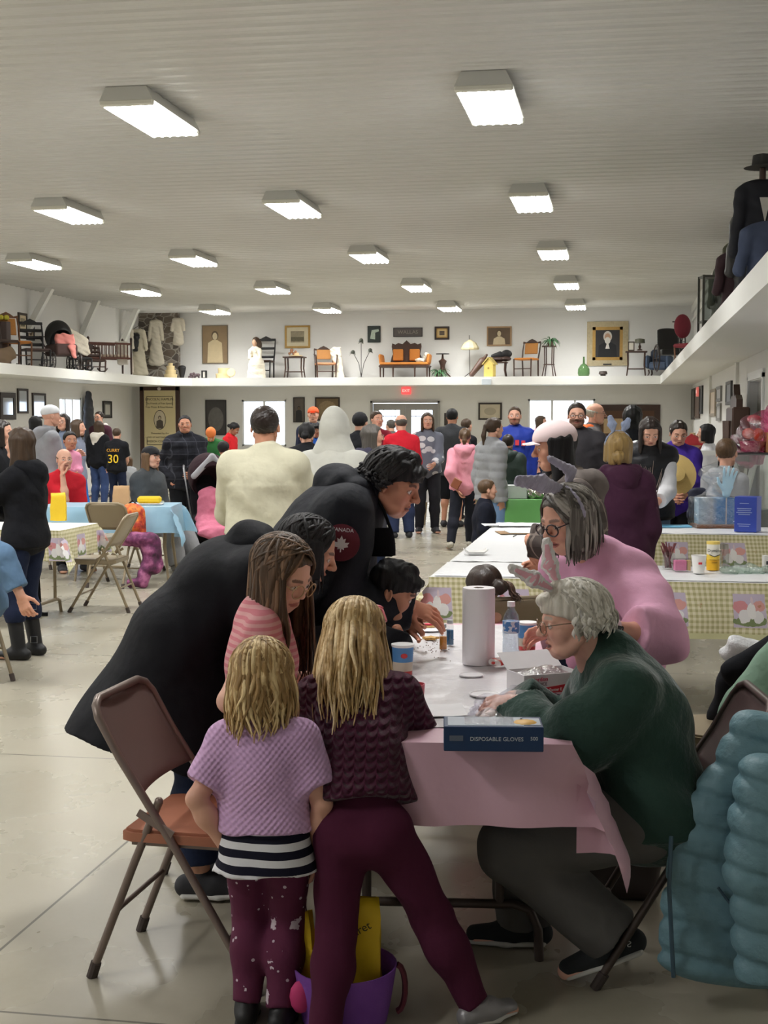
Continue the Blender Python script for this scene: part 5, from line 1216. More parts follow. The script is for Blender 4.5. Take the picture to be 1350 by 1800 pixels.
p0 = PZ(1090, 1572); o.location = tuple(p0); sdf('bag_body', [rbox((0, 0, .1), (.13, .09, .1), rad=.04), wob(.006, 20, 2)], .008, mat((44, 32, 30), .5), o); b = MB(); b.tube([(-.08, 0, .18), (-.06, 0, .26), (.06, 0, .26), (.08, 0, .18)], .008, 6); b.build('handle', mat((50, 36, 32), .5), o)

# ---- purple felt basket with yellow paper bags
bp = PZ(606, 1790); o = thing('felt_basket', 'purple felt basket on the floor behind the burgundy leggings', 'basket', bp, YAW)
t = NT('m_felt_basket'); t.base(t.mix(t.noise(9, 2), lin((110, 58, 150)), lin((140, 84, 176)))); t.set(.95); t.bump(t.noise(200, 2), .4, .004)
b = MB(); b.lathe([(0, .002), (.115, .002), (.125, .05), (.142, .155), (.138, .155), (.12, .05), (.11, .012), (0, .01)], n=32); b.build('tub', t.m, o, 50)
b = MB(); b.tube([V(.142, 0, .15) + V(.022 * math.sin(a), 0, 0) - V(0, 0, .0) + V(0, .0, -.13 * (1 - math.cos(a)) / 2) for a in np.linspace(0, math.pi, 8)] , .008, 6, flat=2); b.build('handle', mat((112, 48, 62), .8), o)
b = MB(); b.ball((-.115, -.07, .09), (.03, .02, .045), 10); b.build('trim_bow', mat((206, 60, 120), .7), o)
t = NT('m_yellow_paper'); t.base(t.mix(t.noise(6, 3), lin((226, 184, 20)), lin((244, 208, 40)))); t.set(.6); t.bump(t.noise(9, 4), .4, .02); YEL = t.m
def paper_bag(name, label, loc, rz, w, d, h, m, tilt=0.0, lean=0.0):
    o = thing(name, label, 'bag', loc, rz); o.rotation_euler = (lean, tilt, rz)
    rs = np.random.RandomState(int(h * 1000)); sec = []
    for z in np.linspace(0, h, 7):
        k = 1 - .12 * (z / h); q = d * (1 - .75 * (z / h) ** 1.5)
        sec.append([V(-w / 2 * k, -q / 2, z), V(0, -q / 2 - .002, z), V(w / 2 * k, -q / 2, z), V(w / 2 * k - .006, 0, z), V(w / 2 * k, q / 2, z), V(0, q / 2, z), V(-w / 2 * k, q / 2, z), V(-w / 2 * k + .006, 0, z)])
    b = MB(); vv = [p + rs.normal(0, .0022, 3) for r_ in sec for p in r_]; b._add(vv, [(i * 8 + j, i * 8 + (j + 1) % 8, i * 8 + 8 + (j + 1) % 8, i * 8 + 8 + j) for i in range(6) for j in range(8)] + [tuple(range(8))[::-1]])
    b.build('paper', m, o, 20, solid=.0015); return o
o = paper_bag('yellow_paper_bag', 'tall yellow paper bag standing in the purple basket, name pencilled on it', bp + V(.022, .02, .015), YAW - .06, .155, .07, .315, YEL)
text('Margaret', .032, mat((70, 60, 20), .8), o, (-.005, -.036, .225), (math.pi / 2, 0, 0), 'handwriting').rotation_euler = (math.pi / 2 - .06, -.5, 0)
paper_bag('yellow_paper_bag', 'narrow folded yellow paper bag leaning at the rim of the purple basket', bp + V(-.085, -.01, .02), YAW - .5, .075, .05, .27, YEL, tilt=-.16)

# ---- gingham tables
t = NT('m_gingham'); s_ = t.sep(t.coord()); u = t.math('ADD', s_[0], s_[1]); z = s_[2]
sc = 34.0; a = t.math('LESS_THAN', t.math('FRACT', t.math('MULTIPLY', u, sc)), .5); b_ = t.math('LESS_THAN', t.math('FRACT', t.math('MULTIPLY', z, sc)), .5)
g = t.ramp(t.math('MULTIPLY', t.math('ADD', a, b_), .5), [(0, lin((226, 220, 196))), (.5, lin((206, 200, 160))), (1, lin((176, 170, 124)))])
def cellc(p, per, off): return t.math('MULTIPLY', t.math('SUBTRACT', t.math('FRACT', t.math('DIVIDE', t.math('ADD', p, off), per)), .5), per)
cu_ = cellc(u, .42, .12); dz = t.math('SUBTRACT', z, .60)
sq = t.math('MULTIPLY', t.math('LESS_THAN', t.math('ABSOLUTE', cu_), .085), t.math('LESS_THAN', t.math('ABSOLUTE', dz), .09))
g = t.mix(sq, g, lin((196, 184, 204)))
def blob(cx, cz, rx, rz): return t.math('LESS_THAN', t.math('ADD', t.math('POWER', t.math('DIVIDE', t.math('SUBTRACT', cu_, cx), rx), 2.0), t.math('ADD', t.math('POWER', t.math('DIVIDE', t.math('SUBTRACT', dz, cz), rz), 2.0), t.math('MULTIPLY', t.math('SUBTRACT', t.noise(40, 2), .5), 1.2))), 1.0)
for args, col in (((0, -.055, .085, .028), (122, 136, 96)), ((-.05, .02, .035, .035), (206, 140, 146)), ((.045, .025, .035, .03), (212, 156, 150)), ((-.035, -.03, .028, .036), (224, 222, 224)), ((.035, -.032, .03, .034), (224, 222, 224)), ((0, .0, .022, .045), (230, 228, 228)), ((.008, .055, .007, .022), (214, 196, 204))): g = t.mix(blob(*args), g, lin(col))
cv = cellc(u, .31, .02); cw = cellc(z, .27, .05); bf = t.math('LESS_THAN', t.math('ADD', t.math('POWER', t.math('DIVIDE', cv, .026), 2.0), t.math('ADD', t.math('POWER', t.math('DIVIDE', cw, .018), 2.0), t.math('MULTIPLY', t.noise(70, 2), 2.2))), 1.25)
g = t.mix(t.math('MULTIPLY', bf, .7), g, lin((176, 120, 82))); g = t.mix(t.math('LESS_THAN', z, .475), g, lin((206, 204, 160)))
g = t.mix(t.math('GREATER_THAN', z, .7465), g, lin((226, 226, 226)))
t.base(g); t.set(.4); t.bump(t.noise(7, 4), .3, .02); GING = t.m
WPAP = mat((224, 225, 227), .45, var=.03, bs=.3, bsc=9, bd=.02)
def gtable(label, x0, x1, y0, y1, ex, clabel, paper=None, z=.745):
    c = V((x0 + x1) / 2, (y0 + y1) / 2, 0); w, L = x1 - x0, y1 - y0
    r = thing('folding_table', label, 'table', c, 0); MB().box((0, 0, z - .02), (w, L, .035), bev=.006).build('tabletop', mat((190, 182, 170), .6), r)
    if w > L:
        h = bpy.data.objects.new('leg_set', None)
        bpy.data.objects.remove(h)
        for sx in (-1, 1):
            b = MB(); x = sx * (w / 2 - .3); q = L / 2 - .06
            b.tube([(x, -q, 0), (x, -q + .03, .1), (x, -q + .08, .12), (x, q - .08, .12), (x, q - .03, .1), (x, q, 0)], .0145, 8)
            for sy in (-1, 1): b.tube([(x, sy * .2, .12), (x, sy * .2, z - .03)], .0145, 8)
            b.build('leg_frame', TAN, r, 60)
    else: tube_legs(r, w, L, z, TAN)
    drape(c, 0, w + .01, L + .01, z, ex, GING, 'tablecloth', clabel, nu=60 if w > L else 34, nv=34 if w > L else 60, fold=.008)
    if paper:
        p = thing('table_paper', paper, 'paper', c, 0); b = MB(); b.grid(lambda u, v: V((u - .5) * (w - .02), (v - .5) * (L - .02), z + .0075 + .002 * math.sin(40 * u) * math.sin(17 * v + 5 * u)), 40, 12); b.build('sheet', WPAP, p, 60)
g0 = PZ(760, 1011, .755); gx0, gy0 = float(g0[0]), float(PZ(900, 1014, .755)[1])
gtable('folding table along the front of the gingham group', gx0, gx0 + 2.44, gy0, gy0 + .76, (.30, .30, .31, .02), 'yellow gingham rabbit-print cloth on table behind the pink-sweatshirt woman', 'white paper runner on the front gingham table')
gy1 = gy0 + .80; gy2 = float(PZ(845, 917, .755)[1])
gtable('folding table running away behind the front gingham table', gx0 + .0, gx0 + .76, gy1, gy2, (.30, .02, .0, .2), 'gingham cloth on the table running away toward the crowd', 'white paper runner on the table with clipboards')
y3 = float(PZ(1240, 938, .755)[1])
gtable('folding table with wrapped prizes across the back of the group', .0, 1.52, y3, y3 + .76, (.25, .0, .30, .02), 'gingham rabbit-print cloth on table holding the wrapped prizes', 'white paper runner under the wrapped prizes')
# ------------------------------------------------------------------ the crowd in the hall
SK1, SK2, SK3 = (222, 172, 148), (200, 146, 118), (150, 104, 80)
def pp(label, px, d, top, face, hair=('short', H_DBROWN, 1.0), tp=None, legs=None, skin=SK1, fem=True, child=False, build=1.0, arms=('down', 'down'), lean=0, head=(0, 0, 0), shoes=SHOE_D, z=0.0, **kw):
    H = hgt(top, d) - .012 - z
    p = at(px, d); p[2] = z
    f = Fig(label, p, fdir(face), H / (1 - .10 * (1 - math.cos(math.radians(lean)))), d, skin=skin, fem=fem, child=child, build=build, hr=kw.pop('hr', None))
    bk = kw.pop('body', {}); f.pose(lean=lean, arms=arms, head=head, **kw)
    f.body(**bk)
    if hair: f.hair(*hair)
    t = dict(m=BLACKC, name='shirt'); t.update(tp or {}); f.top(t.pop('m'), t.pop('name'), **t)
    l = dict(m=DENIMD, name='jeans'); l.update(legs or {}); f.pants(l.pop('m'), l.pop('name'), **l)
    f.shoes(shoes, None); return f
def sit(f, px, d, face, hz=.5, **kw):
    pass
C = cloth
def sitting(label, px, d, top, face, hair, tp, legs, skin=SK1, fem=True, arms=('lap', 'lap'), build=1.1, shoes=SHOE_D, lean=8, feet=None, head=(0, 0, 0), seat=.5, H=1.68, kpole=(0, 1, .8), **kw):
    p = at(px, d); f = Fig(label, p, fdir(face), H, d, skin=skin, fem=fem, build=build)
    f.pose(hips=V(0, -.1, seat), lean=lean, arms=arms, feet=feet or [V(-.13, .36), V(.13, .36)], kpole=kpole, head=head, **kw)
    f.body()
    if hair: f.hair(*hair)
    t = dict(m=BLACKC, name='shirt'); t.update(tp); f.top(t.pop('m'), t.pop('name'), **t); l = dict(m=DENIMD, name='jeans'); l.update(legs); f.pants(l.pop('m'), l.pop('name'), **l); f.shoes(shoes); return f
# --- side by the braces
f = pp('woman with long wavy brown hair in black hoodie, jeans and tall buckled boots', 42, 9.2, 745, -72, ('long', H_BROWN, 1.75), dict(m=BLACKC, name='hoodie', t=.025, hem=.04), dict(m=DENIMD, length=.74), arms=('fwd', 'chest'), shoes=SHOE_B, hr=.138)
f.hood(BLACKC)
for o in [c for c in f.root.children if c.name.startswith('shoe')]: bpy.data.objects.remove(o)
for o in f.shoes(SHOE_B, boot=.25, name='boot'):
    for k, z in enumerate((.10, .33)):
        side = f.D(-CF); a = f.an[0] if o.name == 'boot' else f.an[1]
        b = MB(); c = a + unit(V(side[0], side[1], 0)) * (.066 if k else .060) + V(0, 0, z - .05); u = unit(np.cross(side, UP)); b.tube([c + u * x * .022 + V(0, 0, y * .022) for x, y in ((-1, -1), (1, -1), (1, 1), (-1, 1))], .0035, 4, closed=True); b.build('buckle', mat('c0c0c4', .3, .8), o, 0)
pp('person in dark jacket standing under the framed mirrors at the picture edge', -4, 12, 733, 95, ('bob', H_DBROWN, .8), dict(m=BLACKC, name='jacket', t=.03, hem=.1))
f = Fig('seated person in blue denim jacket with one arm hanging down', at(-70, 8.3), fdir(-80), 1.68, 8.3); f.pose(hips=V(0, -.1, .5), lean=6, arms=(f.W(P(36, 1046, 8.15)), 'lap'), feet=[V(-.13, .36), V(.13, .36)], kpole=(0, 1, .8), epole=(V(0, -1, .2), None), shw=.15)
f.hd[0] = f.D(-UP + RT * .35); f.body(); f.hair('short', H_BROWN, 1); f.top(C((92, 120, 150), .6, 16, .02), 'denim_jacket', t=.03, sleeve=(.92, .9)); f.pants(DENIMD, 'jeans'); f.shoes(SHOE_D)
f = pp('man in grey hoodie and white cap holding a child in pink fleece', 84, 16, 709, 62, None, dict(m=C((150, 152, 158)), name='hoodie', t=.025, hem=.03), fem=False, arms=('chest', 'chest'), build=1.12); f.cap_(mat((226, 230, 234), .8)); f.hood(C((150, 152, 158)))
pf = C((226, 150, 180)); f = pp('small child in pink and aqua fleece carried by the man in white cap', 121, 15.55, 754, 150, ('short', H_BLACK, 1), dict(m=pf, name='fleece', t=.03), dict(m=pf, name='trousers', t=.02), skin=SK2, child=True, z=.62, hr=.24, arms=('front', 'front'), shoes=mat((90, 170, 170)))
pp('dark-haired woman in glasses and blue-grey top near the side window', 113, 19.5, 724, -165, ('bob', H_DBROWN, .85), dict(m=C((112, 124, 146)))).glasses(mat((40, 34, 34)))
pp('girl in grey top and bright blue trousers beside the side window', 133, 18.6, 734, 100, ('bob', H_BROWN, .8), dict(m=C((132, 140, 160))), dict(m=C((40, 110, 190))))
pp('black-haired person behind the grey hoodie man', 60, 20.5, 728, 20, ('bob', H_BLACK, .7), dict(m=BLACKC))
f = sitting('bald man in red shirt seated at the blue table, head on his hand', 108, 14.75, 800, 150, ('ring', H_BROWN, 1), dict(m=C((196, 34, 48)), t=.02, sleeve=.45), dict(m=BLACKC), fem=False, arms=('lap', 'face'), H=1.72, seat=.52, lean=14, build=1.15)
pp('woman in black jacket with white fleece hood and jeans, back turned', 172, 25, 737, 22, ('bob', H_BROWN, .8), dict(m=BLACKC, name='jacket', t=.03, hem=.02), dict(m=C((60, 78, 120)))).hood(C((216, 210, 200)))
f = pp('boy in black basketball jersey with yellow number 30, back turned', 204, 24, 750, 12, ('short', H_BROWN, 1), dict(m=BLACKC, name='jersey', t=.025, sleeve=.4, hem=.05, fold=.001), dict(m=DENIMD), child=False, build=1.02, fem=False, arms=('front', 'front'))
yb = f.neck[1] - .14
text('30', .21, mat((236, 196, 40), .7), f.root, (.0, -.155, f.neck[2] - .30), (math.pi / 2 - .04, 0, 0), ext=.004); text('CURRY', .075, mat((220, 160, 50), .7), f.root, (0, -.152, f.neck[2] - .145), (math.pi / 2 - .04, 0, 0), ext=.004)
f = pp('man in glasses and maroon jacket with white collar facing the camera', 176, 28, 721, 205, ('short', H_DBROWN, 1), dict(m=C((72, 38, 52)), name='jacket', t=.025), fem=False); f.glasses(mat('202020'), th=.014); f.hood(C((222, 216, 208)), name='collar')
pp('child in pale grey hoodie beside the jersey boy', 226, 24.6, 800, -30, ('bob', H_LBROWN, .7), dict(m=C((170, 174, 178)), name='hoodie', t=.02), child=True)
f = sitting('seated person with long blond hair, black cap, grey cardigan and grey sweatpants', 268, 14.75, 795, 118, ('long', hairmat('8a6a4c', 'd2b28a'), 1.15), dict(m=C((74, 78, 82)), name='cardigan', t=.035, hem=.04), dict(m=C((150, 151, 155)), name='sweatpants', t=.03, wide=1.2), arms=('lap', 'lap'), H=1.7, seat=.53, build=1.25, lean=4, shoes=mat((150, 148, 146)), feet=[V(-.12, .5), V(.14, .42)])
f.cap_(mat((28, 28, 32), .8)); ax = unit(f.neck - f.mid); sdf('graphic_shirt', [limb(f.hips * .5 + f.mid * .5 + f.tf * .145, f.neck - ax * .06 + f.tf * .10, .13, .05, .08, .04, side=f.shd)], .012, mat((196, 202, 190), .9), f.root)
f = pp('man with short black hair in dark quilted plaid jacket behind the stroller', 325, 17, 726, 172, ('crew', H_BLACK, 1, .02), dict(m=plaid((38, 39, 46), (28, 29, 35), (64, 66, 74), 6.5), name='jacket', t=.045, hem=.07, puff=(.14, .014), collar=.04), dict(m=BLACKC, wide=1.1), fem=False, build=1.15, arms=('front', 'pocket'), skin=SK2)
f = pp('person in green sweater and orange cap bending down over a handful', 370, 21.5, 741, 172, None, dict(m=C((52, 112, 62)), name='sweater', t=.025), fem=False, arms=('front', 'front'), lean=14, head=(0, 55, 0), build=1.1); f.cap_(mat((224, 124, 60), .8))
pp('black-haired person in red shirt looking down by the dark framed picture', 404, 24, 737, 110, ('bun', H_BLACK, 1), dict(m=C((206, 36, 44))), skin=SK3, head=(0, 35, 0))
f = pp('child carrying a bright pink backpack beside the plaid jacket man', 391, 20.2, 772, 20, ('short', H_BLACK, 1), dict(m=C((210, 70, 150)), name='jacket', t=.03), child=True, skin=SK3)
pp('dark-haired child behind the stroller hood', 374, 16.4, 803, 120, ('fringe', H_BLACK, 1), dict(m=C((70, 40, 48)), name='sweater', t=.02), child=True, skin=SK3)
f = pp('man in cream fleece sweater and jeans seen from behind', 464, 7.9, 706, 4, ('crew', H_DBROWN, 1, .03), dict(m=C((206, 202, 178), .6, 9, .035), name='sweater', t=.035, hem=-.035, fold=.008, ff=13, collar=.025, cuffs=.004, armr=1.2, loose=1.06), dict(m=C((40, 52, 84), .5, 16, .02), t=.018, wide=1.1), fem=False, build=1.13, arms=('front', 'front'), epole=(V(-1, -.45, -.3), V(1, -.45, -.3)), skin=SK2)
t = C((208, 208, 200), .6, 9, .03); f = pp('person in off-white hoodie with the hood pulled up, seen from behind', 586, 8.8, 716, 22, None, dict(m=t, name='hoodie', t=.04, hem=.04, fold=.008, ff=14, armr=1.15), dict(m=C((120, 120, 122)), t=.02, wide=1.1), fem=False, arms=('front', 'front'), build=1.05, skin=SK2); f.hood(t, up=True)
text('E', .07, mat('1c1c1e'), f.root, (.06, -.175, f.neck[2] - .2), (math.pi / 2 - .05, 0, 0), ext=.002)
pp('broad person in black jacket with black hair, back turned', 538, 13, 738, 5, ('bun', H_BLACK, 1), dict(m=BLACKC, name='jacket', t=.04), build=1.2)
f = pp('man in orange cap and navy jacket by the tall dark picture', 551, 22, 713, 182, None, dict(m=C((40, 44, 66)), name='jacket', t=.03), fem=False); f.cap_(mat((232, 98, 52), .8))
pp('child in bright blue shirt holding up one hand', 553, 20.6, 742, 160, ('fringe', H_BLACK, 1), dict(m=C((44, 96, 190))), skin=SK3, arms=('chest', 'chest'))
f = pp('woman with long grey hair and glasses in navy hooded coat, in profile', 648, 12.2, 741, 78, ('long', H_GRAY, .95), dict(m=C((62, 62, 72)), name='coat', t=.035, hem=.12)); f.glasses(mat((150, 130, 120))); f.hood(C((58, 56, 72)))
f = pp('person in black knit beanie behind the grey-haired woman', 631, 16.5, 722, 30, ('short', H_BLACK, 1), dict(m=BLACKC, name='jacket', t=.03), fem=False); f.beanie(mat('1c1c20', .95))
pp('brown-haired person in maroon jacket near the double doors', 660, 19.5, 719, 150, ('short', H_BROWN, 1), dict(m=C((130, 30, 46)), name='jacket', t=.03), fem=False)
pp('grey-haired man in red polo shirt and jeans, back turned', 706, 18.6, 725, -14, ('ring', H_GRAY, 1), dict(m=C((206, 36, 52)), name='polo_shirt', t=.022, sleeve=.55, hem=.06, collar=.01), dict(m=C((44, 54, 84)), t=.018, wide=1.08), fem=False, build=1.16, arms=('front', 'down'))
pp('person in grey coat standing against the glass door', 689, 24, 735, -40, ('short', H_GRAY, 1), dict(m=C((112, 110, 106)), name='coat', t=.03), fem=False)
t = NT('m_patch_sweater'); v = t.n('ShaderNodeTexVoronoi'); v.inputs['Scale'].default_value = 5.5; t.l(t.mapv((1, 1, 1.4)), v.inputs['Vector']); t.base(t.mix(t.math('LESS_THAN', v.outputs[0], .30), lin((112, 116, 130)), lin((210, 210, 214)))); t.set(.9)
pp('woman in grey sweater with white patches and black trousers facing the camera', 751, 19.4, 722, 176, ('bob', H_BROWN, .85), dict(m=t.m, name='sweater', t=.022, hem=.02), dict(m=C((40, 40, 46))), arms=('front', 'down'))
f = pp('black-haired man in charcoal T-shirt and black shorts, back turned', 794, 20.5, 715, 14, ('short', H_BLACK, 1), dict(m=C((66, 68, 72)), t=.03, sleeve=.5, hem=.09, armr=1.15), dict(m=BLACKC, name='shorts', length=.55, wide=1.25, t=.02), fem=False, build=1.16, arms=('front', 'front'), skin=SK2)
f = pp('girl with brown ponytail in pink hoodie and black leggings walking away', 817, 17.0, 749, 6, ('pony', H_LBROWN, .95), dict(m=C((232, 156, 172)), name='hoodie', t=.025, hem=.03), dict(m=C((34, 36, 46)), name='leggings', t=.008), arms=('behind', 'down'), shoes=mat((176, 170, 156)), feet=[V(-.16, -.22, .03), V(.06, .18)], fdir=[V(-.2, 1, -.2), V(.1, 1, 0)]); f.hood(C((232, 156, 172)))
o = thing('wallet_case', 'brown leather case held behind the girl in pink hoodie', 'case', P(802, 850, 16.85), YAW - .3); MB().box((0, 0, 0), (.11, .03, .13), rotm(0, .5, 0), .01).build('cover', mat((150, 84, 56), .5), o)
pp('brown-haired person mostly hidden beyond the charcoal T-shirt man', 818, 22, 733, 40, ('short', H_BROWN, 1), dict(m=BLACKC))
t = C((158, 160, 164), .5, 14, .02, .6); f = pp('woman with brown ponytail in silver-grey puffer jacket, in profile', 864, 14.6, 730, 62, ('pony', H_BROWN, 1.2), dict(m=t, name='puffer_jacket', t=.035, hem=.06, puff=(.09, .012)), dict(m=C((120, 150, 190))))
f = pp('man in royal blue sports jacket with red lettering facing the camera', 905, 18, 711, 188, ('crew', H_BROWN, 1, .02), dict(m=C((36, 60, 160), .5, 12, .02, .6), name='sports_jacket', t=.035, hem=.05), dict(m=BLACKC), fem=False, build=1.15, body=dict(beard=(110, 80, 60)))
b = MB(); [b.box((-.12 + .08 * k, .185 - .012 * abs(k - 1.5), f.neck[2] - .17 - .008 * abs(k - 1.5)), (.05, .02, .07)) for k in range(4)]; b.build('chest_letters', mat((214, 60, 72), .7), f.root, 0); b = MB(); b.ball((0, .185, f.neck[2] - .33), (.06, .012, .06), 12); b.build('emblem', mat((206, 70, 90), .7), f.root)
t = C((48, 60, 56), .5, 12, .02, .6); f = pp('person in dark green hooded rain jacket, back turned', 893, 16.3, 760, 10, ('short', H_DBROWN, 1), dict(m=t, name='rain_jacket', t=.04, hem=.16)); f.hood(t)
pp('boy with short brown hair in black fleece looking over the table', 852, 12.6, 838, 84, ('crew', H_LBROWN, 1, .03), dict(m=C((24, 27, 40)), name='fleece', t=.03, collar=.04), child=True, fem=False, hr=.175, body=dict(brow=(120, 90, 60)))
pp('brown-haired woman in pale top at the end window', 948, 24, 728, 110, ('bob', H_BROWN, .7), dict(m=C((200, 160, 170))))
t = C((58, 56, 60)); f = pp('bearded man in dark hooded jacket looking toward the camera', 1014, 13, 703, 188, ('short', H_DBROWN, 1), dict(m=t, name='jacket', t=.045, hem=.1, armr=1.1), fem=False, build=1.12, body=dict(beard=(46, 34, 28)), skin=SK1); f.hood(t); f.glasses(mat('2a2626'), th=.01)
f = pp('white-haired man in glasses and grey coat with orange lining', 1041, 15.6, 704, 100, ('ring', H_WHITE, 1), dict(m=C((110, 106, 106)), name='coat', t=.04), fem=False); f.glasses(mat('303030')); f.hood(mat((230, 104, 40), .8), name='lining')
f = pp('blonde woman in plum hoodie with pale blue bunny ears, back turned', 1090, 8.6, 752, -8, ('bob', hairmat('b09058', 'e6d2a0'), .6), dict(m=C((66, 34, 56), .6, 11, .03), name='hoodie', t=.035, hem=.08, fold=.007, ff=15), dict(m=DENIMD), build=1.08, arms=('down', 'down'), epole=(V(-.6, -.6, -.2), V(.6, -.6, -.2)))
f.hood(C((66, 34, 56), .6, 11, .03)); f.hd_mesh('hair_bun', [ell((-.14, -.50, -.22), (.2, .16, .18)), cap((-.14, -.52, -.3), (-.12, -.5, -.5), .12, .05, k=.05), disp(lambda X, Y, Z: .012 * np.sin(40 * X + 9 * Z) + 0 * Y)], hairmat('b09058', 'e6d2a0')); f.ears(mat((150, 162, 190), .95, bs=.5, bsc=150), None, [((-.16, -.02, .53), (-.2, -.02, .74), (-.28, -.04, .98), .13, (1, 0, 0)), ((.14, -.02, .53), (.22, -.02, .72), (.32, -.04, .90), .13, (1, 0, 0))])
f = pp('woman with brown bob in black vest over white hoodie looking down at twigs', 1140, 11.3, 722, 186, ('bob', H_DBROWN, 1.0), dict(m=C((214, 214, 218)), name='hoodie', t=.025), dict(m=C((90, 108, 132))), head=(4, 32, 0), arms=('front', 'front')); f.top(C((28, 28, 32), .5, 14, .02, .5), 'vest', sleeve=0, t=.045, hem=.04, puff=(.12, .008)); f.hood(C((216, 216, 220)))
VW = f
f = pp('girl in white headband and violet jacket holding a straw hat', 1190, 12.6, 731, 188, ('pony', H_DBROWN, 1), dict(m=C((70, 48, 150), .5, 12, .02), name='jacket', t=.03, hem=.04), dict(m=BLACKC), head=(8, 22, 0), arms=('front', 'front'))
ax = unit(f.neck - f.mid); sdf('pink_shirt', [limb(f.hips * .4 + f.mid * .6 + f.tf * .11, f.neck - ax * .05 + f.tf * .08, .055, .04, .04, .03, side=f.shd)], .01, mat((222, 84, 140), .9), f.root); f.hd_mesh('headband', [limb((-.37, .06, .2), (0, .08, .53), .03, .04, k=.03), limb((0, .08, .53), (.37, .06, .2), .03, .04, k=.03)], mat('e8e4e2'))
o = thing('straw_hat', 'round straw hat held by the girl in violet jacket', 'hat', P(1188, 834, 12.25), YAW); R_ = rotm(math.radians(78), .2, 0); b = MB(); b.lathe([(0, .06), (.07, .055), (.085, .0), (.19, -.01), (.19, -.016), (.08, -.01)], n=24, rot=R_); b.build('straw', mat((214, 186, 120), .9, bs=.6, bsc=90), o)
o = thing('twig_bundle', 'bundle of bare twigs held by the woman in black vest', 'twigs', P(1146, 852, 10.95), YAW); b = MB(); rs = np.random.RandomState(2)
for i in range(12): a = V(rs.normal(.0, .02), 0, -.22 + rs.rand() * .1); e = V(-.14 + rs.rand() * .26, rs.normal(0, .03), .08 + rs.rand() * .12); b.tube([a, (a + e) / 2 + V(.01, 0, .02), e], [.004, .003, .0015], 5)
b.build('twigs', mat((140, 124, 116), .9), o); MB().box((-.02, -.02, -.22), (.05, .02, .2), rotm(0, -.5, 0)).build('price_tag', mat((224, 224, 220), .6), o, 0)
pp('person with wild black hair beyond the vest woman', 1112, 14.6, 711, 10, ('bob', hairmat('0c0c0e', '222024'), .8, .12), dict(m=BLACKC, name='jacket', t=.03))
pp('boy in pale grey hoodie beside the dark organ', 1276, 11.7, 765, 28, ('crew', H_LBROWN, 1, .03), dict(m=C((166, 168, 172)), name='hoodie', t=.025), child=True, fem=False, hr=.165).hood(C((166, 168, 172)))
pp('dark-haired woman in white shirt beyond the toy barns', 1247, 15.2, 741, -70, ('bob', H_BLACK, .6), dict(m=C((220, 220, 224))))
# ------------------------------------------------------------------ pictures and signs on the walls
WOODD = mat((62, 40, 30), .45, var=.2, vs=14); WOODM = mat((110, 72, 44), .5, var=.2, vs=14); CANE = mat((184, 126, 58), .6, var=.15, vs=40, bs=.4, bsc=160); BLK = mat((26, 25, 26), .5); GILT = mat((176, 140, 78), .4, .5, var=.2, vs=30); CREAM = mat((214, 200, 168), .7, var=.06); LACE = mat((222, 214, 196), .9, var=.08, bs=.6, bsc=60, bd=.02)
def plate(b, pts, y, th=.004): b.prism(pts, (0, y, 0), (1, 0, 0), (0, 0, 1), -th); return b
def oval(cx, cz, rx, rz, n=20): return [(cx + rx * math.cos(a), cz + rz * math.sin(a)) for a in np.linspace(0, 2 * math.pi, n, endpoint=False)]
def picture(label, box, frame, art, fw=.05, wall='back', cat='picture', bg=None, name='framed_picture', inner=None):
    x0, y0, x1, y1 = box
    if wall == 'back': c = PY((x0 + x1) / 2, (y0 + y1) / 2, YB - .015); w = (x1 - x0) / FPX * 33.2; h = (y1 - y0) / FPX * 33.0; rz = 0
    elif wall == 'stone': c = PY((x0 + x1) / 2, (y0 + y1) / 2, YB - .06); w = (x1 - x0) / FPX * 33.2; h = (y1 - y0) / FPX * 33.0; rz = 0
    else:
        X = XL + .015 if wall == 'left' else XR - .015
        a, b_ = PX(x0, (y0 + y1) / 2, X), PX(x1, (y0 + y1) / 2, X); c = (a + b_) / 2; w = abs(a[1] - b_[1]); h = (y1 - y0) * abs(X) / abs((x0 + x1) / 2 - 1095) ; rz = math.pi / 2 if wall == 'left' else -math.pi / 2
    o = thing(name, label, cat, c, rz); b = MB()
    for cc, s in (((-w / 2 + fw / 2, 0, 0), (fw, .035, h)), ((w / 2 - fw / 2, 0, 0), (fw, .035, h)), ((0, 0, h / 2 - fw / 2), (w - 2 * fw, .035, fw)), ((0, 0, -h / 2 + fw / 2), (w - 2 * fw, .035, fw))): b.box(cc, s)
    b.build('frame', frame, o, 0)
    if inner:
        b = MB(); f2 = fw * .55; W, H = w - 2 * fw, h - 2 * fw
        for cc, s in (((-W / 2 + f2 / 2, -.004, 0), (f2, .03, H)), ((W / 2 - f2 / 2, -.004, 0), (f2, .03, H)), ((0, -.004, H / 2 - f2 / 2), (W, .03, f2)), ((0, -.004, -H / 2 + f2 / 2), (W, .03, f2))): b.box(cc, s)
        b.build('inner_frame', inner, o, 0)
    s = MB().box((0, .004, 0), (w - fw, .02, h - fw)).build('sheet', bg or CREAM, o, 0)
    if art: art(s, w - 2 * fw, h - 2 * fw)
    return o
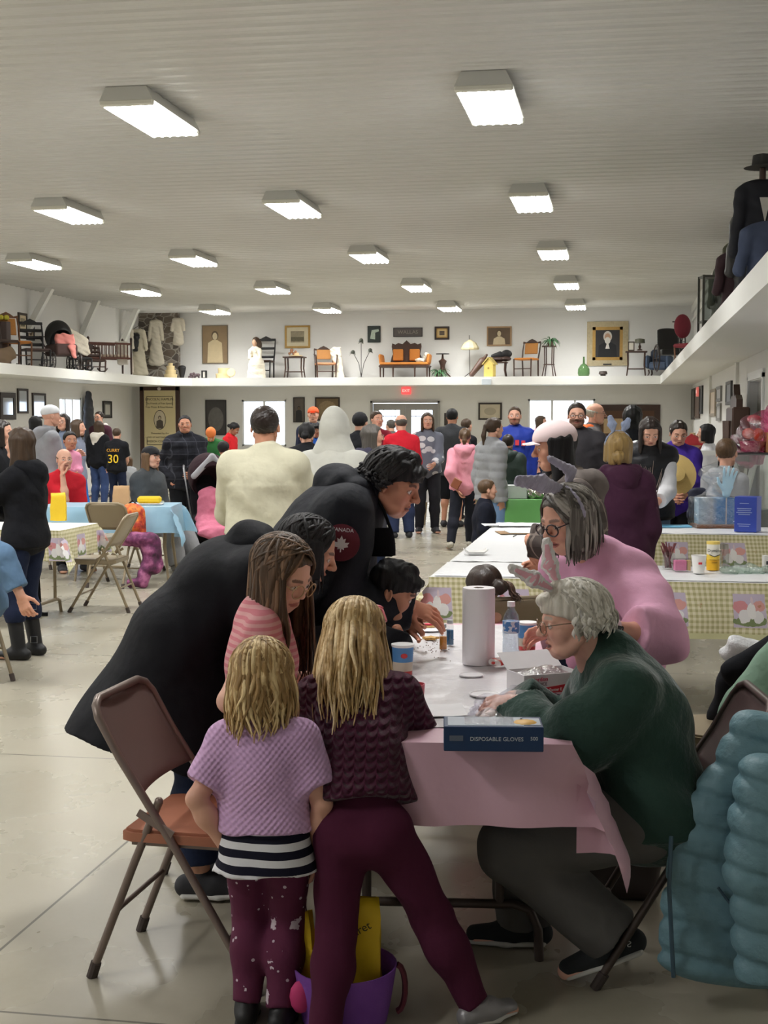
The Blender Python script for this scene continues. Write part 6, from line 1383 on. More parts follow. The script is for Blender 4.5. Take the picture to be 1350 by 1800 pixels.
def bust(skin, hair, clothm, beard=None, sc=1.0, dx=0, dz=0):
    def f(o, w, h):
        m = min(w, h) * sc; z = dz * h; x = dx * w
        plate(MB(), [(x - m * .34, -h * .5), (x + m * .34, -h * .5), (x + m * .30, z - m * .12), (x + m * .1, z + m * .0), (x - m * .1, z + m * .0), (x - m * .30, z - m * .12)], -.008).build('shoulders', clothm, o, 0)
        plate(MB(), oval(x, z + m * .19, m * .15, m * .19), -.0095).build('hair', hair, o, 0); plate(MB(), oval(x, z + m * .155, m * .105, m * .15), -.011).build('face', skin, o, 0)
        if beard: plate(MB(), oval(x, z + m * .05, m * .1, m * .12), -.0125).build('beard', beard, o, 0)
    return f
SEP = mat((186, 166, 132), .8); SEPD = mat((96, 80, 62), .8); SEPL = mat((206, 190, 158), .8)
def land(o, w, h):
    MB().box((0, -.008, 0), (w * .62, .004, h * .6)).build('print', mat((150, 140, 118), .8, var=.4, vs=14), o, 0); MB().box((0, -.0095, -h * .12), (w * .6, .003, h * .22)).build('meadow', mat((104, 98, 78), .8, var=.4, vs=20), o, 0)
picture('tall sepia portrait of a woman in a pale gown in thin frame', (354, 571, 402, 640), mat((112, 98, 78), .5), bust(SEPL, SEPD, mat((206, 188, 152), .8), sc=.95, dz=.12), .02, bg=mat((142, 120, 92), .8, var=.2, vs=5))
picture('framed landscape print with wide cream mount above the small table', (500, 572, 546, 612), GILT, land, .045, bg=mat((210, 200, 172), .8))
picture('small dark frame with a pale waterfall scene', (646, 573, 669, 602), mat((26, 34, 32), .5), lambda o, w, h: plate(MB(), [(-w * .35, -h * .3), (w * .1, -h * .35), (w * .1, h * .1), (w * .45, h * .2), (w * .4, h * .34), (-w * .2, h * .28)], -.008).build('water', mat((176, 190, 176), .8, var=.4, vs=30), o, 0), .02, bg=mat((30, 42, 38), .5))
o = picture('long dark sign board with faded lettering above the settee', (691, 576, 743, 592), mat((46, 42, 42), .6), None, .015, bg=mat((96, 90, 88), .7), cat='sign', name='lettered_sign'); text('WALLAS', .12, mat((150, 144, 136), .7), o, (0, -.012, 0), (math.pi / 2, 0, 0), ext=.002, sx=1.1)
picture('small square gilt framed miniature in dark outer frame', (764, 574, 790, 597), mat((44, 30, 26), .5), lambda o, w, h: MB().box((0, -.01, 0), (w * .45, .005, h * .45)).build('miniature', mat((90, 76, 60), .6), o, 0), .045, bg=mat((206, 180, 128), .5), inner=GILT)
picture('sepia portrait of a seated child in light wooden frame', (856, 574, 899, 608), mat((164, 132, 98), .5), bust(SEPL, SEPD, SEPL, sc=1.1, dz=-.02), .035, bg=mat((104, 88, 72), .8))
o = picture('large portrait of white-bearded man in ornate gilt frame', (1033, 566, 1103, 642), mat((178, 164, 132), .5, .2, var=.25, vs=24, bs=.6, bsc=40), bust(mat((190, 150, 122), .7), mat((206, 200, 190), .8), mat((22, 22, 26), .7), mat((214, 210, 202), .8), .95, 0, .05), .13, bg=mat((44, 42, 44), .6), inner=GILT)
plate(MB(), [(-.05, -.12), (.05, -.12), (.02, .0), (-.02, .0)], -.012).build('shirt_front', mat('d8d4cc'), o, 0); MB().box((0, -.03, -.49), (.2, .01, .03)).build('name_plate', BLK, o, 0)
picture('dark framed picture of an arched design low on the end wall', (360, 702, 399, 766), mat((40, 36, 36), .5), lambda o, w, h: plate(MB(), oval(0, -.05 * h, w * .4, h * .36), -.008).build('arch', mat((110, 108, 106), .8, var=.3, vs=12), o, 0), .02, bg=mat((70, 68, 68), .7))
picture('narrow dark framed picture between window and orange cap man', (515, 698, 536, 743), mat((40, 32, 30), .5), bust(SEPD, BLK, BLK, sc=1, dz=0), .02, bg=mat((92, 84, 78), .7, var=.3, vs=10))
picture('wide dark framed picture behind the white hood', (553, 698, 598, 740), mat((52, 36, 30), .5), lambda o, w, h: plate(MB(), oval(0, 0, w * .42, h * .4), -.008).build('wreath', mat((140, 120, 92), .8, var=.4, vs=18), o, 0), .035, bg=mat((116, 98, 74), .8, var=.3, vs=16))
picture('framed cream certificate on the end wall near the blue jacket man', (841, 708, 882, 738), mat((44, 34, 30), .5), lambda o, w, h: plate(MB(), oval(0, 0, w * .3, h * .28), -.008).build('vignette', mat((176, 166, 146), .8), o, 0), .04, bg=mat((200, 190, 168), .8))
picture('wide brown loom board with woven panel behind the bunny ears', (1048, 712, 1158, 775), WOODD, lambda o, w, h: MB().box((-w * .1, -.01, -h * .12), (w * .7, .006, h * .6)).build('woven_panel', mat((186, 160, 124), .8, var=.15, vs=40), o, 0), .14, bg=mat((92, 66, 50), .8), cat='wall hanging', name='wall_hanging')
picture('small dark picture beside the black-haired man by the doors', (781, 726, 792, 748), mat((36, 30, 28), .5), None, .02, bg=mat((70, 60, 56), .6))
for i, (bx, lab) in enumerate((((0, 690, 27, 738), 'large heavily carved dark mirror on the side wall'), ((31, 683, 49, 727), 'tall narrow framed mirror hung highest on the side wall'), ((57, 691, 80, 736), 'framed mirror half hidden by the white cap man'))):
    picture(lab, bx, mat((56, 48, 46), .5), None, .10 if i == 0 else .045, wall='left', cat='mirror', bg=mat((200, 206, 216), .06, .9, var=0), name='wall_mirror')
picture('small framed documents near the hanging dark coat', (181, 705, 196, 735), BLK, lambda o, w, h: MB().box((0, -.009, 0), (w * .6, .004, h * .7)).build('page', mat((180, 178, 170)), o, 0), .03, wall='left', bg=mat((90, 88, 86)))
picture('dark oval framed photograph on the upper side wall', (47, 565, 60, 598), BLK, lambda o, w, h: plate(MB(), oval(0, 0, w * .3, h * .35), -.009).build('oval_photo', SEPD, o, 0), .05, wall='left', bg=SEPL)
picture('square framed print half behind the first brace', (32, 550, 47, 584), mat((60, 52, 44)), land, .05, wall='left', bg=SEPL)
# Lincoln banner in its wooden frame
c = PY(281, 738, YS + .35); o = thing('campaign_banner', 'cream campaign banner with oval portrait in tall brown wooden frame', 'banner', c, 0); BW, BH = .80, 1.44
b = MB(); b.box((-BW / 2 - .06, .02, -.35), (.1, .06, BH + .9)); b.box((BW / 2 + .06, .02, -.35), (.1, .06, BH + .9)); b.box((0, .02, BH / 2 + .05), (BW + .2, .06, .1)); b.build('frame', WOODD, o, 0)
cl = MB().box((0, .0, 0), (BW, .01, BH)).build('cloth', mat((204, 190, 148), .85, var=.08, vs=4), o, 0); INK = mat((52, 46, 38), .8)
for s_, z, q in (('LINCOLN, HAMLIN.', .50, .085), ('The Friends of Free Speech,', .40, .062), ('Free Press, & Free Homes.', .31, .066), ('Presented by the', -.33, .066), ('LADIES OF WISCONSIN TO THE', -.43, .052), ('MISSION COMMITTEE', -.53, .068)): text(s_, q, INK, cl, (0, -.007, z), (math.pi / 2, 0, 0), ext=.001)
b = MB()
for x, z, w, h in ((-.33, .46, .012, .22), (.33, .46, .012, .22), (0, .57, .66, .012), (-.33, -.53, .012, .16), (.33, -.53, .012, .16), (0, -.61, .66, .012)): b.box((x, -.007, z), (w, .004, h))
b.build('border_lines', INK, cl, 0); plate(MB(), oval(0, 0, .155, .24, 28), -.006).build('oval_rim', INK, cl, 0); pr = plate(MB(), oval(0, 0, .14, .225, 28), -.010).build('portrait', mat((196, 184, 160), .8), cl, 0)
bust(mat((186, 170, 146), .8), INK, mat((84, 76, 66), .8), sc=.9)(pr, .3, .42)
for ch in pr.children: ch.location.y = -.006
b = MB(); b.ball((0, -.03, BH / 2 + .04), (.05, .03, .04), 10); b.build('rosette', mat((206, 196, 196), .8), o)
# exit sign
c = PY(714, 687, YB - .05); o = thing('exit_sign', 'glowing red exit sign above the double doors', 'exit sign', c, 0); MB().box((0, 0, 0), (.23, .06, .17), bev=.01).build('case', mat((250, 84, 84), .5, var=0, emit=1.0), o, 0); text('EXIT', .09, mat((255, 190, 180), .5, emit=1.2, var=0), o, (0, -.032, 0), (math.pi / 2, 0, 0), ext=.001)
c = PX(1272, 645, XR - .04); c = PY(1272, 645, YB - 3.2); c[0] = XR - .05; c[2] = 2.2; o = thing('exit_sign', 'dim red exit sign on the wall under the side ledge', 'exit sign', c, -math.pi / 2); MB().box((0, 0, 0), (.28, .05, .2), bev=.01).build('case', mat((230, 120, 110), .5, var=0, emit=.5), o, 0); text('EXIT', .1, mat((255, 220, 210), .5, emit=.8, var=0), o, (0, -.027, 0), (math.pi / 2, 0, 0), ext=.001)
c = PY(855, 671, YS - .012); o = thing('emergency_light', 'small pale blue emergency light box on the ledge edge', 'emergency light', c, 0); MB().box((0, 0, 0), (.22, .025, .15), bev=.008).build('case', mat((198, 206, 212), .4), o, 0)

# ------------------------------------------------------------------ antiques on the ledge
def lp(px, dy=.55): p = PY(px, 660, YS + dy); return V(p[0], p[1], SZ1)
KS = 2400 / 31.8
def legs4(r, w, d, h, m, rr=.018, splay=.02, name='leg'):
    for sx in (-1, 1):
        for sy in (-1, 1): b = MB(); b.tube([(sx * (w / 2 + splay), sy * (d / 2 + splay), 0), (sx * w / 2 * .95, sy * d / 2 * .95, h * .5), (sx * w / 2, sy * d / 2, h)], [rr * .7, rr, rr * 1.1], 6); b.build(name, m, r)
def old_chair(label, loc, rz, w=.46, h=.95, sh=.44, frame=None, seatm=None, slats=4, rocker=False, arms=False, caned=False, d=.44, group=None, crest=True):
    r = thing('rocking_chair' if rocker else 'antique_chair', label, 'chair', loc, rz, group); frame = frame or WOODD; seatm = seatm or frame
    z0 = .05 if rocker else 0
    for sx in (-1, 1):
        b = MB(); b.tube([(sx * w * .46, -d / 2, z0), (sx * w * .48, -d / 2, sh)], [.016, .02], 6); b.build('front_leg', frame, r)
        b = MB(); b.tube([(sx * w * .42, d / 2 + .03, z0), (sx * w * .44, d / 2, sh), (sx * w * .47, d / 2 + .06, h * .75), (sx * w * .46, d / 2 + .13, h)], [.018, .02, .018, .014], 6); b.build('back_post', frame, r)
        if rocker: b = MB(); b.tube([(sx * w * .45, -d * .9, .07), (sx * w * .45, -d * .4, .02), (sx * w * .45, d * .4, .02), (sx * w * .45, d * 1.1, .10)], .02, 6); b.build('rocker', frame, r)
        if arms: b = MB(); b.tube([(sx * w * .5, d / 2 + .04, sh + .24), (sx * w * .56, 0, sh + .22), (sx * w * .54, -d / 2, sh + .2), (sx * w * .5, -d / 2, sh)], .017, 6); b.build('arm', frame, r)
    b = MB(); b.box((0, 0, sh), (w, d, .05), bev=.018); b.build('seat', seatm, r)
    if caned: b = MB(); b.box((0, d / 2 + .07, (sh + h) / 2 + .05), (w * .72, .025, (h - sh) * .62), rotm(-.15, 0, 0), .01); b.build('back_panel', CANE, r)
    else:
        for k in range(slats): z = sh + .12 + (h - sh - .14) * k / max(slats - 1, 1); b = MB(); b.grid(lambda u, v: V((u - .5) * w * .92, d / 2 + .03 + (z - sh) * .18 + .03 * math.sin(math.pi * u), z + (v - .5) * .06), 9, 3); b.build('back_slat', frame, r, 60, solid=.015)
    if crest: b = MB(); b.prism([(-w * .5, 0), (w * .5, 0), (w * .48, .05), (w * .3, .03), (w * .18, .07), (0, .11), (-w * .18, .07), (-w * .3, .03), (-w * .48, .05)], (0, d / 2 + .10, h - .04), (1, 0, 0), (0, 0, 1), -.03); b.build('crest_rail', frame, r, 0)
    b = MB(); b.tube([(-w * .47, -d / 2, sh * .45), (w * .47, -d / 2, sh * .45)], .011, 6); b.build('stretcher', frame, r)
    return r
def small_table(label, loc, w, h, d=.4, m=None, shelf=True, rz=0.0, name='side_table'):
    r = thing(name, label, 'table', loc, rz); m = m or WOODD; MB().box((0, 0, h - .015), (w, d, .03), bev=.008).build('top', m, r); legs4(r, w * .78, d * .78, h - .03, m)
    if shelf: MB().box((0, 0, h * .3), (w * .8, d * .8, .02)).build('shelf', m, r, 0)
    return r
def leaves(b, c, n, L, w, seed, up=.9, droop=1.0):
    rs = np.random.RandomState(seed)
    for i in range(n):
        a = rs.rand() * 6.283; l = L * rs.uniform(.6, 1); e = rs.uniform(.3, up); dr = V(math.cos(a), math.sin(a), 0); sd = V(-dr[1], dr[0], 0); pts = []
        for t_ in (0, .25, .5, .75, 1): pts.append(c + dr * l * t_ * .85 + V(0, 0, l * (e * t_ * 1.4 - droop * t_ * t_)))
        v = []; f = []
        for j, p in enumerate(pts): ww = w * (.3, .9, 1, .7, .05)[j]; v += [p - sd * ww, p + V(0, 0, -.006), p + sd * ww]
        for j in range(4): f += [(3 * j, 3 * j + 1, 3 * j + 4, 3 * j + 3), (3 * j + 1, 3 * j + 2, 3 * j + 5, 3 * j + 4)]
        b._add(v, f)
    return b
LEAF = mat((70, 112, 74), .6, var=.3, vs=20); LEAFD = mat((52, 84, 58), .6, var=.3, vs=20)
# settee
o = thing('settee', 'carved walnut settee with amber upholstery and two panelled backs', 'settee', lp(712), 0); w = 1.20
for x, y in ((-.56, .2), (.56, .2), (-.56, -.22), (.56, -.22), (-.25, -.24), (.27, -.24)): b = MB(); b.tube([(x, y, 0), (x, y, .26)], [.016, .022], 6); b.build('leg', WOODD, o)
MB().box((0, 0, .27), (w, .5, .06), bev=.02).build('seat_rail', WOODD, o); AMB = mat((186, 116, 44), .7, var=.1, vs=30); MB().box((0, 0, .325), (w - .04, .5, .07), bev=.03).build('seat', AMB, o)
for sx in (-1, 1): MB().box((sx * .57, .02, .44), (.07, .46, .24), rotm(0, sx * .12, 0), .03).build('armrest', AMB, o); MB().box((sx * .20, .19, .55), (.25, .05, .28), bev=.02).build('back_cushion', AMB, o)
b = MB(); b.prism([(-.40, 0), (.40, 0), (.36, .18), (.33, .24), (.36, .42), (.35, .50), (.27, .47), (.2, .51), (.1, .48), (0, .57), (-.1, .48), (-.2, .51), (-.27, .47), (-.35, .50), (-.36, .42), (-.33, .24), (-.36, .18)], (0, .26, .33), (1, 0, 0), (0, 0, 1), .04); b.build('carved_back', WOODD, o, 0)
o = thing('lace_cushion', 'crumpled cream lace cushion lying on the settee', 'cushion', lp(738, .42) + V(0, 0, .36), 0); sdf('cushion', [ell((0, 0, .05), (.11, .08, .055)), ell((.14, .16, .12), (.08, .05, .12), k=.05), wob(.01, 40, 1)], .012, LACE, o)
# chairs and tables
old_chair('carved chair with amber seat and back beside the tall plant stand', lp(925), -.35, .46, .84, .42, WOODD, AMB, caned=True)
old_chair('folding rocking chair with tapestry seat draped in lace', lp(572), .35, .48, .72, .34, WOODD, mat((170, 120, 84), .8, var=.3, vs=20), caned=True, arms=True)
o = thing('lace_drape', 'white lace veil draped over the tapestry chair', 'drape', lp(588, .62), 0); sdf('veil', [limb((.02, 0, .70), (.10, .0, .3), .14, .05, .1, .07, side=(1, 0, 0)), limb((.10, 0, .3), (.14, -.05, .02), .1, .07, .12, .06, side=(1, 0, 0)), wob(.012, 26, 2)], .014, LACE, o)
small_table('small turned-leg table carrying a flowered hat', lp(518), .52, .52, .36)
o = thing('flowered_hat', 'cream hat with brown flowers on the turned-leg table', 'hat', lp(520) + V(0, 0, .535), 0); b = MB(); b.lathe([(.17, .0), (.16, .015), (.08, .02), (.075, .08), (0, .095)], n=20); b.build('straw', mat((206, 184, 142), .8), o); b = MB(); [b.ball((-.14 + .05 * i, -.06, .06 + .04 * (i % 2)), .035, 8) for i in range(4)]; b.ball((-.1, 0, .14), .045, 8); b.build('flowers', mat((150, 104, 74), .8, var=.3), o)
small_table('dark two-tier table with lamp near the gilt portrait', lp(1118), .5, .58, .38, name='side_table')
o = thing('table_lamp', 'small lamp with beaded stained-glass shade on the two-tier table', 'lamp', lp(1124) + V(0, 0, .60), 0); b = MB(); b.lathe([(.06, 0), (.06, .02), (.02, .04), (.035, .09), (.015, .13), (.012, .19)], n=14); b.build('base', WOODD, o); b = MB(); b.lathe([(.12, .17), (.115, .2), (.11, .26), (.03, .275)], n=18); b.build('lamp_shade', mat((96, 96, 80), .5, var=.4, vs=60), o)
o = thing('photo_frame', 'small standing photo frame beside the beaded lamp', 'photo frame', lp(1109, .5) + V(0, 0, .585), 0); MB().box((0, 0, .11), (.15, .02, .22)).build('frame', mat((70, 60, 52)), o, 0); MB().box((0, -.011, .11), (.10, .004, .16)).build('photo', mat((206, 200, 188)), o, 0)
o = thing('armchair', 'slate blue upholstered armchair in the corner of the ledge', 'armchair', lp(1158), -.2); BL = mat((66, 80, 102), .75, var=.1); MB().box((0, 0, .24), (.42, .42, .18), bev=.04).build('seat', BL, o); MB().box((0, .2, .42), (.46, .12, .42), rotm(-.1, 0, 0), .05).build('backrest', BL, o)
for sx in (-1, 1): MB().box((sx * .24, 0, .33), (.1, .46, .3), bev=.04).build('armrest', BL, o)
legs4(o, .4, .4, .15, WOODD)
o = thing('plant_stand', 'tall bentwood plant stand with curved legs', 'plant stand', lp(965), 0); b = MB(); b.lathe([(.17, .70), (.17, .725), (0, .725)], n=20); b.build('top', WOODD, o)
for k in range(4): a = k * 1.571 + .6; b = MB(); b.tube([(.19 * math.cos(a), .19 * math.sin(a), 0), (.12 * math.cos(a), .12 * math.sin(a), .3), (.13 * math.cos(a), .13 * math.sin(a), .71)], .013, 6); b.build('leg', WOODD, o)
b = MB(); b.lathe([(.13, .28), (.13, .3), (0, .3)], n=18); b.build('shelf', WOODD, o)
for px, z, n, L, lab in ((967, .725, 46, .34, 'bushy green fern on the bentwood plant stand'), (772, 0, 60, .32, 'bushy green fern spreading in front of the pedestal')):
    o = thing('potted_fern', lab, 'plant', lp(px, .45) + V(0, 0, z), 0); b = MB(); b.lathe([(.06, 0), (.085, .1), (.08, .1), (0, .09)], n=16); b.build('pot', mat((80, 66, 52)), o); leaves(MB(), V(0, 0, .09), n, L, .016, px).build('fronds', LEAF, o, 60)
o = thing('pedestal', 'dark carved pedestal with flat top behind the low fern', 'pedestal', lp(778, .75), 0); b = MB(); b.lathe([(.16, .56), (.16, .575), (.02, .58)], n=20); b.build('top', BLK, o); b = MB(); b.lathe([(.05, .14), (.06, .3), (.1, .4), (.03, .45), (.02, .56)], n=12); b.build('column', WOODD, o)
for k in range(3): a = k * 2.094 + .5; b = MB(); b.tube([(.04 * math.cos(a), .04 * math.sin(a), .25), (.1 * math.cos(a), .1 * math.sin(a), .12), (.22 * math.cos(a), .22 * math.sin(a), 0)], .02, 6); b.build('foot', WOODD, o)
o = thing('metal_candelabra', 'wrought metal rose stand with three flowering stems', 'ornament', lp(635), 0); IR = mat((74, 70, 68), .5, .4); b = MB(); b.lathe([(.12, 0), (.1, .015), (.02, .03)], n=16); b.build('base', IR, o)
for k, e in enumerate(((-.2, .62), (0, .90), (.22, .66))): b = MB(); b.tube([(0, 0, .02), (e[0] * .3, 0, .35), (e[0] * .7, 0, e[1] * .8), (e[0], 0, e[1])], .008, 6); st = b.build('stem', IR, o); b = MB(); b.ball((e[0], 0, e[1]), (.05, .05, .05), 8); leaves(b, V(e[0], 0, e[1] - .03), 9, .11, .02, k); b.build('flower', mat((62, 66, 56), .6), st)
o = thing('glass_demijohn', 'round green glass bottle with thin neck below the gilt portrait', 'bottle', lp(1026), 0); b = MB(); b.lathe([(0, .005), (.12, .01), (.14, .08), (.135, .18), (.08, .27), (.025, .31), (.02, .45), (.026, .46), (.02, .465)], n=24); b.build('glass', mat((104, 142, 92), .12, trans=.6, var=0), o)
o = thing('footed_pot', 'small dark footed pot under the gilt portrait', 'pot', lp(1060), 0); b = MB(); b.lathe([(.06, 0), (.07, .02), (.05, .04), (.1, .06), (.09, .12), (.06, .13)], n=18); b.build('pot', mat((66, 56, 52), .5), o)
o = thing('birdhouse', 'pale yellow wooden birdhouse standing on the ledge edge', 'birdhouse', lp(861, .25), -.25); b = MB(); b.prism([(-.11, 0), (.11, 0), (.11, .30), (0, .42), (-.11, .30)], (0, -.1, 0), (1, 0, 0), (0, 0, 1), -.2); YB_ = mat((206, 182, 96), .7); b.build('box', YB_, o, 0); MB().box((.075, 0, .37), (.02, .26, .22), rotm(0, -.73, 0)).build('roof_board', mat((190, 170, 96)), o, 0); MB().box((-.075, 0, .37), (.02, .26, .22), rotm(0, .73, 0)).build('roof_board', mat((190, 170, 96)), o, 0); plate(MB(), oval(0, .2, .025, .025), -.102).build('entry_hole', mat((150, 130, 60)), o, 0)
o = thing('parasol', 'cream fringed parasol shade on a thin metal stand', 'parasol', lp(826, .7), 0); b = MB(); b.lathe([(.21, .66), (.22, .70), (.15, .82), (.02, .90), (0, .9)], n=12); b.build('canopy', mat((216, 206, 168), .8), o, 20); b = MB(); b.cyl((0, 0, .03), (-.02, 0, 1.0), .008, n=6); b.build('pole', IR, o); b = MB(); b.tube([(-.15, 0, 0), (0, 0, .12), (.1, 0, 0)], .01, 6); b.build('foot', IR, o)
small_table('dark carved stool carrying an open fiddle case', lp(875), .46, .36, .36, shelf=False)
o = thing('fiddle_case', 'open black violin case lying on the carved stool', 'case', lp(880) + V(0, 0, .37), .1); sdf('lower_shell', [limb((-.25, 0, .05), (.0, 0, .05), .06, .05, .11, .06, side=(0, 1, 0)), ell((.12, 0, .06), (.13, .12, .06))], .012, mat((58, 40, 34), .5), o); sdf('lid', [limb((-.2, .1, .12), (.0, .1, .16), .05, .03, .09, .04, side=(0, 0, 1)), ell((.14, .1, .18), (.13, .04, .1))], .012, BLK, o)
o = thing('leather_bellows', 'dark brown leather gun case leaning against the stool', 'case', lp(838, .35), 0); sdf('leather', [limb((-.12, 0, .06), (.12, .1, .38), .06, .07, .09, .08), limb((.12, .1, .38), (.22, .12, .52), .05, .05, .03, .03)], .012, mat((84, 60, 50), .5, var=.2), o)
# lady mannequin in a lace gown on a chair
old_chair('dark high-backed chair behind the lace gown mannequin', lp(462, .7), 0, .5, .98, .42, BLK, WOODD, slats=3)
o = thing('mannequin', 'seated mannequin in tiered cream lace gown with brown wig', 'mannequin', lp(452, .35), 0)
sdf('gown', [limb((0, -.06, .02), (0, -.05, .36), .24, .2, .2, .16, side=(1, 0, 0)), limb((-.02, .05, .36), (-.05, .08, .66), .16, .11, .12, .09, side=(1, 0, 0)), ell((-.05, .06, .70), (.15, .1, .08), k=.06), cap((-.17, .02, .66), (-.16, -.08, .48), .06, .05), cap((.07, .02, .66), (.1, -.1, .48), .06, .05), wob(.006, 40, 1), disp(lambda X, Y, Z: .012 * np.abs(np.sin(20 * Z)) + 0 * X + 0 * Y)], .012, LACE, o); sdf('head', [ell((-.06, .03, .86), (.065, .08, .095)), cap((-.05, .05, .72), (-.06, .04, .82), .04, .04)], .01, mat((200, 160, 132), .6), o); sdf('wig', [ell((-.04, .07, .90), (.095, .1, .10)), ell((.04, .08, .80), (.06, .08, .12), k=.04)], .01, H_BROWN, o)
# hat boxes
def hatbox(px, z, r_, h, lab, dy=.4, tilt=0.0, col=(206, 186, 140)):
    o = thing('hat_box', lab, 'box', lp(px, dy) + V(0, 0, z), 0); o.rotation_euler = (tilt, 0, 0); b = MB(); b.lathe([(0, 0), (r_ * .97, 0), (r_ * .97, h * .8), (0, h * .8)], n=24); b.build('tub', mat(col, .7), o); b = MB(); b.lathe([(r_, h * .68), (r_, h), (0, h)], n=24); b.build('lid', mat(tuple(c * 1.03 for c in col), .7), o)
hatbox(300, 0, .16, .11, 'large round cream hat box lowest in the pyramid pile'); hatbox(300, .113, .13, .10, 'round cream hat box with dark band in the middle of the pile'); hatbox(300, .216, .10, .10, 'round cream hat box second from the top of the pile'); hatbox(300, .319, .055, .06, 'tiny round box topping the hat box pile')
hatbox(392, 0, .18, .12, 'wide oval tan hat box under another near the sepia portrait', .5); hatbox(394, .122, .15, .13, 'tan hat box resting on the wide oval hat box', .5); hatbox(407, .13, .10, .06, 'small tan box leaning on its edge against hat boxes', .25, 1.35)
o = thing('black_bonnet', 'black bonnet shape standing beside the cream hat box pile', 'hat', lp(320), 0); sdf('felt', [limb((0, 0, .02), (0, 0, .25), .045, .045, .1, .08), ell((0, 0, .28), (.1, .08, .05))], .012, BLK, o)
o = thing('dried_flowers', 'heap of dusty purple dried flowers on the ledge', 'flowers', lp(341), 0); b = MB(); rs = np.random.RandomState(3); [b.ball((rs.uniform(-.13, .13), rs.uniform(-.08, .08), rs.uniform(.02, .13)), rs.uniform(.02, .045), 7) for i in range(26)]; b.build('blooms', mat((104, 88, 92), .9, var=.3), o)
o = thing('black_box', 'small black box with pale front on the ledge', 'box', lp(359), 0); MB().box((0, 0, .1), (.12, .1, .2)).build('case', BLK, o, 0); MB().box((.01, -.051, .1), (.05, .004, .14)).build('label_card', mat('c8c4bc'), o, 0)
# clothes by the stone chimney
def garment(label, px, py0, py1, y, w, m, kind='dress', name=None):
    p0 = PY(px, py0, y); p1 = PY(px, py1, y); h = p0[2] - p1[2]; o = thing(name or kind, label, 'garment', (p0[0], y, max(p1[2], SZ1 + .005)), 0)
    sdf('fabric', [limb((0, 0, .02), (0, 0, h * .55), w * (.62 if kind == 'dress' else .5), .07, w * .34, .06, side=(1, 0, 0)), limb((0, 0, h * .55), (0, 0, h * .88), w * .34, .06, w * .42, .06, side=(1, 0, 0)), cap((-w * .3, 0, h * .86), (w * .3, 0, h * .86), .06), *[cap((s * w * .34, 0, h * .86), (s * w * .52, -.02, h * .52), .055, .045) for s in (-1, 1)], wob(.008, 24, px)], .016, m, o)
    b = MB(); b.tube([(-w * .3, 0, h * .93), (0, 0, h * .99), (w * .3, 0, h * .93)], .008, 5); b.tube([(0, 0, h * .99), (0, 0, h * 1.03), (.02, 0, h * 1.05)], .006, 5); b.build('hanger', mat('4a4440'), o); return o
garment('pale embroidered gown hung on the stone chimney', 274, 556, 640, YB - .26, .34, LACE); garment('short white lace blouse hung at the chimney edge', 313, 557, 604, YB - .26, .3, LACE, 'blouse'); garment('long cream gown on a stand with black shawl', 243, 572, 659, YB - .6, .4, mat((206, 198, 176), .9)); garment('slim white dress behind the last brace', 224, 570, 655, YB - .75, .26, LACE)
o = garment('long black coat with hat hanging by the last brace', 205, 560, 658, YB - .9, .42, BLK, 'coat'); b = MB(); b.lathe([(.14, 1.36), (.08, 1.37), (.07, 1.46), (0, 1.47)], n=16); b.build('hat', BLK, o)
o = thing('black_shawl', 'black feather shawl on the cream gown shoulders', 'shawl', PY(238, 600, YB - .68), 0); sdf('feathers', [limb((0, 0, -.2), (.0, 0, .14), .06, .06, .11, .07), wob(.012, 40, 1)], .015, BLK, o)
# side ledge: chairs, pram, cradle
def ls(px, x=None): x = XL + .62 if x is None else x; p = PX(px, 640, x); return V(x, p[1], SZ1)
old_chair('amber caned chair with turned legs above the mirrors', ls(26), .9, .5, .98, .46, WOODM, AMB, caned=True); old_chair('dark spindle chair cut by the picture edge', ls(2), 1.2, .5, .95, .45, WOODD)
old_chair('dark ladder-back rocking chair on side ledge', ls(62), .7, .5, .92, .36, BLK, mat((70, 52, 48)), 4, rocker=True); old_chair('small dark rocking chair next to the cradle', ls(141, XSL - .3), .6, .4, .5, .26, BLK, None, 3, rocker=True); old_chair('low spindle rocker with tray below the white shawl', ls(165, XSL - .3), .6, .42, .55, .25, WOODD, None, 3, rocker=True)
o = thing('leather_satchel', 'brown leather saddle bag leaning at the ledge front', 'bag', ls(8, XSL - .25), .8); sdf('leather', [limb((-.2, 0, .05), (.15, 0, .22), .2, .05, .12, .05, side=(0, 0, 1)), wob(.006, 20, 2)], .014, mat((112, 92, 70), .7), o)
o = thing('baby_pram', 'antique baby pram with black hood and pink blanket', 'pram', ls(108), .75)
sdf('hood', [ell((0, .16, .72), (.27, .3, .32)), ell((0, -.12, .58), (.24, .3, .24), op='s', k=.03)], .016, BLK, o); sdf('basket', [rbox((0, .0, .42), (.24, .34, .12), rad=.06)], .016, mat((70, 48, 44), .7), o); sdf('blanket', [limb((-.15, -.2, .55), (.15, -.22, .55), .06, .2, .07, .2, side=(0, 1, 0)), limb((.1, -.34, .5), (.14, -.38, .28), .09, .03, .04, .03), wob(.014, 22, 1)], .014, mat((224, 140, 132), .9), o)
for sx in (-1, 1):
    for sy in (-1, 1):
        b = MB(); b.tube([V(sx * .27, sy * .26 + .17 * math.cos(a), .19 + .17 * math.sin(a)) for a in np.linspace(0, 6.283, 20, endpoint=False)], .014, 6, closed=True); [b.tube([(sx * .27, sy * .26, .19), (sx * .27, sy * .26 + .17 * math.cos(a), .19 + .17 * math.sin(a))], .005, 4) for a in np.linspace(0, 6.283, 10, endpoint=False)]; b.build('wheel', IR, o)
b = MB(); b.tube([(-.24, .3, .5), (-.24, .62, .72), (.24, .62, .72), (.24, .3, .5)], .014, 6); b.build('handle', WOODD, o)
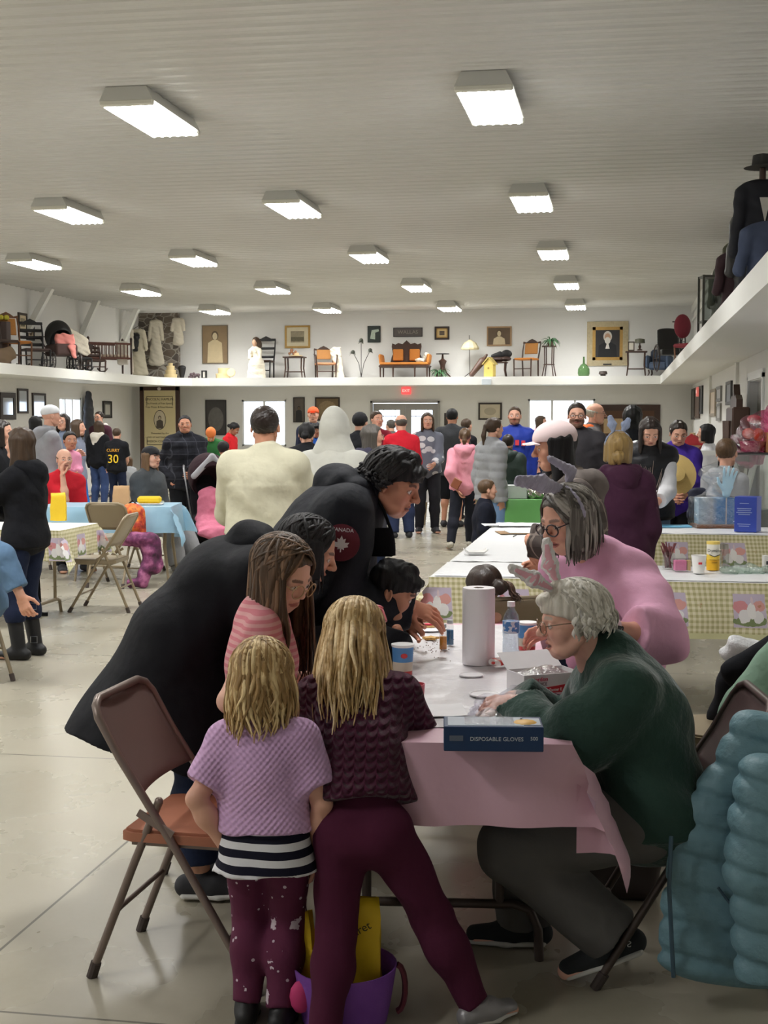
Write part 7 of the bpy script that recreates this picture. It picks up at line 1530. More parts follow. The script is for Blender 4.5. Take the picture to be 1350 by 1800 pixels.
o = thing('white_shawl', 'white embroidered shawl draped between pram and cradle', 'shawl', ls(137, XL + .8), .7); sdf('cloth', [limb((-.25, 0, .78), (.12, 0, .52), .16, .04, .2, .04, side=(0, 0, 1)), limb((.1, 0, .5), (.22, 0, .36), .16, .04, .05, .03, side=(0, 0, 1)), wob(.012, 22, 4)], .014, LACE, o)
o = thing('cradle', 'dark spindle cradle bed standing on tall posts', 'cradle', ls(186), .75); L_, w = 1.0, .5
for x, y in ((-L_ / 2, -w / 2), (L_ / 2, -w / 2), (-L_ / 2, w / 2), (L_ / 2, w / 2)): b = MB(); b.lathe([(.02, 0), (.025, .3), (.02, .6), (.03, .8), (0, .83)], c=(x, y, 0), n=8); b.build('post', WOODD, o)
for y in (-w / 2, w / 2):
    b = MB(); [b.box((0, y, z), (L_, .03, .04)) for z in (.36, .68)]; [b.box((-L_ / 2 + L_ * (k + 1) / 12, y, .52), (.016, .016, .3)) for k in range(11)]; b.build('side_rail', mat((98, 54, 42), .5), o, 0)
for x in (-L_ / 2, L_ / 2): b = MB(); [b.box((x, 0, z), (.03, w, .04)) for z in (.36, .68)]; b.build('end_rail', WOODD, o, 0)
MB().box((0, 0, .40), (L_ - .05, w - .05, .08), bev=.03).build('mattress', mat((206, 190, 170), .9), o)
o = thing('white_quilt', 'white quilt hanging over the cradle end', 'quilt', ls(214, XSL - .3), .75); sdf('cloth', [limb((0, 0, .72), (.02, -.02, .25), .16, .03, .13, .03, side=(1, 0, 0)), wob(.008, 26, 1)], .014, mat((218, 212, 202), .9), o)
o = thing('flower_pot', 'yellow flowers in a pot at the top of the caned chair', 'plant', ls(5, XL + .35) + V(0, 0, .95), 0); o.location.z = SZ1; b = MB(); b.lathe([(.16, 0), (.16, .85), (0, .85)], n=10); b.build('stand', WOODD, o); b = MB(); [b.ball((.1 * math.cos(a), .1 * math.sin(a), .93), .05, 7) for a in np.linspace(0, 6, 7)]; b.build('flowers', mat((206, 196, 70), .8), o)
# long ledge over the camera side wall
def lr(px, x=1.3): p = PX(px, 560, x); return V(x, p[1], SZ1)
def hung(label, px, x, z0, z1, w, m, name='coat', extra=None):
    p = lr(px, x); o = thing(name, label, 'garment', V(p[0], p[1], z0), YAW); h = z1 - z0
    sdf('fabric', [limb((0, 0, .03), (0, 0, h * .6), w * .5, .09, w * .38, .09, side=(1, 0, 0)), limb((0, 0, h * .6), (0, 0, h * .88), w * .38, .09, w * .44, .08, side=(1, 0, 0)), cap((-w * .34, 0, h * .85), (w * .34, 0, h * .85), .07), *[cap((s * w * .4, 0, h * .84), (s * w * .56, -.03, h * .4), .065, .05) for s in (-1, 1)], wob(.008, 20, px)], .014, m, o)
    b = MB(); b.cyl((0, 0, h * .85), (0, 0, h * 1.02), .03, n=8); b.cyl((0, 0, -z0 + SZ1), (0, 0, .1), .02, n=8); b.build('stand', WOODD, o)
    if extra: extra(o, h)
    return o
def hatx(o, h): b = MB(); b.lathe([(.17, h + .03), (.1, h + .05), (.09, h + .14), (0, h + .16)], n=18); b.build('hat', mat((50, 50, 48), .8), o); plate(MB(), [(-.05, h * .8), (.05, h * .8), (.0, h * .62)], -.10).build('shirt_front', mat('cfcac2'), o, 0)
hung('black suit coat and dark hat on a stand at the ledge edge', 1336, 1.22, SZ1, 3.86, .46, mat((24, 25, 34), .8), extra=hatx); hung('dark leather coat beside the black suit', 1322, 1.24, SZ1, 3.72, .42, mat((62, 60, 60), .4), name='leather_coat'); hung('olive army coat with orange badge on the long ledge', 1308, 1.22, SZ1, 3.5, .42, mat((84, 84, 66), .8), name='army_coat'); hung('maroon uniform coat on the long ledge', 1298, 1.12, SZ1, 3.3, .4, mat((62, 40, 46), .8), name='uniform_coat')
for i, px in enumerate((1262, 1270, 1280, 1288)): hung(('grey-green jacket hanging first in the row under the trim', 'grey-green jacket hanging second in the row under the trim', 'grey-green jacket hanging third in the row under the trim', 'dark jacket hanging last in the row by the uniforms')[i], px, 1.42, 3.0, 3.9, .22, mat(((110, 110, 96), (84, 88, 78), (70, 72, 66), (54, 52, 50))[i], .8), name='jacket')
o = hung('navy skirt with peach blouse at the ledge corner of the picture', 1352, 1.25, SZ1, 3.35, .5, mat((56, 66, 90), .8), name='skirt'); b = MB(); b.ball((.08, -.1, .62), (.12, .1, .1), 10); b.build('blouse_sleeve', mat((206, 150, 120), .8), o)
p = lr(1262, 1.34); o = thing('display_cabinet', 'grey glass cabinet lettered MILK standing on the long ledge', 'cabinet', p, YAW); w, h, d = .5, 1.08, .3; b = MB(); [b.box((x, y, h / 2), (.03, .03, h)) for x in (-w / 2, w / 2) for y in (-d / 2, d / 2)]; [b.box((0, 0, z), (w, d, .03)) for z in (.02, .42, h - .015)]; b.build('frame', mat((76, 76, 70), .5), o, 0); MB().box((0, -d / 2 + .01, .31), (w - .03, .015, .2)).build('sign_board', mat((52, 48, 44), .6), o, 0); text('MILK', .13, mat('c8c4ba', .7), o, (0, -d / 2 - .001, .31), (math.pi / 2, 0, 0)); MB().box((0, -d / 2 + .006, .73), (w - .03, .005, .58)).build('glass', clear('m_case', (214, 220, 220), .16), o, 0); b = MB(); b.ball((-.08, 0, .14), (.09, .08, .1), 10); b.ball((.1, 0, .12), (.07, .07, .09), 10); b.build('crocks', mat((150, 130, 112), .8), o)
o = thing('saddle_stand', 'black and white riding cap on a stand beside the milk cabinet', 'hat', lr(1296, 1.12), YAW); b = MB(); b.cyl((0, 0, 0), (0, 0, .42), .03, n=8); b.build('stand', BLK, o); b = MB(); b.lathe([(.15, .42), (.14, .46), (0, .52)], n=16); b.build('cap', mat('d8d4d0'), o)
o = thing('red_chair', 'chair with round red velvet back on the long ledge', 'chair', lr(1212, 1.26), .6); legs4(o, .4, .4, .42, WOODM); MB().box((0, 0, .45), (.46, .46, .08), bev=.03).build('seat', mat((130, 36, 50), .7), o); sdf('backrest', [ell((0, .22, .84), (.2, .06, .24))], .016, mat((126, 34, 52), .6), o); b = MB(); b.tube([(.22, .2, .45), (.24, .1, .66), (.24, -.22, .66), (.2, -.24, .44)], .02, 6); b.build('arm', mat((178, 120, 74), .5), o)
o = thing('spinning_wheel', 'black iron spinning wheel beside the red chair', 'spinning wheel', lr(1199, 1.14), .3); b = MB(); b.tube([V(0, .2 * math.cos(a), .55 + .2 * math.sin(a)) for a in np.linspace(0, 6.283, 22, endpoint=False)], .014, 6, closed=True); [b.tube([(0, 0, .55), (0, .2 * math.cos(a), .55 + .2 * math.sin(a))], .007, 4) for a in np.linspace(0, 6.283, 9)[:-1]]; b.build('wheel', BLK, o); b = MB(); b.cyl((-.03, 0, 0), (-.03, 0, .95), .018, n=8); b.tube([(-.2, 0, .95), (.16, 0, .95)], .012, 6); b.tube([(-.1, -.2, 0), (0, 0, .4), (-.1, .2, 0)], .016, 6); b.build('stand', IR, o)
o = thing('wicker_wheelchair', 'dark old wheelchair with black seat at the ledge corner', 'wheelchair', lr(1180, .98), .2); sdf('seat_body', [rbox((0, 0, .42), (.24, .24, .06), rad=.03), limb((0, .22, .45), (0, .34, .9), .24, .05, .22, .05, side=(1, 0, 0))], .016, BLK, o)
for sx in (-1, 1): b = MB(); b.tube([V(sx * .3, .28 * math.cos(a), .3 + .28 * math.sin(a)) for a in np.linspace(0, 6.283, 22, endpoint=False)], .016, 6, closed=True); [b.tube([(sx * .3, 0, .3), (sx * .3, .28 * math.cos(a), .3 + .28 * math.sin(a))], .006, 4) for a in np.linspace(0, 6.283, 9)[:-1]]; b.build('wheel', mat((60, 50, 46)), o)

# ------------------------------------------------------------------ under the ledge by the side wall
def pr(px, py, x): return PX(px, py, x)
for i, (x0, x1, y0, y1, col, lab) in enumerate(((1216, 1221, 683, 738, (58, 54, 50), 'thin dark frame first from the corner on side wall'), (1222, 1230, 680, 736, (74, 58, 48), 'wide brown frame second from the corner on side wall'), (1231, 1235, 678, 728, (48, 50, 52), 'slim black frame third from the corner on side wall'), (1249, 1258, 684, 732, (150, 136, 116), 'tan mottled frame in the middle of side wall'), (1260, 1268, 679, 706, (120, 118, 114), 'grey frame upper of the pair on side wall'), (1260, 1267, 709, 740, (128, 126, 120), 'grey frame lower of the pair on side wall'), (1277, 1286, 670, 712, (66, 66, 66), 'tall dark frame nearest the white door'))):
    picture(lab, (x0, y0, x1, y1), mat(col, .5), None, .05, wall='right', bg=mat(tuple(min(255, c * 1.4) for c in col), .4))
r0 = at(1268, 15.5); o = thing('pump_organ', 'tall dark carved pump organ against the side wall', 'organ', V(1.30, 18.2, 0), -math.pi / 2)
MB().box((0, .0, .42), (1.1, .55, .84), bev=.02).build('case', WOODD, o); MB().box((0, -.3, .80), (1.0, .3, .05), rotm(.15, 0, 0)).build('keyboard_shelf', mat((96, 62, 48), .5), o, 0); MB().box((0, .16, 1.3), (1.05, .22, .95), bev=.02).build('upper_case', WOODD, o)
b = MB(); b.prism([(-.5, 0), (.5, 0), (.5, .1), (.3, .16), (.15, .14), (0, .3), (-.15, .14), (-.3, .16), (-.5, .1)], (0, .18, 1.77), (1, 0, 0), (0, 0, 1), .08); b.build('crest', WOODD, o, 0)
for k in range(5): b = MB(); b.lathe([(.02, 1.05), (.028, 1.2), (.018, 1.4), (.024, 1.6)], c=(-.4 + .2 * k, .02, 0), n=8); b.build('spindle', mat((90, 70, 62), .5), o)
o = thing('print_rack', 'white framed rack with slanting grey prints', 'rack', V(.86, 14.2, -.1), -.5); b = MB(); [b.box((x, 0, .75), (.05, .05, 1.3), rotm(0, .25, 0)) for x in (-.45, .35)]; b.box((.08, 0, 1.38), (.85, .05, .05)); b.box((-.18, 0, .2), (.85, .05, .05)); b.build('frame', mat('d4d4d0', .5), o, 0)
for k in range(4): MB().box((.0 - .02 * k, .03, .5 + .22 * k), (.75, .02, .16), rotm(-.2, -.35, 0)).build('print', mat((120 + 14 * k,) * 3, .5, var=.2), o, 0)
def house(label, px, d, z, w, h, dp, wall, roof, ry=-.3):
    p = P(px, 0, d); o = thing('toy_house', label, 'toy house', V(p[0], p[1], z), YAW + ry); MB().box((0, 0, h * .3), (w, dp, h * .6)).build('walls', wall, o, 0); b = MB(); b.prism([(-w * .55, 0), (w * .55, 0), (0, h * .42)], (0, -dp * .54, h * .6), (1, 0, 0), (0, 0, 1), -dp * 1.08); b.build('roof', roof, o, 0); b = MB(); b.box((.0, 0, h * .72), (w * .16, dp * .6, h * .66)); b.build('gable', wall, o, 0); MB().box((w * .12, -dp * .505, h * .2), (w * .2, .01, h * .3)).build('door', mat((150, 60, 60)), o, 0)
small_table('long white table holding the toy barns by the wall', at(1225, 15.9) + V(0, 0, 0), 1.3, 1.12, .7, mat('cfccc4'), False, YAW, 'display_table')
ROOFR = mat((176, 44, 52), .6); house('toy barn with bright red roof on white table', 1229, 15.8, 1.125, .34, .32, .3, mat((206, 190, 150), .7), ROOFR); house('small toy house with dark red roof and yellow walls', 1253, 15.5, 1.125, .2, .22, .22, mat((190, 170, 110), .7), mat((120, 36, 44), .6)); house('pink doll house on the white table', 1210, 16.1, 1.125, .16, .34, .26, mat((196, 150, 140), .7), mat((190, 160, 150), .6))
o = thing('toy_tree', 'tiny dark green toy tree in front of the red barn', 'toy tree', V(*P(1222, 0, 15.45)[:2], 1.125), 0); b = MB(); b.lathe([(.04, .01), (0, .11)], n=10); b.build('crown', LEAFD, o)
# glass showcase with the pink basket on top
gc = at(1338, 12.4); o = thing('glass_showcase', 'slanting glass showcase with black frame beside the prizes', 'showcase', gc, YAW); w, d, h = .62, .5, 1.32; b = MB()
b.box((0, 0, h - .01), (w, d, .02)); b.box((0, 0, .62), (w + .1, d + .1, .03)); [b.tube([(sx * (w / 2 + .04), sy * (d / 2 + .04), .62), (sx * w / 2, sy * d / 2, h)], .008, 5) for sx in (-1, 1) for sy in (-1, 1)]; b.build('frame', mat((40, 42, 42), .4), o, 0); MB().box((0, 0, .3), (w + .08, d + .08, .6)).build('cabinet', mat((58, 62, 60), .5), o, 0); b = MB(); b.prism([(-w / 2 - .04, 0), (w / 2 + .04, 0), (w / 2, h - .64), (-w / 2, h - .64)], (0, -d / 2 - .04, .63), (1, 0, 0), (0, .06, 1), .004); b.build('glass', clear('m_show', (226, 230, 228), .14), o, 0)
o = thing('green_crate', 'dark green toy crate inside the glass showcase', 'toy', V(gc[0] + .05, gc[1] - .05, .636), YAW); MB().box((0, 0, .09), (.18, .14, .16), bev=.01).build('crate', mat((44, 74, 60), .6), o, 0); o = thing('toy_train', 'small brown toy engine beside the green crate', 'toy', V(gc[0] - .13, gc[1] - .1, .636), YAW); MB().box((0, 0, .05), (.14, .08, .07)).build('body', mat((96, 72, 58), .6), o, 0); b = MB(); b.cyl((-.03, 0, .08), (-.03, 0, .13), .015, n=8); b.build('chimney', BLK, o)
o = thing('cellophane_basket', 'prize basket wrapped in pink cellophane on top of showcase', 'basket', V(gc[0] - .06, gc[1], 1.322), YAW); PC = clear('m_pink_cello', (236, 150, 190), .24, .12, 1, 26)
sdf('wrapping', [limb((-.06, 0, .02), (.02, 0, .2), .17, .15, .16, .14, side=(1, 0, 0)), limb((.02, 0, .2), (.14, 0, .36), .15, .12, .04, .04), ell((.2, 0, .40), (.1, .1, .05), k=.03), wob(.018, 26, 3)], .009, PC, o); b = MB(); b.lathe([(.11, .01), (.13, .1), (.12, .1)], n=18); b.build('wicker', mat((214, 130, 160), .7), o); b = MB(); b.ball((.03, -.03, .16), (.05, .05, .06), 10); b.ball((-.05, 0, .17), (.06, .05, .05), 10); b.build('sweets', mat((232, 130, 70), .6), o); b = MB(); b.ball((0, 0, .3), (.07, .05, .04), 8); b.build('bow', mat((226, 60, 110), .5), o)
o = thing('wooden_drawer_box', 'light wooden two-drawer box on top of the showcase', 'drawer box', V(gc[0] + .17, gc[1] - .1, 1.322), YAW); LW = mat((176, 136, 88), .6, var=.1); MB().box((0, .01, .09), (.26, .2, .18)).build('carcass', LW, o, 0)
for z in (.045, .135): dr = MB().box((0, -.095, z), (.25, .015, .08)).build('drawer', mat((186, 146, 96), .6), o, 0); b = MB(); b.ball((-.05, -.108, z), .012, 8); b.build('knob', BLK, dr)
o = thing('white_lace_cloth', 'scrunched white and maroon cloth on the drawer box', 'cloth', V(gc[0] + .2, gc[1] - .1, 1.505), YAW); sdf('fabric', [ell((0, 0, .035), (.1, .07, .04)), ell((.03, 0, .07), (.06, .05, .03)), wob(.01, 50, 1)], .008, mat((216, 200, 204), .8, var=.1), o)
# prizes on the back gingham table
PT = .757
def tp3(px, py): return PZ(px, py, PT)
CEL = clear('m_cello', (244, 246, 248), .22, .1, 1, 30)
o = thing('wrapped_prize', 'blue and silver prize box wrapped in clear cellophane on wooden tray', 'prize', tp3(1252, 926), YAW); MB().box((.03, 0, .012), (.36, .24, .024)).build('tray', mat((140, 96, 70), .6), o, 0)
t = NT('m_blue_box'); s_ = t.sep(t.coord()); t.base(t.ramp(t.math('MULTIPLY_ADD', s_[0], 3.2, .42), [(0, lin((170, 200, 220))), (.35, lin((186, 194, 200))), (.5, lin((60, 140, 200))), (1, lin((46, 120, 186)))])); t.set(.4); MB().box((.02, .02, .13), (.29, .16, .21)).build('box', t.m, o, 0)
sdf('cellophane', [rbox((.02, 0, .12), (.19, .13, .12), rad=.03), limb((.0, 0, .24), (.0, 0, .33), .1, .08, .03, .03, k=.06), limb((.0, 0, .33), (.0, 0, .42), .03, .03, .12, .08, k=.03), wob(.008, 40, 2)], .008, CEL, o)
o = thing('blue_carton', 'bright blue printed carton beside the wrapped prize', 'box', tp3(1314, 934), YAW - .5); MB().box((0, 0, .135), (.17, .15, .27), bev=.002).build('carton', mat((52, 74, 170), .4), o, 0)
for z, w in ((.22, .07), (.18, .11), (.165, .1), (.15, .12), (.135, .09), (.06, .1), (.045, .08)): MB().box((-.01, -.0757, z), (w, .001, .006)).build('print_line', mat((150, 164, 210), .5), o, 0)
o = thing('inflated_glove', 'pale blue inflated rubber glove propped above the prizes', 'glove', P(1284, 846, 10.9), YAW); o.location.z = float(P(1284, 866, 10.9)[2]); sdf('glove', [p_ for p_ in hand_prims(V(-.03, 0, .0), V(.15, 0, 1), V(0, -1, 0), .22, .15, spread=.2, thumb=.1)], .006, mat((186, 222, 240), .35, var=.05), o); b = MB(); b.cyl((-.03, 0, .02), (-.03, 0, float(PT - o.location.z)), .006, n=6); b.build('stick', mat('c8c4bc'), o)
o = thing('light_blue_folder', 'light blue folder lying on the back gingham table', 'folder', tp3(1180, 926), YAW); MB().box((0, 0, .006), (.3, .16, .012)).build('cover', mat((120, 190, 226), .4), o, 0)
o = thing('navy_bag', 'navy patterned bag hanging behind the wrapped prize', 'bag', P(1228, 866, 11.75), YAW); o.location.z = .758; sdf('fabric', [limb((0, 0, .03), (0, 0, .24), .1, .05, .085, .04, side=(1, 0, 0)), wob(.006, 30, 1)], .01, mat((34, 38, 58), .6, var=.3, vs=60), o)
# things on the front gingham table
def ft(px, py): return PZ(px, py, .757)
o = thing('jar_of_sticks', 'clear jar holding dark red skewers on gingham table', 'jar', ft(1175, 1000), 0); b = MB(); b.lathe([(0, .002), (.032, .002), (.034, .01), (.034, .085), (.03, .09), (.03, .1)], n=18); b.build('glass', clear('m_jar', (240, 240, 240), .14), o); b = MB(); rs = np.random.RandomState(1); [b.tube([(rs.uniform(-.018, .018), rs.uniform(-.018, .018), .006), (rs.uniform(-.045, .045), rs.uniform(-.03, .03), .13 + rs.rand() * .03)], .004, 5) for i in range(14)]; b.build('sticks', mat((112, 58, 62), .7), o)
o = thing('sweetener_box', 'clear box of pink sweetener packets beside the jar', 'box', ft(1199, 1004), YAW); MB().box((0, 0, .036), (.1, .06, .07), bev=.004).build('case', clear('m_box', (240, 236, 240), .12), o, 0); MB().box((-.012, 0, .034), (.068, .045, .058), bev=.004).build('pink_packets', mat((224, 120, 164), .7, var=.15, vs=60), o, 0); MB().box((.035, 0, .034), (.018, .045, .056)).build('tan_packets', mat((206, 176, 110), .7), o, 0)
o = thing('paper_cup', 'white paper cup with small red print on gingham table', 'cup', ft(1228, 1008), YAW); b = MB(); b.lathe([(0, .002), (.03, .002), (.042, .102), (.044, .104), (.04, .104), (.029, .01)], n=22); b.build('cup', mat((232, 230, 226), .6), o); MB().box((.0, -.037, .06), (.02, .006, .012)).build('red_print', mat((206, 60, 66)), o, 0)
t = NT('m_sugar'); s_ = t.sep(t.coord()); t.base(t.mix(t.math('GREATER_THAN', t.math('MULTIPLY_ADD', t.math('ABSOLUTE', s_[0]), -.35, s_[2]), .08), t.mix(t.math('GREATER_THAN', s_[2], .062), lin((236, 180, 40)), lin((240, 206, 80))), lin((238, 234, 220)))); t.set(.4)
o = thing('sugar_canister', 'yellow and white sugar canister with black script on gingham table', 'canister', ft(1253, 1002), YAW); b = MB(); b.lathe([(0, .001), (.037, .001), (.037, .158), (0, .158)], n=26); b.build('tube', t.m, o); b = MB(); b.lathe([(.038, .15), (.038, .165), (0, .166)], n=26); b.build('lid', mat((240, 212, 110), .5), o); text('Domino', .024, mat('26282c'), o, (-.002, -.0385, .115), (math.pi / 2, 0, 0)); text('GRANULATED', .0095, mat((150, 100, 30)), o, (0, -.0385, .062), (math.pi / 2, 0, 0)); text('SUGAR', .0095, mat((150, 100, 30)), o, (0, -.0385, .046), (math.pi / 2, 0, 0))
b = MB(); b.prism([(-.03, .012), (0, .0), (.03, .012), (.03, .008), (0, -.004), (-.03, .008)], (0, -.0375, .082), (1, 0, 0), (0, 0, 1), -.001); b.build('chevron', mat('2a2c30'), o, 0)
o = thing('glass_shaker', 'glass sugar shaker with metal lid behind the canister', 'shaker', ft(1271, 997), YAW); b = MB(); b.lathe([(0, .002), (.03, .002), (.036, .09), (.03, .11)], n=16); b.build('glass', clear('m_shk', (226, 226, 222), .2), o); b = MB(); b.lathe([(.032, .108), (.03, .135), (0, .142)], n=16); b.build('lid', mat((150, 146, 140), .3, .8), o)
o = thing('foil_gloves', 'heap of clear and pale green plastic wrappers on the gingham table', 'wrappers', ft(1318, 1006), YAW); sdf('film', [limb((-.16, 0, .01), (.16, .02, .012), .05, .012, .06, .018, side=(0, 1, 0)), ell((-.04, 0, .025), (.09, .05, .02)), wob(.01, 60, 1)], .006, clear('m_wrap', (226, 240, 232), .3, .15, 1, 50), o)
o = thing('small_white_carton', 'small white carton with dark print at the table edge', 'box', ft(1349, 1004), YAW); MB().box((0, 0, .045), (.05, .05, .09)).build('carton', mat((222, 220, 214), .5), o, 0); MB().box((0, -.0255, .05), (.03, .001, .02)).build('print_mark', mat('3a3a3c'), o, 0)
# papers on the table running away
for px, py, rz, lab in ((905, 924, .05, 'loose white form papers at the far part of the runner'), (950, 936, .1, 'white sheet on brown clipboard on the runner')):
    o = thing('paper_form' if px == 905 else 'clipboard', lab, 'papers', PZ(px, py, .758), YAW + rz)
    if px == 950: MB().box((-.02, 0, .002), (.62, .26, .004)).build('board', mat((150, 116, 76), .6), o, 0)
    MB().box((.03, 0, .006), (.58, .24, .003), rotm(0, .006, 0)).build('sheets', mat((232, 234, 236), .7), o, 0)
for px, py, rz, lab in ((866, 925, .5, 'black pen lying beside the loose papers'), (905, 943, 1.3, 'black pen lying in front of the clipboard')): o = thing('pen', lab, 'pen', PZ(px, py, .762), YAW + rz); b = MB(); b.cyl((-.06, 0, .004), (.06, 0, .004), .004, n=6); b.build('barrel', BLK, o)
o = thing('paper_tray', 'white paper food tray on the dark-edged runner', 'tray', PZ(836, 974, .758), YAW + .05); b = MB(); b.grid(lambda u, v: V((u - .5) * .15, (v - .5) * .11, .004 + .02 * max(abs(2 * u - 1) - .7, 0) / .3 + .015 * max(abs(2 * v - 1) - .7, 0) / .3), 12, 10); b.build('tray', mat((236, 234, 230), .6), o, 60)
# green table beyond
c = at(915, 14.9); o = thing('green_table', 'table covered by bright green plastic cloth', 'table', c, YAW); MB().box((.2, 0, .74), (1.1, .76, .03)).build('tabletop', mat('c0b8a8'), o, 0); legs4(o, .9, .6, .73, TAN); drape(c + RT * .2, YAW, 1.12, .78, .758, (.2, .2, .36, .2), mat((108, 176, 98), .5, var=.05), label='bright green plastic cloth hanging from table with white box', nu=30, nv=28)
o = thing('white_box', 'low white cardboard box on the green cloth', 'box', c + V(-.08, -.1, .765), YAW); MB().box((0, 0, .07), (.3, .24, .14)).build('carton', mat((222, 222, 222), .6), o, 0); o = thing('foil_tray', 'crumpled shiny foil tray beside the white box', 'tray', c + RT * .24 + V(0, -.1, .765), YAW); sdf('foil', [rbox((0, 0, .05), (.17, .12, .045), rad=.02), ell((0, 0, .1), (.14, .1, .05)), wob(.014, 60, 1)], .01, mat((206, 204, 190), .18, .9), o)
c = at(771, 21.0); o = thing('white_table', 'table with trailing white cloth beyond the patch sweater woman', 'table', c, YAW); MB().box((0, 0, .73), (.5, .5, .03)).build('tabletop', mat('c0b8a8'), o, 0); legs4(o, .4, .4, .72, TAN); drape(c, YAW, .52, .52, .748, (.08, .08, .4, .2), mat((226, 226, 226), .6), label='white cloth trailing from table beyond patch sweater woman', nu=28, nv=28)

# ------------------------------------------------------------------ tables and chairs on the brace side
c0 = PZ(105, 931, .755); x0 = float(c0[0]) - 1.83; y0 = float(c0[1])
gtable('folding table with cream plaid cloth beside the buckled boots', x0, x0 + 1.83, y0, y0 + .76, (.2, .24, .245, .2), 'cream plaid rabbit cloth on table holding a yellow bag', None)
paper_bag('yellow_paper_bag', 'upright yellow paper bag on the cream plaid table', PZ(103, 915, .765), YAW + .1, .13, .09, .235, YEL)
o = thing('black_strap', 'long black strap hanging to the floor at the plaid table corner', 'strap', PZ(72, 1082), YAW); b = MB(); b.tube([(-.035, 0, .66), (-.03, 0, .4), (-.01, -.01, .03), (.02, -.02, .008), (.06, -.02, .008)], .022, 8, flat=.5); b.build('webbing', cloth((20, 20, 22)), o)
folding_chair('tan folding chair seen edge-on near the plaid table', at(172, 11.55), fdir(-84), TAN); folding_chair('tan folding chair carrying the orange backpack', at(204, 13.3), fdir(14), TAN); folding_chair('tan folding chair under the blond person in grey sweatpants', at(280, 14.85), fdir(118), TAN); folding_chair('brown folding chair under the bald man in red', at(108, 14.9), fdir(150), TAN); folding_chair('tan folding chair cut off at the picture edge', at(-88, 8.35), fdir(-60), TAN)
t = NT('m_orange_print'); t.base(t.ramp(t.noise(11, 3), [(.3, lin((50, 26, 34))), (.45, lin((196, 66, 44))), (.6, lin((232, 138, 52))), (.75, lin((120, 40, 50)))])); t.set(.6); o = thing('backpack', 'orange flame-print backpack standing on the tan chair', 'backpack', at(228, 13.25) + V(.0, .0, .455), YAW); sdf('pack', [limb((0, 0, .08), (.02, 0, .26), .15, .1, .12, .09, side=(1, 0, 0)), ell((-.0, -.08, .13), (.11, .06, .09), k=.03)], .01, t.m, o); b = MB(); b.tube([(-.03, 0, .33), (.02, 0, .38), (.06, 0, .33)], .01, 6); b.build('top_loop', BLK, o)
t = NT('m_purple_camo'); t.base(t.ramp(t.noise(9, 3), [(.35, lin((52, 22, 44))), (.5, lin((104, 40, 84))), (.65, lin((170, 100, 140)))])); t.set(.7); o = thing('purple_jacket', 'purple camouflage jacket trailing from chair to floor', 'jacket', at(246, 13.1), YAW); sdf('jacket_body', [limb((-.2, 0, .47), (.06, -.02, .46), .06, .1, .08, .1, side=(0, 0, 1)), limb((.08, -.02, .45), (.13, -.05, .2), .1, .08, .09, .07, side=(1, 0, 0)), limb((.08, -.06, .25), (.02, -.1, .06), .07, .06, .06, .05), limb((.02, -.1, .06), (-.08, -.12, .055), .055, .05, .05, .045), wob(.008, 26, 2)], .011, t.m, o)
bc0 = PZ(266, 893, .755); c = at(220, 13.86); o = thing('blue_table', 'folding table under the light blue cloth', 'table', c, YAW); MB().box((-.15, 0, .725), (1.3, .74, .03)).build('tabletop', mat('c0b8a8'), o, 0); legs4(o, .9, .55, .71, TAN)
drape(c - RT * .15, YAW, 1.32, .76, .748, (.2, .3, .26, .2), mat((150, 190, 214), .35, var=.04), label='light blue plastic cloth on table with a brown paper bag', nu=40, nv=30)
paper_bag('brown_paper_bag', 'crumpled brown paper bag on the light blue cloth', PZ(214, 889, .757), YAW, .17, .12, .2, mat((186, 152, 112), .8, bs=.4, bsc=20))
o = thing('yellow_package', 'yellow wrapped package on papers on the light blue cloth', 'package', PZ(263, 886, .757), YAW + .05); MB().box((0, 0, .045), (.24, .12, .07), bev=.02).build('wrapper', YEL, o); MB().box((-.02, -.03, .006), (.32, .2, .008)).build('paper', mat('dcdcda'), o, 0)
o = thing('bread_loaf', 'golden bread roll behind the yellow package', 'bread', PZ(252, 878, .757), YAW); sdf('crust', [ell((0, 0, .07), (.11, .07, .06)), wob(.006, 30, 1)], .01, mat((186, 140, 86), .8), o)
# stroller
o = thing('stroller', 'black folding stroller with grey hood trim', 'stroller', at(372, 15.4), YAW + math.radians(200)); TUB = mat((34, 34, 38), .4)
sdf('seat', [limb((0, -.18, .5), (0, .16, .42), .2, .05, .2, .05, side=(1, 0, 0)), limb((0, -.2, .5), (0, -.36, .95), .2, .05, .19, .05, side=(1, 0, 0))], .012, cloth((30, 28, 32)), o); sdf('hood', [ell((0, -.2, .98), (.23, .32, .26)), ell((0, -.02, .88), (.2, .34, .22), op='s', k=.02)], .012, cloth((52, 34, 40)), o); sdf('hood_trim', [limb((-.22, .04, .98), (0, .02, 1.2), .035, .03, .035, .03, side=(0, 1, 0), k=.03), limb((0, .02, 1.2), (.22, .04, .98), .035, .03, k=.03)], .012, mat((168, 168, 174), .7), o); sdf('basket', [rbox((0, -.05, .26), (.2, .22, .09), rad=.03)], .012, cloth((24, 24, 26)), o)
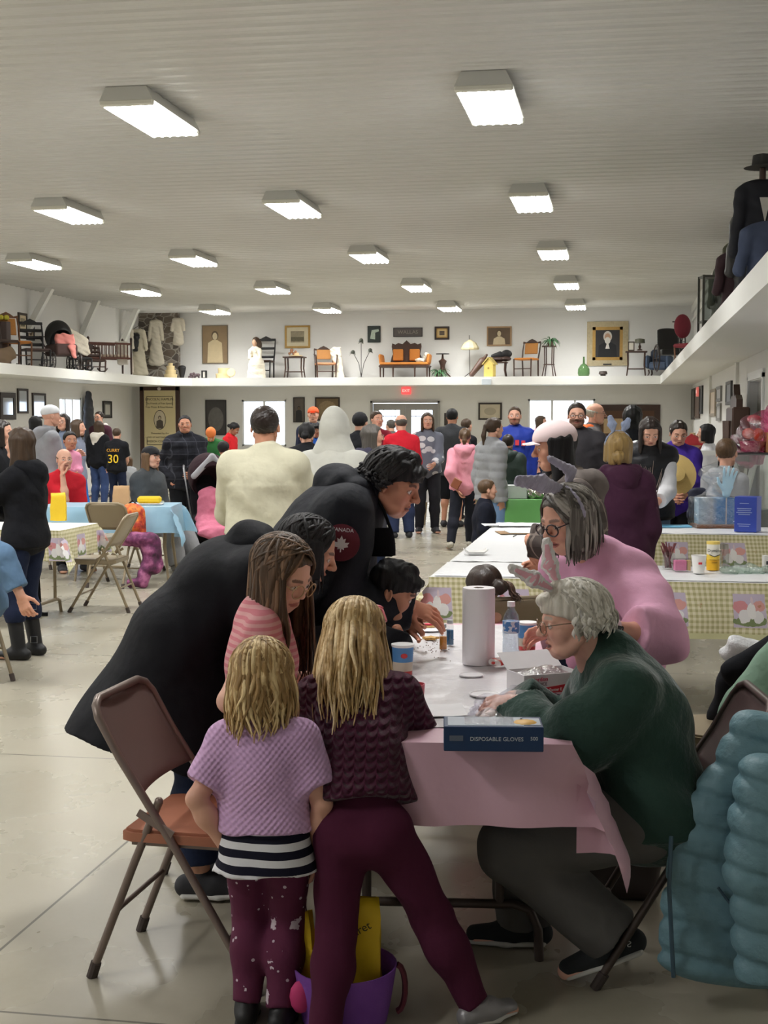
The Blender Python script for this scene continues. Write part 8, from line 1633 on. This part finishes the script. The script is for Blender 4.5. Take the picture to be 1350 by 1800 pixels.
for sx in (-1, 1):
    b = MB(); b.tube([(sx * .23, .32, .1), (sx * .23, -.1, .6), (sx * .22, -.5, 1.05), (sx * .2, -.6, 1.08)], .014, 6); b.tube([(sx * .23, -.34, .1), (sx * .23, .0, .5)], .014, 6); b.build('frame_tube', TUB, o)
    for y in (.32, -.34):
        for q in (-.025, .025): b = MB(); b.tube([V(sx * .23 + q, y + .075 * math.cos(a), .088 + .075 * math.sin(a)) for a in np.linspace(0, 6.283, 16, endpoint=False)], .014, 6, closed=True); b.cyl((sx * .23 + q - .008, y, .088), (sx * .23 + q + .008, y, .088), .03, n=10); b.build('wheel', BLK, o)
MB().box((0, .3, .36), (.36, .16, .05), rotm(-.3, 0, 0), .02).build('footrest', mat((176, 168, 180), .6), o)
o = thing('pink_coat', 'pink padded child coat lying in the stroller', 'coat', at(375, 15.2) + V(0, 0, .30), YAW + math.radians(200)); PKC = cloth((216, 124, 150), .6, 14, .03); sdf('coat', [limb((0, -.2, .46), (0, -.1, .2), .14, .07, .19, .09, side=(1, 0, 0)), limb((0, -.1, .2), (0, .2, .06), .2, .08, .22, .07, side=(1, 0, 0)), ell((0, -.22, .46), (.12, .08, .10), k=.04), wob(.012, 24, 3)], .011, PKC, o)
o = thing('dark_coat_hanging', 'long dark coat hanging on side wall by the window', 'coat', PX(156, 735, XL + .12), math.pi / 2); o.location.z -= .55; sdf('fabric', [limb((0, 0, .0), (0, 0, .75), .26, .09, .2, .09, side=(1, 0, 0)), limb((0, 0, .75), (0, 0, 1.1), .2, .09, .07, .06, side=(1, 0, 0)), wob(.01, 20, 1)], .02, mat((52, 54, 60), .8), o)
o = thing('red_car', 'red car parked outside the end window', 'car', V(wx(975), YB + 9, -.2), .1); sdf('car_body', [rbox((0, 0, .75), (2.2, .9, .4), rad=.25), rbox((.1, 0, 1.3), (1.2, .8, .35), rad=.25, k=.2)], .06, mat((200, 70, 80), .3), o)
for x in (-1.4, 1.4):
    for y in (-.9, .9): b = MB(); b.cyl((x, y - .1, .33), (x, y + .1, .33), .33, n=20); b.build('wheel', BLK, o)
